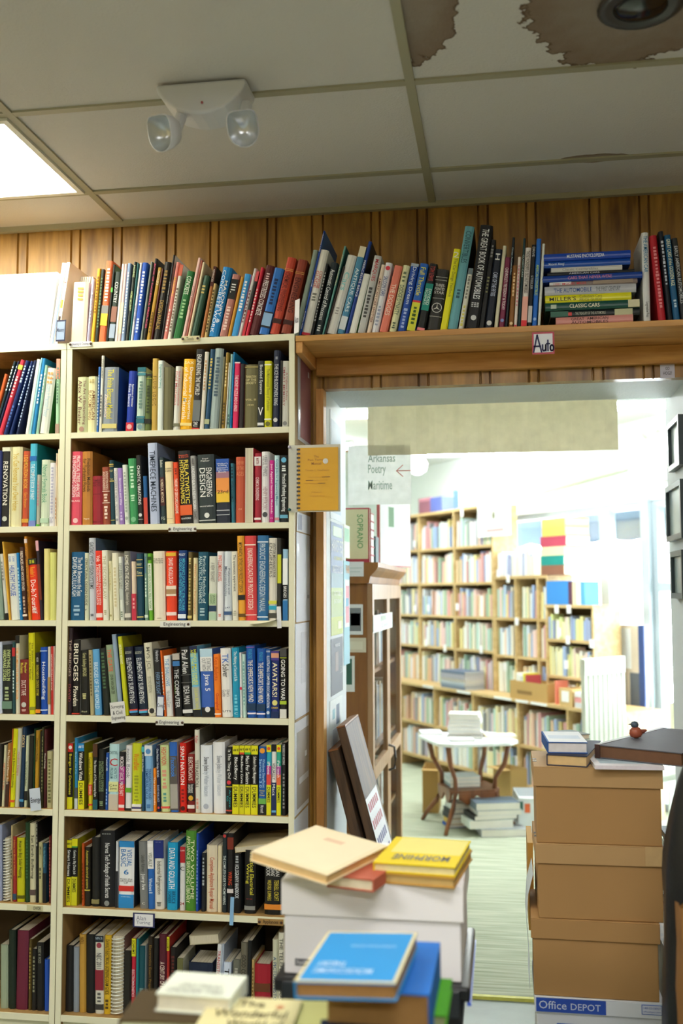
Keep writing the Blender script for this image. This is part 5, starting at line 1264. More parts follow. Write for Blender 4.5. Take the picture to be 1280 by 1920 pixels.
# things on top of the boxes
def flat_book(label, FL, FR, BL, z, th, hx, page='e8e2d0', lines=(), flip=False, cat='book', name='book', group=None, spine='left', panel=(), title_c='2a2a2a', hard=True, round_spine=False, fit=None, z0=None):
    """book lying flat: photo corners front-left, front-right and back-left of its top face at height z"""
    A, B, D = atZ(*FL, z), atZ(*FR, z), atZ(*BL, z)
    u = (B - A); W = u.length; rz = math.atan2(u.y, u.x); dv = D - A; dep = max(dv.dot(Vector((-math.sin(rz), math.cos(rz), 0))), .05)
    r = thing(name, label, cat, (A.x, A.y, z - th), (0, 0, rz), group)
    if fit:
        fx, fy, a_, b_, c_, W, dep = fit; Q = Matrix.Rotation(math.radians(a_), 3, 'Z') @ Matrix.Rotation(math.radians(c_), 3, 'Y') @ Matrix.Rotation(math.radians(b_), 3, 'X')
        r.rotation_euler = Q.to_euler(); r.location = Vector((fx, fy, z)) - Q @ Vector((0, 0, th))
    bt = .0028 if hard else .0008; ov = .003 if hard else 0
    c = MB(); cm = M(hx, .75, .08, 9, 0, .25)
    c.box(0, W, 0, dep, th - bt, th, cm).box(0, W, 0, dep, 0, bt, cm)
    if spine == 'left': c.box(0, bt, 0, dep, bt, th - bt, cm); pb = (bt, W - ov, ov, dep - ov)
    elif spine == 'right': c.box(W - bt, W, 0, dep, bt, th - bt, cm); pb = (ov, W - bt, ov, dep - ov)
    elif spine == 'back': c.box(0, W, dep - bt, dep, bt, th - bt, cm); pb = (ov, W - ov, ov, dep - bt)
    else: c.box(0, W, 0, bt, bt, th - bt, cm); pb = (ov, W - ov, bt, dep - ov)
    c.build('cover', r); MB().box(*[p for p in pb], bt, th - bt, M(page, .8, .12, 60)).build('pages', r)
    for i, (f0, f1, g0, g1, col) in enumerate(panel):
        MB().box(W * f0, W * f1, dep * g0, dep * g1, th, th + .0004 + .0003 * i, M(col, .7, .06, 9, 0, .2)).build('cover_panel', r)
    for (s, f0, f1, g0, g1, col) in lines:
        mb = MB()
        if flip: put_text(mb, s, (W * f1, dep * g1, th + .0016), (-1, 0, 0), (0, -1, 0), W * (f1 - f0), dep * (g1 - g0), M(col))
        else: put_text(mb, s, (W * f0, dep * g0, th + .0016), (1, 0, 0), (0, 1, 0), W * (f1 - f0), dep * (g1 - g0), M(col))
        mb.build('cover_title', r)
    return r, W, dep
zb_ = zt[0]
flat_book('thick book with tan page edges under the white and blue book on the boxes', (1024, 1414), (1100, 1418), (1024, 1384), zb_ + .034, .033, '3a3c50', 'd8b884', group='books on the brown boxes')
flat_book('blue spined book with white cover lying on the tan paged book', (1026, 1391), (1101, 1392), (1016, 1371), zb_ + .068, .0335, '2a58a0', 'e8e4e4', panel=((.04, 1, .02, .98, 'e4e8ee'), (.1, .9, .3, .6, 'c8d4e4')), group='books on the brown boxes')
flat_book('white booklet titled Raising with a pale blue picture on the boxes', (1115, 1435), (1245, 1437), (1111, 1404), zb_ + .012, .0115, 'e6e4ea', 'e4dce4', lines=(('THE MODERN', .2, .75, .82, .94, 'a8a4a8'), ('RAISING', .18, .78, .64, .8, 'a0a8b8')), panel=((.1, .9, .12, .58, 'b8ccd8'),), hard=False, cat='booklet', name='booklet')
flat_book('grey book lying behind the white and blue book on the boxes', (1072, 1378), (1106, 1376), (1070, 1368), zb_ + .02, .0195, '8a9494', group='books on the brown boxes', hard=True)
# big dark album, raised at the back on a pile
r, W, dp = flat_book('large dark grey album lying open side down behind the white booklet', (1117, 1396), (1278, 1412), (1117, 1354), zb_ + .054, .04, '5c5c64', '6a4a34', cat='album', name='photo_album', hard=True)
MB().box(-.004, .012, -.002, dp + .002, -.001, .0412, M('4a3430', .5)).build('spine_strip', r)
mb = MB(); put_text(mb, 'ALBUM', (W * .4, dp * .6, .0408), (1, 0, 0), (0, 1, 0), W * .2, .012, M('6e6e76'))
# shelves' edge pile at right behind the boxes
px = 1246
zc = .0
A = atY(1246, 1500, 3.30)
SB = [('d8dce0', .10), ('c86038', .02), ('2a3030', .022), ('c4c8c4', .018), ('b8a070', .022), ('22282c', .03), ('a8b4b8', .025), ('e2e0d8', .03), ('c8502a', .018), ('8a8a50', .02), ('d8dcd8', .022), ('6a7a80', .02)]
labs = ['bottom white carton of the pile right of the brown boxes']
zc = .40
st = MB().box(0, .5, 0, .35, 0, .398, DKW); o = st.build('crate'); o.location = (A.x, 3.30, .001); tag(o, 'dark wooden crate under the pile right of the brown boxes', 'crate')
names = ['white', 'orange', 'black', 'pale grey', 'tan', 'dark', 'grey blue', 'cream', 'rust orange', 'olive', 'pale', 'slate']
for i, (hx, th) in enumerate(SB):
    r = thing('book', '%s book, %s from the bottom of the pile behind the brown boxes' % (names[i], ORD[i + 1]), 'book', (A.x + random.uniform(0, .012), 3.31 + random.uniform(0, .02), zc), (0, 0, random.uniform(-.06, .06)), 'pile of books behind the brown boxes')
    MB().box(0, .24, 0, .17, 0, .0025, M(hx)).box(0, .24, 0, .17, th - .0025, th, M(hx)).box(.2375, .24, 0, .17, .0025, th - .0025, M(hx)).build('cover', r)
    MB().box(.002, .237, .002, .168, .0026, th - .0026, PAGES).build('pages', r); zc += th + .0004

# dark coat at the right edge
ct = MB(); rows = 16; n = 28; V = []; Fc = []
Yc = 2.75
for i in range(rows + 1):
    q = i / rows; py = 1428 + (1985 - 1428) * q
    left = 1282 - 42 * min(1, (q / .34)) ** .8
    z = max(.004, atY(1260, py, Yc).z); Xl = Xof(left, Yc, z)
    cx = Xof(1285, Yc, z) + .16; rx = cx - Xl
    for k in range(n):
        th = 2 * PI * k / n; rip = 1 + .035 * math.sin(5 * th + q * 3) * min(1, q * 3) + .02 * math.sin(11 * th + q * 6)
        V.append((cx + rx * math.cos(th) * rip, Yc + (.04 + .10 * min(1, q * 2.5)) * math.sin(th) * rip, z))
for i in range(rows):
    for k in range(n): Fc.append((i * n + k, (i + 1) * n + k, (i + 1) * n + (k + 1) % n, i * n + (k + 1) % n))
Fc.append(tuple(range(n))); Fc.append(tuple(range(rows * n, (rows + 1) * n))[::-1])
ct.add(V, Fc, M('1a1c1e', .38, .2, 12, bump=.3)); o = ct.build('coat', smooth=True); tag(o, 'dark leather coat hanging at the right edge beside the boxes', 'coat')
# crumpled paper bag low at the right edge
A = atY(1268, 1690, 2.45); bgm = MB(); n = 20; V = []; Fc = []
hz = A.z
for i in range(9):
    q = i / 8
    for k in range(n):
        th = 2 * PI * k / n; e = .5; c, s = math.cos(th), math.sin(th); j = 1 + random.uniform(-.05, .05) * (q > .5)
        V.append((.11 * math.copysign(abs(c) ** e, c) * j, .07 * math.copysign(abs(s) ** e, s) * j, hz * q - (random.uniform(0, .03) if i == 8 else 0)))
for i in range(8):
    for k in range(n): Fc.append((i * n + k, i * n + (k + 1) % n, (i + 1) * n + (k + 1) % n, (i + 1) * n + k))
Fc.append(tuple(range(n))[::-1])
bgm.add(V, Fc, KR('8a6030')); o = bgm.build('paper_bag'); o.location = (A.x + .11, 2.45, .002); tag(o, 'crumpled brown paper bag at lower right edge', 'bag')
# sheets and flap poking out left of the stack
A = atY(995, 1640, 3.36); o = MB().box(-.018, .0, 0, .25, -.28, 0, KR('c89a4a')).build('carton_flap'); o.location = (A.x + .012, 3.52, A.z + .06); tag(o, 'tan cardboard flap standing left of the second brown box', 'cardboard')
sh = MB(); P = [(0, 0), (-.016, -.06), (-.022, -.14), (-.014, -.26), (-.016, -.34)]
sh.prism([(x, z) for x, z in P] + [(x + .001, z) for x, z in P[::-1]], 0, .2, M('d8e4ea'), axis=1)
A = atY(1001, 1640, 3.3); o = sh.build('paper_sheet'); o.location = (A.x - .004, 3.3, A.z); tag(o, 'bent white paper sheet hanging left of the brown boxes', 'paper')

# ================================================================== white box and the table of books in front
YWB = 2.26
A, B = atY(527, 1652, YWB), atY(868, 1660, YWB); zl = (A.z + B.z) / 2; zbm = atY(700, 1836, YWB).z
WM = M('eeecf0', .6, .04, 4)
wb, a, d, h = file_box(A.x, B.x, YWB, YWB + .36, zbm, zl, WM, M('f2f0f2', .6, .04, 4), 'white cardboard file box with books on its lid', .075)
MB().box(a - .0004, a + .0008, -d + .05, -d + .075, h - .001, h + .0008, M('b88a78')).build('lid_slot', wb)
MB().box(a - .0004, a + .0008, -d + .16, -d + .185, h - .001, h + .0008, M('b88a78')).build('lid_slot', wb)
mb = MB().box(-a + .03, -a + .075, -d + .0045, -d + .007, .018, .033, M('6a6a70')); put_text(mb, 'FastPack', (-a + .034, -d + .0040, .021), (1, 0, 0), (0, 0, 1), .036, .009, M('d8d8dc')); mb.build('printed_logo', wb)
# black tote under it, with latches, on a pale storage bin
tt = thing('storage_tote', 'black plastic tote with latches under the white file box', 'tote', ((A.x + B.x) / 2, YWB + .18, zbm - .0005))
w2 = (B.x - A.x) / 2 + .012
MB().box(-w2, w2, -.20, .20, -.03, 0, M('17181a', .3, .05)).build('lid', tt, bevel=.006)
MB().prism([(-w2 + .012, -.032), (w2 - .012, -.032), (w2 - .04, -.32), (-w2 + .04, -.32)], -.188, .188, M('1c1e22', .35, .05), axis=1).build('body', tt)
for sx in (-.8, .8):
    MB().box(sx * w2 - .022, sx * w2 + .022, -.212, -.2005, -.06, -.004, M('24282c', .25)).build('latch', tt, bevel=.003)
MB().box(w2 - .006, w2 + .003, -.2, .2, -.036, -.03, M('3a5ac0', .3)).build('blue_rim', tt)
lb = thing('storage_bin', 'pale plastic bin on the floor under the black tote', 'bin', ((A.x + B.x) / 2, YWB + .18, 0.001))
zh = zbm - .322
MB().prism([(-w2 + .05, 0), (w2 - .05, 0), (w2 - .01, zh - .02), (-w2 + .01, zh - .02)], -.18, .18, M('c8d0dc', .3, .05), axis=1).build('body', lb)
MB().box(-w2, w2, -.195, .195, zh - .0195, zh, M('d4dae4', .3, .05)).build('lid', lb)

# books on the white box
flat_book('red cloth book under the large cream book on the white box', (612, 1640), (700, 1650), (640, 1590), zl + .026, .0255, 'b86048', 'e2d6b8', spine='right', group='books on the white box')
flat_book('tan paged book under the yellow book on the white box', (692, 1648), (850, 1656), (742, 1582), zl + .022, .0215, 'c89a48', 'c8a868', group='books on the white box', fit=(-0.2950, 2.264, -7.05, 0, 0, 0.1837, 0.2491))
flat_book('bright yellow paperback lying on top at right on the white box', (697, 1624), (850, 1628), (738, 1567), zl + .0435, .0205, 'e6cc1c', 'e4d8a0', lines=(('MORPHINE', .18, .88, .12, .34, '4a4a4a'),), flip=True, panel=((.1, .98, .40, .97, 'e8dc7c'),), group='books on the white box', fit=(-0.2886, 2.2655, -6.0, 0, 0, 0.1791, 0.2415))
flat_book('large cream book set askew on the white box', (479, 1594), (610, 1643), (590, 1543), zl + .072, .0215, 'ead9b4', 'e6c48a', panel=((.05, .95, .05, .95, 'ecdcba'), (.35, .6, .7, .78, 'e0c0a0')), group='books on the white box', fit=(-0.5459, 2.2069, -20.91, 0.59, 7.6, 0.1932, 0.2689))

# table that carries the nearest books
ZT = .765
tb = thing('table', 'low wooden table under the nearest books at the bottom of the photo', 'table', (-.29, 1.50, 0))
MB().box(-.37, .30, -.38, .31, ZT - .028, ZT - .0006, DKW).build('tabletop', tb, bevel=.004)
for sx in (-.34, .27):
    for sy in (-.35, .28): MB().box(sx - .022, sx + .022, sy - .022, sy + .022, 0, ZT - .0285, DKW).build('leg', tb)
zthick = ZT + .001
flat_book('blue cloth book with a rounded spine under the economics book', (609, 1856), (806, 1862), (640, 1762), ZT + .083, .082, '1c6cc4', 'a8824e', spine='right', group='books on the table', fit=(-0.2997, 1.7234, -0.44, 0.3, -.5, 0.1714, 0.2493))
flat_book('blue economics book with a cream border lying upside down on the table', (549, 1843), (741, 1847), (616, 1750), ZT + .1135, .027, '2a8ed0', 'a07844', lines=(('MICROECONOMIC', .12, .72, .14, .24, 'c8e4f4'), ('THEORY', .12, .42, .27, .37, 'c8e4f4'), ('INTERNATIONAL EDITION', .36, .84, .66, .7, 'a0d0ee')), flip=True,
          panel=((0, 1, 0, 1, 'd8cc9c'), (.035, .965, .03, .97, '2a8ed0')), group='books on the table', fit=(-0.3416, 1.6689, -3.32, 0.20, -3.0, 0.1654, 0.2450))
flat_book('white hardback with upside down lettering at lower left of the table', (292, 1862), (432, 1872), (350, 1822), ZT + .055, .03, 'dce2d2', 'e0dcc8', lines=(('HELL AROUND', .1, .85, .08, .26, 'a8a8a0'), ('ON WALL STREET', .2, .8, .32, .48, 'a8a8a0')), flip=True, spine='right', group='books on the table')
flat_book('brown book with a dark photograph cover under the white hardback', (222, 1912), (400, 1918), (300, 1856), ZT + .024, .023, '4a3c24', 'b8b48c', panel=((.3, .7, .3, .7, '8a847c'),), group='books on the table')
flat_book('cream book titled The Wonderful lying at the bottom centre', (356, 1940), (540, 1948), (392, 1868), ZT + .036, .02, 'd8cf9c', 'c8c4a0', lines=(('The', .34, .62, .74, .9, '5a5030'), ('Wonderful', .12, .9, .46, .66, '5a5030'), ('World of', .3, .9, .2, .4, '5a5030'), ('*', .75, .84, .7, .82, 'c85a38')), group='books on the table', cat='book')
flat_book('pale yellow magazine with a navy picture at the lower edge', (548, 1950), (745, 1952), (548, 1876), ZT + .03, .008, 'dcdc94', 'd8d8b8', panel=((.25, 1, 0, .5, '24304a'),), hard=False, cat='magazine', name='magazine')
flat_book('bright green book standing under the blue cloth book at right', (760, 1900), (836, 1905), (752, 1830), ZT + .022, .0215, '4aa018', 'b8c090', group='books on the table')
flat_book('grey green book nearest the camera at lower left', (205, 1955), (360, 1960), (232, 1904), ZT + .018, .017, 'b4b898', 'b8b8a0', group='books on the table')

# ================================================================== the bright back room
P0 = Vector((-.9, 9.1, 0)); UU = Vector((.574, -.819, 0)); WW = Vector((.819, .574, 0)); RZ = math.atan2(-.819, .574)
def sq(s, q, z=0): return P0 + UU * s + WW * q + Vector((0, 0, z))
def S(px, q, py=1110):                           # position along the shop front for an image column
    d = ray(px, py); h = Vector((d.x, d.y, 0)); t = (q + P0.dot(WW)) / h.dot(WW); return (h * t - P0).dot(UU)
XF = Matrix.Translation(P0) @ Matrix.Rotation(RZ, 4, 'Z')
CB = 2.72
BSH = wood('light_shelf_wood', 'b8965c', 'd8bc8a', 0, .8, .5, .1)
GLASS = clear_plastic(); GLASS.name = 'window_glass'
ALU = M('aab6be', .35, .03, 5, .3)
struct(MB().box(-4.5, 5, 3.8, 13, CB, CB + .08, M('e4eae6', .8, .03, 4)), 'ceiling_back')
QW = .62
w_ = MB(); w_.box(-2.2, .70, QW, QW + .12, 0, CB, WHITEW, XF).box(.70, 7, QW, QW + .12, 2.14, CB, WHITEW, XF).box(.70, 2.40, QW, QW + .12, 0, .70, WHITEW, XF).box(3.6, 7, QW, QW + .12, 0, 2.14, WHITEW, XF)
struct(w_, 'wall_window')
struct(MB().box(-2.3, -2.2, -4.5, QW + .12, 0, CB, WHITEW, XF), 'wall_far')
struct(MB().box(-4.5, -4.4, 3.8, 13, 0, CB, M('cfdcd0', .7, .03, 4)), 'wall_back_side')
def window(n, s0, s1, z0, z1, bars=()):
    r = bpy.data.objects.new('window_%d' % n, None); C.objects.link(r); r['kind'] = 'structure'
    r.location = sq(s0, QW); r.rotation_euler = (0, 0, RZ); L = s1 - s0
    for (a, b, c, d) in ((0, .05, z0, z1), (L - .05, L, z0, z1), (.0501, L - .0501, z0, z0 + .05), (.0501, L - .0501, z1 - .05, z1)) + tuple((.0501, L - .0501, b_ - .03, b_ + .03) for b_ in bars):
        MB().box(a, b, .01, .08, c, d, ALU).build('frame_bar', r)
    MB().box(.05, L - .05, .042, .047, z0 + .05, z1 - .05, GLASS).build('pane', r)
window(1, .70, 1.96, .70, 2.14); window(2, 1.961, 2.40, .70, 2.14)
window(3, 2.47, 3.6, .01, 2.14, (1.53,))
struct(MB().box(2.40, 2.47, QW - .03, QW + .1, 0, 2.2, ALU, XF), 'trim_3')
# awning outside with a scalloped edge
aw = MB(); n = 44; V = []
for i in range(n + 1):
    s = -.5 + 6.0 * i / n
    V += [(s, QW + .14, 2.32), (s, QW + .75, 2.10), (s, QW + .76, 1.95 - .035 * abs(math.sin(i * PI / 4)))]
Fa = []
for i in range(n):
    for j in range(2): a = i * 3 + j; Fa.append((a, a + 3, a + 4, a + 1))
aw.add(V, Fa, M('5c6c88', .8, .2, 3), XF); o = aw.build('awning'); sm = o.modifiers.new('thick', 'SOLIDIFY'); sm.thickness = .004
tag(o, 'blue grey scalloped awning outside above the shop windows', 'awning')
# pavement outside
struct(MB().box(-.5, 14, QW + .13, 14, -.08, -.01, M('b8b8b0', .9, .1, 2), XF), 'floor_outside')
# strip lights
def strip(x0, x1, Y, label):
    t = thing('strip_light', label, 'light', ((x0 + x1) / 2, Y, CB - .001), group='strip lights of the back room')
    L = (x1 - x0) / 2
    MB().box(-L, L, -.09, .09, -.03, 0, M('e8ecec', .5, 0)).build('housing', t)
    MB().box(-L + .02, L - .02, -.07, .07, -.06, -.0305, emit('lit_tube', (.95, 1, .98), P_BACK)).build('tube_cover', t)
strip(Xof(640, 6.66, CB), Xof(1320, 6.66, CB), 6.66, 'long lit strip light crossing behind the paper valance')
strip(-2.6, -1.2, 8.2, 'added strip light brightening the far left of the back room')  # extra strip added to brighten the back room
strip(Xof(775, 8.7, CB), Xof(945, 8.7, CB), 8.7, 'lit strip light just below the bottom edge of the valance')
# ceiling fan
fc = atY(782, 858, 6.9); fz = fc.z
fan = thing('ceiling_fan', 'ceiling fan with a round white lamp below the brown valance', 'fan', (fc.x, 6.9, fz))
MB().tube([(0, 0, .09), (0, 0, CB - fz - .001)], .012, M('d8d8d0')).build('rod', fan)
MB().lathe([(.02, .1), (.07, .08), (.08, .03), (.05, .0)], M('d8d4c8', .4)).build('motor', fan, smooth=True)
MB().lathe([(.045, -.001), (.07, -.04), (.06, -.09), (.02, -.115)], emit('lit_globe', (1, 1, .95), 8)).build('globe', fan, smooth=True)
for k in range(4):
    X = Matrix.Rotation(math.radians(8 + 90 * k), 4, 'Z')
    MB().prism([(.10, -.04), (.22, -.065), (.46, -.07), (.50, 0), (.46, .07), (.22, .065), (.10, .04)], .045, .052, M('b8824c', .5), X).build('blade', fan)

# ------------------------------------------------------------------ bookcases along the window wall
def local_thing(name, label, cat, group=None):
    return thing(name, label, cat, tuple(P0), (0, 0, RZ), group)
def case(label, divs, zs, q0, q1, zbase, group='wooden bookcases of the back room', st=.02, top=True):
    t = local_thing('bookcase', label, 'bookcase', group)
    zt = zs[-1]
    for i, s in enumerate(divs):
        a, b = (s, s + st) if i == 0 else ((s - st, s) if i == len(divs) - 1 else (s - st / 2, s + st / 2))
        MB().box(a, b, q0, q1, zbase, zt - .0005, BSH).build('side_panel' if i in (0, len(divs) - 1) else 'divider', t)
    for z in zs:
        for i in range(len(divs) - 1):
            if z == zt: continue
            MB().box(divs[i] + st + .0005, divs[i + 1] - st - .0005, q0 + .002, q1, z - .02, z, BSH).build('shelf', t)
    MB().box(divs[0], divs[-1], q0 - .004, q1, zt, zt + .022, BSH).build('top_board', t)
    MB().box(divs[0] + st, divs[-1] - st, q1 - .008, q1 - .002, zbase, zt - .001, M('6a5230', .8)).build('back_panel', t)
    return t
ZL = .70
SE0, SE1 = S(1021, .17), S(1111, .17)
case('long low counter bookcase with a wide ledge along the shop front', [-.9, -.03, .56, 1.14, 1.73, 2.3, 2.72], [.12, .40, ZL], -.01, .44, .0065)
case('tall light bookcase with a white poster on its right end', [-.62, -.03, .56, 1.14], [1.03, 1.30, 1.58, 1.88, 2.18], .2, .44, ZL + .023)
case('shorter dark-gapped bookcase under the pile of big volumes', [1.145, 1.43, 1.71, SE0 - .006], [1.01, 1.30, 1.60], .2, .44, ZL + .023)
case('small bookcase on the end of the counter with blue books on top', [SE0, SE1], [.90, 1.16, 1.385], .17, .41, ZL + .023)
# books that fill those shelves: blurred, far beyond counting
PAL = ['e8e4d8', 'f0ece4', 'd8e0ec', 'c4d4e8', '8ab0dc', '4a84cc', '2a5aa8', 'e8d88a', 'e0cc3a', 'd8a848', 'c85a4a', 'b83a44', 'e8b8b0', '7aa86a', '3a8a5a', '9ac8b8', '5a5a68', '2c3444', 'e0a070', 'b8a8c8', 'f4f4f0', 'e8e8e0', 'dcd0b4']
bv, bf, bc = [], [], []
def cbox(s0, s1, q0, q1, z0, z1, col, lean=0):
    o = len(bv); h = z1 - z0
    for z, dx in ((z0, 0), (z1, lean * h)):
        bv.extend(tuple(XF @ Vector(p)) for p in ((s0 + dx, q0, z), (s1 + dx, q0, z), (s1 + dx, q1, z), (s0 + dx, q1, z)))
    for f in ((0, 3, 2, 1), (4, 5, 6, 7), (0, 1, 5, 4), (1, 2, 6, 5), (2, 3, 7, 6), (3, 0, 4, 7)):
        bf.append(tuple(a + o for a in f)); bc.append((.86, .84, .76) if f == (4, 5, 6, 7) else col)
rb = random.Random(11)
def pale(h, k=.34): return tuple(c * (1 - k) + .85 * k for c in lin(h))  # mixes covers toward white: part real pastel, part painted-in glare
def fill(s0, s1, q0, z0, zmax, dep=.15, pal=PAL, hmin=.62):
    s = s0 + .022
    while s < s1 - .05:
        t = rb.uniform(.012, .035)
        if rb.random() < .05: s += rb.uniform(.01, .04); continue
        h = (zmax - z0) * rb.uniform(hmin, .9)
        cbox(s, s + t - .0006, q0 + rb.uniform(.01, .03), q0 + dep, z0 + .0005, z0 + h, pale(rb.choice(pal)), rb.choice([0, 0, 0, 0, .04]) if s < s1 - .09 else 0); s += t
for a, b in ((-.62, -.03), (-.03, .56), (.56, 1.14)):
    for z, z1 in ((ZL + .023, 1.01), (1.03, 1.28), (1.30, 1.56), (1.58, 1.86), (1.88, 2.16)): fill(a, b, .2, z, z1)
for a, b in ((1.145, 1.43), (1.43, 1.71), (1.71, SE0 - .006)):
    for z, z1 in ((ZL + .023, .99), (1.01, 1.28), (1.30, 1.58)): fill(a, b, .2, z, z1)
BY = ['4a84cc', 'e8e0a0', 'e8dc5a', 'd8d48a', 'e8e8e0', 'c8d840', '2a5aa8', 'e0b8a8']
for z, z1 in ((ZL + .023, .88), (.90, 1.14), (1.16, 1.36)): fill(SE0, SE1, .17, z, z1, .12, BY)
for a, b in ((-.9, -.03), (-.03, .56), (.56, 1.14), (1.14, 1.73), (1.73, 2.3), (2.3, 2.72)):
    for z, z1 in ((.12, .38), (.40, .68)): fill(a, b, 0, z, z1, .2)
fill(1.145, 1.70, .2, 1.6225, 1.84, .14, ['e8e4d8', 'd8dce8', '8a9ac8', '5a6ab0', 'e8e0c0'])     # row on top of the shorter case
me = bpy.data.meshes.new('books'); me.from_pydata(bv, [], bf); ca = me.color_attributes.new('Col', 'FLOAT_COLOR', 'CORNER')
k = 0
for p, col in zip(me.polygons, bc):
    for _ in p.loop_indices: ca.data[k].color = (*col, 1); k += 1
mt = bpy.data.materials.new('book_cloths'); mt.use_nodes = True; at_ = mt.node_tree.nodes.new('ShaderNodeVertexColor'); at_.layer_name = 'Col'
mt.node_tree.links.new(at_.outputs[0], mt.node_tree.nodes['Principled BSDF'].inputs['Base Color']); mt.node_tree.nodes['Principled BSDF'].inputs['Roughness'].default_value = .5
me.materials.append(mt); o = bpy.data.objects.new('books', me); C.objects.link(o)
tag(o, 'rows of many coloured books filling the bookcases of the back room', 'books', kind='stuff')

def ltag(name, s, q, z, label, cat, group=None, rz=0): return thing(name, label, cat, tuple(sq(s, q, z)), (0, 0, RZ + rz), group)
def lbook(s, q, z, L, th, d, hx, label, group, rz=0, page='e8e2cc', upright=False):
    r = ltag('book', s, q, z, label, 'book', group, rz); m_ = M(hx)
    if upright:
        MB().box(0, .003, 0, d, 0, L, m_).box(th - .003, th, 0, d, 0, L, m_).box(.0031, th - .0031, 0, .003, 0, L, m_).build('cover', r)
        MB().box(.0032, th - .0032, .0031, d - .004, .003, L - .003, M(page, .8)).build('pages', r)
    else:
        MB().box(0, L, 0, d, 0, .003, m_).box(0, L, 0, d, th - .003, th, m_).box(0, L, 0, .003, .0031, th - .0031, m_).build('cover', r)
        MB().box(.003, L - .004, .0031, d - .003, .0031, th - .0031, M(page, .8)).build('pages', r)
    return r
# big volumes on the shorter bookcase
z = 1.6225
BIG = [('8a5a44', .07, 'brown'), ('0e8a84', .07, 'teal'), ('e8dcae', .065, 'cream'), ('b8405a', .075, 'crimson'), ('e0c060', .07, 'lower yellow'), ('e4c868', .06, 'top yellow')]
for i, (hx, th, nm) in enumerate(BIG):
    lbook(1.76 + (.0, .0, .01, .0, .02, .02)[i], .20, z, .30 if i in (3,) else .27, th, .22, hx, 'large %s volume in the pile before the window' % nm, 'pile of large volumes', page='e8d8a0' if i > 3 else 'e8e2cc'); z += th + .0005
# boxes and books on the tall bookcase
for px0, px1, py0, py1, hx, lab, nm in ((786, 808, 934, 966, '8a5a68', 'dusky red box on top of the tall bookcase', 'box'), (808, 830, 932, 965, '5a68a8', 'blue box on top of the tall bookcase', 'box'), (852, 862, 919, 958, '5a78b0', 'blue box file on top of the tall bookcase', 'box_file'), (862, 876, 916, 957, 'e8d8c0', 'cream box file on top of the tall bookcase', 'box_file'), (877, 906, 909, 956, 'ece8dc', 'tall white carton on top of the tall bookcase', 'carton')):
    a, b = S(px0, .24), S(px1, .24) - .004; d_ = sq((a + b) / 2, .24).y; h = atY((px0 + px1) / 2, py0, d_).z - 2.2025
    r = ltag(nm, a, .24, 2.2025, lab, 'box'); L = b - a
    MB().box(0, L, 0, .16, 0, h * .8, M(hx)).build('body', r); MB().box(-.001, L + .001, -.001, .161, h * .8, h, M(hx if hx != '8a5a68' else 'b87a88')).build('lid', r)
# white poster hung on the tall bookcase
s0, s1 = S(897, .19), S(959, .19); yy = sq((s0 + s1) / 2, .19).y; z1, z0 = atY(928, 940, yy).z, atY(928, 1006, yy).z
r = ltag('poster', s0, .188, z0, 'white poster with a small figure and pink line hung on the tall bookcase', 'poster'); L = s1 - s0; H_ = z1 - z0
MB().box(0, L, 0, .004, 0, H_, M('eef0f0')).build('sheet', r); MB().box(L * .28, L * .8, -.001, 0, H_ * .14, H_ * .22, M('d8a8a8')).build('printed_line', r)
MB().lathe([(.012, 0), (.022, .03), (.008, .06)], M('8a8a6a'), Matrix.Translation((L * .5, -.0, H_ * .5)) @ Matrix.Scale(.05, 4, (0, 1, 0)), 10).build('printed_figure', r)
# white shelf-talker cards
for i, (px, py, q) in enumerate(((778, 1020, .19), (778, 1140, .19), (803, 1140, .19), (798, 1205, .19), (833, 1215, .19), (857, 1138, .19), (935, 1075, .19), (953, 1085, .19), (968, 1165, .19), (901, 1218, .19), (945, 1250, .19), (868, 962, .19), (1043, 1142, .163), (1066, 1142, .163), (1047, 1185, .163), (1063, 1200, .163), (1107, 1207, .163), (1059, 1246, .163), (1098, 1247, .163))):
    s = S(px, q); yy = sq(s, q).y; z = atY(px, py, yy).z
    r = ltag('shelf_card', s, q - .004, z - .03, 'small white price card clipped to a back room shelf edge', 'card', 'white cards on the back room shelves')
    MB().box(-.022, .022, 0, .002, 0, .06, M('f0f0f2')).build('sheet', r)
# strips along the counter edge
for i, (px0, px1) in enumerate(((790, 809), (853, 878), (922, 954), (962, 985), (990, 1020))):
    a, b = S(px0, -.02), S(px1, -.02)
    r = ltag('counter_label', a, -.017, .702, ('first', 'second', 'third', 'fourth', 'fifth')[i] + ' white label strip from the left on the counter edge', 'label', 'white strips on the counter edge')
    MB().box(0, b - a, 0, .002, 0, .018, M('eceef0')).build('sheet', r)
ZC = ZL + .0225
# counter: piles of magazines, cartons, binder, blue books
mz = ZC
for i in range(7):
    lbook(S(833, .05) + rb.uniform(-.01, .01), .0 + rb.uniform(0, .01), mz, .36, .02, .19, rb.choice(['8a98a8', 'a8a4b0', '6a7890', 'c8ccd4', 'b8b0a8']), '%s magazine from the bottom of the pile on the counter' % ORD[i + 1], 'pile of magazines on the counter', page='d8dcdc'); mz += .0205
def carton(s, q, z, L, d, h, label, hx='b8945a', lab=None):
    r = ltag('carton', s, q, z, label, 'box'); m_ = KR(hx); e = .004
    MB().box(0, L, 0, d, 0, e, m_).box(0, L, 0, e, e, h, m_).box(0, L, d - e, d, e, h, m_).box(0, e, e, d - e, e, h, m_).box(L - e, L, e, d - e, e, h, m_).build('body', r)
    MB().box(L * .2, L * .6, -.001, 0, h * .3, h * .5, M('8a6a3a')).build('printed_mark', r)
    if lab: MB().box(L * .2, L * .75, -.002, 0, h * .25, h * .85, M('f0f0ee')).build('paper_label', r)
    return r
s0, s1 = S(953, -.0), S(1022, -.0)
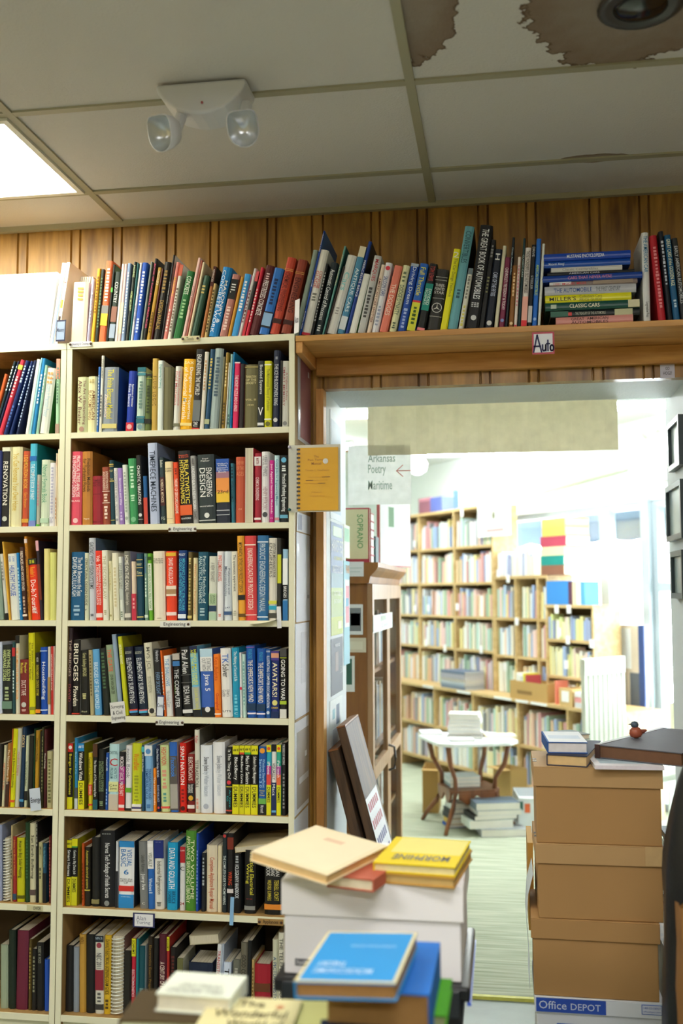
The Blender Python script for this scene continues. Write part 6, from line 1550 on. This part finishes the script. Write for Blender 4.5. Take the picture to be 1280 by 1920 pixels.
carton(s0, .0, ZC, s1 - s0, .18, .13, 'brown carton of books on the counter under the shorter bookcase')
for i, hx in enumerate(('ecece8', 'f0f0e8', 'd8dcE0', 'd8d040', 'b84a50')):
    lbook(s0 + .02 + .028 * i + .03, .02, ZC + .006, .18 - .01 * (i % 3), .026, .12, hx.lower(), '%s book from the left in the brown carton on the counter' % ORD[i + 1], 'books in the brown carton', upright=True)
s0, s1 = S(1046, -.0), S(1073, -.0)
carton(s0, -.008, ZC, .14, .15, .12, 'small tan carton with a white label near the counter end', 'd0b078', True)
lbook(S(1032, 0), .02, ZC, .16, .02, .1, 'e08068', 'coral book standing left of the small tan carton', None, upright=True)
for i, (hx, th) in enumerate((('d8dce4', .035), ('e8a0a0', .03), ('f0f0f4', .03))):
    lbook(s0 + .155, -.0, ZC + i * .036, .17, th, .11, hx, '%s book in the little pile beside the black binder' % ('bottom', 'pink middle', 'white top')[i], 'little pile beside the binder')
sb = S(1096, -.01)
r = ltag('binder', s0 + .34, -.01, ZC, 'black binder with a white spine label on the counter end', 'binder')
MB().box(0, .07, 0, .15, 0, .19, M('17191c', .3)).build('cover', r, bevel=.004); MB().box(.02, .05, -.0015, 0, .02, .17, M('e8eaec')).build('spine_label', r)
# row of blue books and others on the end bookcase
zt_ = 1.385 + .0225; s = SE0 + .005
for i in range(11):
    hx = '3a86d0' if i < 7 else ('5a3048', 'e8d8b0', 'e4e8ec', '5aa0d8')[i - 7]; t_ = .036 if i < 7 else .045
    lbook(s, .18, zt_, .17 if i < 7 else .165, t_ - .001, .13, hx, ('%s blue book of the set on the end bookcase, from the left' % ORD[i + 1]) if i < 7 else ('dark plum', 'cream', 'white', 'light blue')[i - 7] + ' book right of the blue set on the end bookcase', 'books on the end bookcase', upright=True); s += t_
# poster board by the window with the dark blue edge
s0, s1 = S(1126, .36), S(1182, .36); yy = sq((s0 + s1) / 2, .36).y
r = ltag('display_board', s0, .46, .0065, 'display board of pictures with a dark blue edge before the window', 'display')
zb_ = r.location.z; L = s1 - s0; zt_ = atY(1160, 1172, yy).z - zb_
MB().box(0, L, .012, .03, 0, zt_, M('ccc4b4')).build('board', r); MB().box(L - .05, L + .005, .0, .0118, 0, zt_ + .003, M('2c4a86', .4)).build('edge', r)
for j, (f0, f1, g0, g1, hx) in enumerate(((.0, .55, .76, .98, 'dfe8ec'), (.05, .45, .5, .72, 'c8c4b8'), (.5, .8, .45, .74, '5a6470'), (.08, .5, .2, .45, 'd8ccb8'))):
    MB().box(L * f0, L * f1, .009, .0118, zt_ * g0, zt_ * g1, M(hx)).build('picture', r)
# white chair
cA = atY(1140, 1300, 6.15)
ch = thing('chair', 'white slatted high-backed chair in front of the shop window', 'chair', (cA.x + .15, 6.25, .0065), (0, 0, math.radians(50)))
wm = M('e4e8dc', .5)
bk = MB(); n = 9
for i in range(n):
    x_ = -.19 + .38 * i / (n - 1); bk.box(x_ - .018, x_ + .018, .19, .215, .46, 1.04 - .04 * abs(i - 4) / 4, wm)
bk.box(-.21, .21, .186, .219, 1.0, 1.10, wm).box(-.21, .21, .186, .219, .46, .52, wm); bk.build('backrest', ch, bevel=.004)
MB().box(-.21, .21, -.21, .21, .42, .459, wm).build('seat', ch, bevel=.006)
for sx in (-.18, .18):
    for sy in (-.18, .18): MB().box(sx - .018, sx + .018, sy - .018, sy + .018, 0, .4195, wm).build('leg', ch)
# low shelf with books under the window at right
sl = S(1155, .30); t = local_thing('low_shelf', 'low white shelf of paperbacks under the window at right', 'shelf')
MB().box(3.02, 4.4, .18, .42, .60, .625, WHITEW).build('top_board', t)
for s in (3.02, 3.6, 4.38): MB().box(s, s + .02, .19, .42, .0065, .5995, WHITEW).build('upright', t)
s = 3.04
for i in range(20):
    t_ = rb.uniform(.022, .045); hx = ['e8e4d0', 'e0dcc4', 'd8c03a', '2a4a9a', 'e8e8e4', 'b8584a', 'ece8dc', '6a7a8a'][i % 8]
    lbook(s, .2, .6255, rb.uniform(.13, .19), t_ - .001, .11, hx, '%s paperback from the left on the low window shelf' % (ORD[i + 1] if i < 12 else ['thirteenth', 'fourteenth', 'fifteenth', 'sixteenth', 'seventeenth', 'eighteenth', 'nineteenth', 'twentieth'][i - 12]), 'paperbacks on the low window shelf', upright=True); s += t_
# conduit, wall lamp, thermostat, door ornaments
a, b = S(1010, QW), S(1185, QW)
pa = [sq(a, QW - .022, atY(1010, 925, sq(a, QW).y).z), sq(b, QW - .022, atY(1185, 879, sq(b, QW).y).z)]
tag(MB().tube(pa, .012, M('c8d4c0', .5)).build('conduit'), 'pale conduit pipe running along the wall above the windows', 'pipe')
s = S(1247, QW); yy = sq(s, QW).y
r = ltag('wall_lamp', s, QW - .001, atY(1247, 800, yy).z, 'small white wall lamp high up beside the framed pictures', 'lamp')
MB().lathe([(.03, 0), (.03, .02), (.012, .03), (.012, .06), (.05, .1), (.06, .14)], M('e4e8e6', .4), Matrix.Rotation(math.radians(105), 4, 'X'), 16).build('lamp_shade', r, smooth=True)
s = S(1256, QW); r = ltag('thermostat', s, QW - .03, atY(1256, 900, yy).z, 'white thermostat box on the wall above the shop door', 'thermostat')
MB().box(-.05, .05, 0, .0295, 0, .11, M('e0e6e4')).build('case', r, bevel=.004); MB().box(-.012, .0, -.0015, 0, .05, .08, M('6a7a80')).build('display', r)
for i, (px, py) in enumerate(((1268, 1232), (1264, 1271))):
    s = S(px, QW - .01); yy = sq(s, QW).y
    r = ltag('door_ornament', s, QW + .03, atY(px, py, yy).z, ('upper', 'lower')[i] + ' red ornament on the glass of the shop door', 'ornament', 'red ornaments on the shop door')
    MB().prism([(-.03, 0), (0, .012), (.028, .04), (.02, .0), (.034, -.03), (0, -.014), (-.02, -.035)], 0, .008, M('d02a34', .4), axis=1).build('wing', r)
# bird figurine on the album
A = atY(1187, 1356, 3.52)
alb = next(o for o in C.objects if o.name == 'photo_album')
bd = thing('bird_figurine', 'small brown and blue bird figurine behind the dark album', 'figurine', (A.x, alb.location.y + .16, alb.location.z + .0402))
MB().lathe([(.004, 0), (.016, .004), (.021, .014), (.019, .026), (.012, .034), (.004, .037)], M('a85a44', .3)).build('body', bd, smooth=True)
MB().lathe([(.003, .032), (.011, .036), (.013, .043), (.01, .051), (.003, .054)], M('4a5a6a', .3), Matrix.Translation((-.003, 0, 0))).build('head', bd, smooth=True)
MB().tube([(-.014, 0, .044), (-.023, 0, .043)], [.003, .0006], M('2a2a2a'), 8).build('beak', bd); MB().tube([(.016, 0, .02), (.034, 0, .026)], [.009, .003], M('8a4a38'), 8).build('tail', bd)

# ------------------------------------------------------------------ glass cabinet just inside the doorway
YC0 = 4.42; XC = atY(693, 1110, YC0).x; YC1 = atX(747, 1110, XC).y; ZK = atY(675, 1055, YC0).z
CW = wood('cabinet_wood', '7c4e1c', 'a06a2a', 2, .6, .45, .08)
cb_ = thing('display_cabinet', 'tall brown display cabinet with glass doors just inside the doorway', 'cabinet', (XC, YC0, .0065))
Lc = YC1 - YC0; Hc = ZK - .0065; wd = .42
MB().box(-wd, -.012, 0, .025, 0, Hc - .09, CW).build('side_panel', cb_); MB().box(-wd, -.012, Lc - .025, Lc, 0, Hc - .09, CW).build('side_panel', cb_)
MB().box(-wd, -wd + .015, .0255, Lc - .0255, 0, Hc - .09, CW).build('back_panel', cb_)
MB().prism([(-wd, Hc - .0895), (.0, Hc - .0895), (.006, Hc - .06), (.03, Hc - .035), (.04, Hc - .02), (.04, Hc), (-wd, Hc)], -.03, Lc + .02, CW, axis=1).build('crown', cb_)
for zz in (.06, .42, .78, 1.14): MB().box(-wd + .016, -.02, .026, Lc - .026, zz - .018, zz, CW).build('shelf', cb_)
DM = wood('door_frame_wood', '9a7450', 'b8946c', 2, .7, .4, .05)
for i in range(2):
    y0, y1 = i * Lc / 2 + .001, (i + 1) * Lc / 2 - .001
    dr = bpy.data.objects.new('door', None); C.objects.link(dr); dr.parent = cb_
    for (a, b, c, d) in ((y0, y0 + .06, .04, Hc - .092), (y1 - .06, y1, .04, Hc - .092), (y0 + .0601, y1 - .0601, .04, .12), (y0 + .0601, y1 - .0601, Hc - .16, Hc - .092), (y0 + .0601, y1 - .0601, .68, .74)):
        MB().box(-.0115, .0115, a, b, c, d, DM).build('frame_rail', dr)
    MB().box(-.002, .002, y0 + .06, y1 - .06, .12, Hc - .16, GLASS).build('pane', dr)
    if i == 0: MB().tube([(.012, y1 - .03, .64), (.04, y1 - .03, .65), (.045, y1 - .03, .70), (.04, y1 - .03, .75), (.012, y1 - .03, .76)], .006, M('3a3430', .3), 8).build('handle', dr)
for zz in (.06, .42, .78, 1.14):
    y_ = .04
    for j in range(13):
        t_ = .07; hx = ['8a98a0', 'c0b8a0', '6a4a3a', 'd8dcd8', '5a7088', '9a8a6a'][(j + int(zz * 10)) % 6]
        r = thing('book', 'leather or cloth book behind the glass of the brown display cabinet', 'book', (XC - .18, YC0 + y_, .0065 + zz + .0005), group='books in the display cabinet')
        MB().box(0, .13, 0, t_ - .004, 0, rb.uniform(.2, .28), M(hx)).build('cover', r); y_ += t_
# papers stuck on its side and doors
def paper(name, label, cat, px0, px1, py0, py1, col, extra=(), Y=YC0 - .0015, group=None):
    a, b = atY(px0, py1, Y), atY(px1, py0, Y); r = thing(name, label, cat, (a.x, Y, a.z), group=group); W = b.x - a.x; H_ = b.z - a.z
    MB().box(0, W, 0, .001, 0, H_, M(col)).build('sheet', r)
    for f0, f1, g0, g1, c in extra: MB().box(W * f0, W * f1, -.0006, 0, H_ * g0, H_ * g1, M(c)).build('printed_panel', r)
    return r, W, H_
paper('note', 'white note hanging from the cabinet crown below the Soprano volume', 'note', 650, 681.5, 1053, 1081, 'e6eaec', ((.15, .9, .55, .6, 'b8c8c8'), (.15, .8, .3, .34, 'b8c8c8')), Y=YC0 - .034)
paper('photo_print', 'black and white photograph taped to the cabinet side', 'picture', 645, 680, 1133, 1190, 'e8ecec', ((.1, .9, .12, .88, '7a8084'), (.35, .85, .3, .7, 'a8acac')))
paper('note', 'cream note in a clear sleeve below the cabinet photograph', 'note', 645, 686, 1196, 1223, 'd8d0b8', ((.1, .85, .2, .75, 'e6e2cc'),))
paper('photo_print', 'partly hidden white framed print low on the cabinet side', 'picture', 640, 664.5, 1230, 1297, 'e8ece8', ((.0, .8, .2, .92, '3a6a5a'),))
# sign across the doors
A, B = atX(690, 1158, XC + .045), atX(747, 1195, XC + .045)
y0, y1 = YC0 - .02, min(B.y, YC1); zt_, zb_ = atX(700, 1157, XC + .05).z, atX(700, 1192, XC + .05).z
r = thing('cabinet_sign', 'white paper sign reading Bindings Old and New across the cabinet doors', 'sign', (XC + .016, y0, zb_)); W, H_ = (y1 - y0) * .95, zt_ - zb_
MB().box(0, .0015, 0, W, 0, H_, M('eaf0ec')).build('sheet', r)
for s_, f0, f1, g0, g1 in (('BINDINGS', .14, .88, .58, .9), ('OLD and NEW', .25, .9, .18, .46)):
    mb = MB(); put_text(mb, s_, (.0024, W * f0, H_ * g0), (0, 1, 0), (0, 0, 1), W * (f1 - f0), H_ * (g1 - g0), M('a8c4ac')); mb.build('lettering', r)
# on top of the cabinet
ZK_ = ZK + .0006
a, b = atY(640, 1046, YC0 + .02), atY(690.5, 952, YC0 + .02)
r = thing('book', 'tall cream volume lettered Soprano with red cloth on the cabinet', 'book', (a.x, YC0 + .02, ZK_)); W = b.x - a.x; H_ = b.z - ZK_
MB().box(0, W + .004, 0, .004, 0, H_, M('b83a4a')).box(0, W + .004, .05, .054, 0, H_, M('b83a4a')).build('cover', r); MB().box(.002, W, .0041, .0499, .003, H_ - .003, PAGES).build('pages', r)
MB().box(0, W - .002, -.0015, -.0002, .016, H_ - .006, M('e4dcb4')).build('cream_panel', r)
mb = MB(); put_text(mb, 'SOPRANO', (W * .80 - .026, -.0022, H_ * .88), (0, 0, -1), (1, 0, 0), H_ * .62, .026, M('5a9a54')); mb.build('title', r)
for i in range(6):
    p = atY(697, 1040 - 14 * i, YC0 + .14)
    r = thing('book', '%s red book from the bottom of the pile behind the Soprano volume' % ORD[i + 1], 'book', (XC - .20, YC0 + .10, ZK_ + i * .038), group='red books on the cabinet')
    MB().box(0, .19, 0, .15, 0, .003, M('b03a50')).box(0, .19, 0, .15, .034, .037, M('b03a50')).box(0, .003, 0, .15, .0031, .0339, M('b03a50')).build('cover', r); MB().box(.004, .187, .002, .148, .0031, .0339, M('eeeae0')).build('pages', r)
r = thing('picture_frame', 'white picture with a green sprig and thin red edge standing on the cabinet', 'picture', (XC - .03, YC0 + .62, ZK_), (0, 0, math.radians(70)))
MB().box(0, .36, 0, .015, 0, .34, M('c05a5a')).build('frame', r); MB().box(.006, .354, -.001, .0, .006, .334, M('eef2ee')).build('picture', r); MB().box(.10, .16, -.0016, -.001, .2, .3, M('5a8a5a')).build('sprig', r)
r = thing('book', 'dark teal book end standing behind the red books on the cabinet', 'book', (XC - .06, YC0 + .30, ZK_))
MB().box(0, .05, 0, .12, 0, .13, M('1a4a50')).build('cover', r, bevel=.008)

# ------------------------------------------------------------------ parlour table and the things round it
tc = atY(876, 1395, 6.75); TZ = .535
pt = thing('parlour_table', 'small carved wooden table with a white marble top piled with books', 'table', (tc.x, 6.78, .0065), (0, 0, math.radians(22)))
TW = wood('table_leg_wood', '5e3418', '8a5430', 2, 1, .35, .05)
oc = [(-.27, -.19), (-.19, -.27), (.19, -.27), (.27, -.19), (.27, .19), (.19, .27), (-.19, .27), (-.27, .19)]
MB().prism(oc, TZ, TZ + .022, M('e8eef0', .25, .05, 5)).build('marble_top', pt, bevel=.004)
for sx in (-1, 1):
    for sy in (-1, 1):
        MB().tube([(sx * .20, sy * .20, TZ - .0005), (sx * .18, sy * .18, TZ - .12), (sx * .135, sy * .135, .32), (sx * .13, sy * .13, .24), (sx * .16, sy * .16, .14), (sx * .215, sy * .215, .05), (sx * .235, sy * .235, .0)], [.019, .016, .014, .018, .017, .014, .013], TW, 8).build('leg', pt, smooth=True)
MB().prism([(x * .62, y * .62) for x, y in oc], .235, .252, TW).build('lower_shelf', pt)
for k in range(4):
    X = Matrix.Rotation(PI / 2 * k, 4, 'Z'); pr = [(-.12, .234)] + [(-.12 + .24 * i / 16, .185 + .022 * math.cos(i * PI / 4) - .012 * math.cos(i * PI / 8)) for i in range(17)] + [(.12, .234)]
    MB().prism(pr, -.165, -.15, TW, X, axis=1).build('apron', pt)
def tbook(lx, ly, z, w_, d_, th, hx, label, group, rz, base=None, page='ece8e0'):
    bx = pt.location if base is None else base
    r = thing('book', label, 'book', (bx[0] + lx, bx[1] + ly, z), (0, 0, rz), group); m_ = M(hx)
    MB().box(0, w_, 0, d_, 0, .002, m_).box(0, w_, 0, d_, th - .002, th, m_).box(0, .002, 0, d_, .0021, th - .0021, m_).build('cover', r)
    MB().box(.003, w_ - .003, .003, d_ - .003, .0021, th - .0021, M(page, .8)).build('pages', r)
z = TZ + .0065 + .0226
for i in range(7):
    th = (.02, .022, .025, .025, .02, .022, .018)[i]
    tbook(-.12 + rb.uniform(-.008, .008), -.06, z, .22 - .004 * i, .16, th, ('4a4038', 'e4e6e8', 'e0e4e6', 'e8e8e4', 'd8dce0', 'ecece6', 'e6e8e0')[i], '%s book from the bottom of the white pile on the marble table' % ORD[i + 1], 'white pile on the marble table', rb.uniform(-.08, .08)); z += th + .0005
for i, (lx, ly, w_, d_, hx, nm) in enumerate(((-.30, .06, .14, .17, 'dfe6ec', 'pale thin book at left of the marble table'), (.12, -.02, .20, .13, 'e8dcc0', 'cream thin book at right of the marble table'), (-.10, -.23, .16, .12, 'c8ccd0', 'pale booklet at the front of the marble table'))):
    tbook(lx, ly, TZ + .0065 + .0226, w_, d_, .014, hx, nm, 'thin books on the marble table', .2)
for i in range(3):
    tbook(-.11, -.10, .0065 + .2525 + i * .0225, .2, .17, .022, ('8a9aa0', 'd8dcdc', 'c8d0d4')[i], '%s book on the lower shelf of the marble table' % ('bottom', 'middle', 'top')[i], 'books on the lower table shelf', .3)
fl_ = atZ(842, 1543, .0065)
for i, (hx, th) in enumerate((('2a58b0', .02), ('e0b850', .035), ('3a4044', .03), ('22282c', .03), ('e4e8ea', .035))):
    tbook(-.11 + rb.uniform(-.01, .01), -.10, .007 + sum((.0205, .0355, .0305, .0305)[:i]), .19, .13, th, hx, '%s book of the floor pile under the marble table' % ('lowest blue', 'yellow', 'dark grey', 'black', 'white top')[i], 'floor pile under the table', .38 + rb.uniform(-.05, .05))
fl_ = atZ(952, 1572, .0065)
for i, (hx, th) in enumerate((('b8bcc0', .045), ('e4ece8', .05), ('2a2c30', .03), ('d8d8d8', .03), ('6a7888', .045))):
    tbook(-.20 + (.04, -.03, .0, .02, .01)[i], .0, .007 + sum((.0455, .0505, .0305, .0305)[:i]), .28, .20, th, hx, '%s book of the floor pile right of the table' % ('lowest grey', 'wide white', 'black', 'pale', 'slate top')[i], 'floor pile right of the table', .28 + rb.uniform(-.1, .1), (fl_.x, fl_.y))
def floor_carton(px0, px1, py0, py1, hx, label, deep=.28, rz=0, extra=None):
    a, b = atZ(px0, py1, .007), atZ(px1, py1, .007); Y = a.y; W = (b - a).length; H_ = atY((px0 + px1) / 2, py0, Y).z - .007
    r = thing('carton', label, 'box', (a.x, Y, .007), (0, 0, rz)); m_ = KR(hx); e = .004
    MB().box(0, W, 0, deep, 0, e, m_).box(0, W, 0, e, e, H_, m_).box(0, W, deep - e, deep, e, H_, m_).box(0, e, e, deep - e, e, H_, m_).box(W - e, W, e, deep - e, e, H_, m_).build('body', r)
    MB().box(0, W, -.06, -.002, H_ - .004, H_, m_).build('flap', r)
    return r, W, H_
floor_carton(792, 822, 1442, 1524, 'b08c50', 'brown carton on the floor left of the marble table')
floor_carton(925, 981, 1436, 1506, 'b09058', 'brown carton of magazines on the floor behind the marble table', .14, RZ)
r, W, H_ = floor_carton(972, 1022, 1494, 1561, 'e4e8ec', 'white carton with green and red marks right of the floor pile', .3, .1)
MB().box(W * .02, W * .18, -.002, -.0002, H_ * .62, H_ * .86, M('1f5a4a')).build('green_mark', r); MB().box(W * .24, W * .44, -.002, -.0002, H_ * .55, H_ * .8, M('e06a3c')).build('red_mark', r)
MB().box(W * .7, W * .95, -.002, -.0002, H_ * .2, H_ * .4, M('8ab0c0')).build('blue_mark', r)

# ================================================================== only the 300 largest books stay single; the rest join the one 'books' object
bpy.context.view_layer.update()
def kids(o): return [c for c in C.objects if c.parent == o]
KID = {}
for c in C.objects:
    if c.parent: KID.setdefault(c.parent, []).append(c)
def shown(o):
    if o.name in AREA: return AREA[o.name]
    tot = 0
    for c in KID.get(o, ()):
        if c.type != 'MESH' or not (c.name.startswith('cover') or c.name.startswith('pages')): continue
        mw = c.matrix_world; nm = mw.to_3x3()
        for p in c.data.polygons:
            ce = mw @ p.center - CAM; n = nm @ p.normal
            if n.dot(ce) < 0: tot += p.area * -n.dot(ce.normalized()) / ce.length_squared
    return tot
bks = [o for o in C.objects if o.type == 'EMPTY' and o.name.split('.')[0] == 'book']
bks.sort(key=shown, reverse=True)
stuff = C.objects['books']; sv = [tuple(v.co) for v in stuff.data.vertices]; sf = [tuple(p.vertices) for p in stuff.data.polygons]
sm_ = [0] * len(sf); scol = list(bc); mats = [stuff.data.materials[0]]; midx = {}
for o in bks[300:]:
    for c in KID.get(o, ()):
        me = c.data; off = len(sv); sv += [tuple(c.matrix_world @ v.co) for v in me.vertices]; loc = []
        for mt in me.materials:
            if mt not in midx: midx[mt] = len(mats); mats.append(mt)
            loc.append(midx[mt])
        for p in me.polygons: sf.append(tuple(a + off for a in p.vertices)); sm_.append(loc[p.material_index]); scol.append((1, 1, 1))
        bpy.data.objects.remove(c)
    bpy.data.objects.remove(o)
me = bpy.data.meshes.new('books'); me.from_pydata(sv, [], sf)
for mt in mats: me.materials.append(mt)
me.polygons.foreach_set('material_index', sm_)
ca = me.color_attributes.new('Col', 'FLOAT_COLOR', 'CORNER'); flat = []
for p, col in zip(me.polygons, scol): flat += [*col, 1] * p.loop_total
ca.data.foreach_set('color', flat); me.update()
old = stuff.data; stuff.data = me; bpy.data.meshes.remove(old)
stuff['label'] = 'all the many smaller coloured books filling the shelves and piles in both rooms'
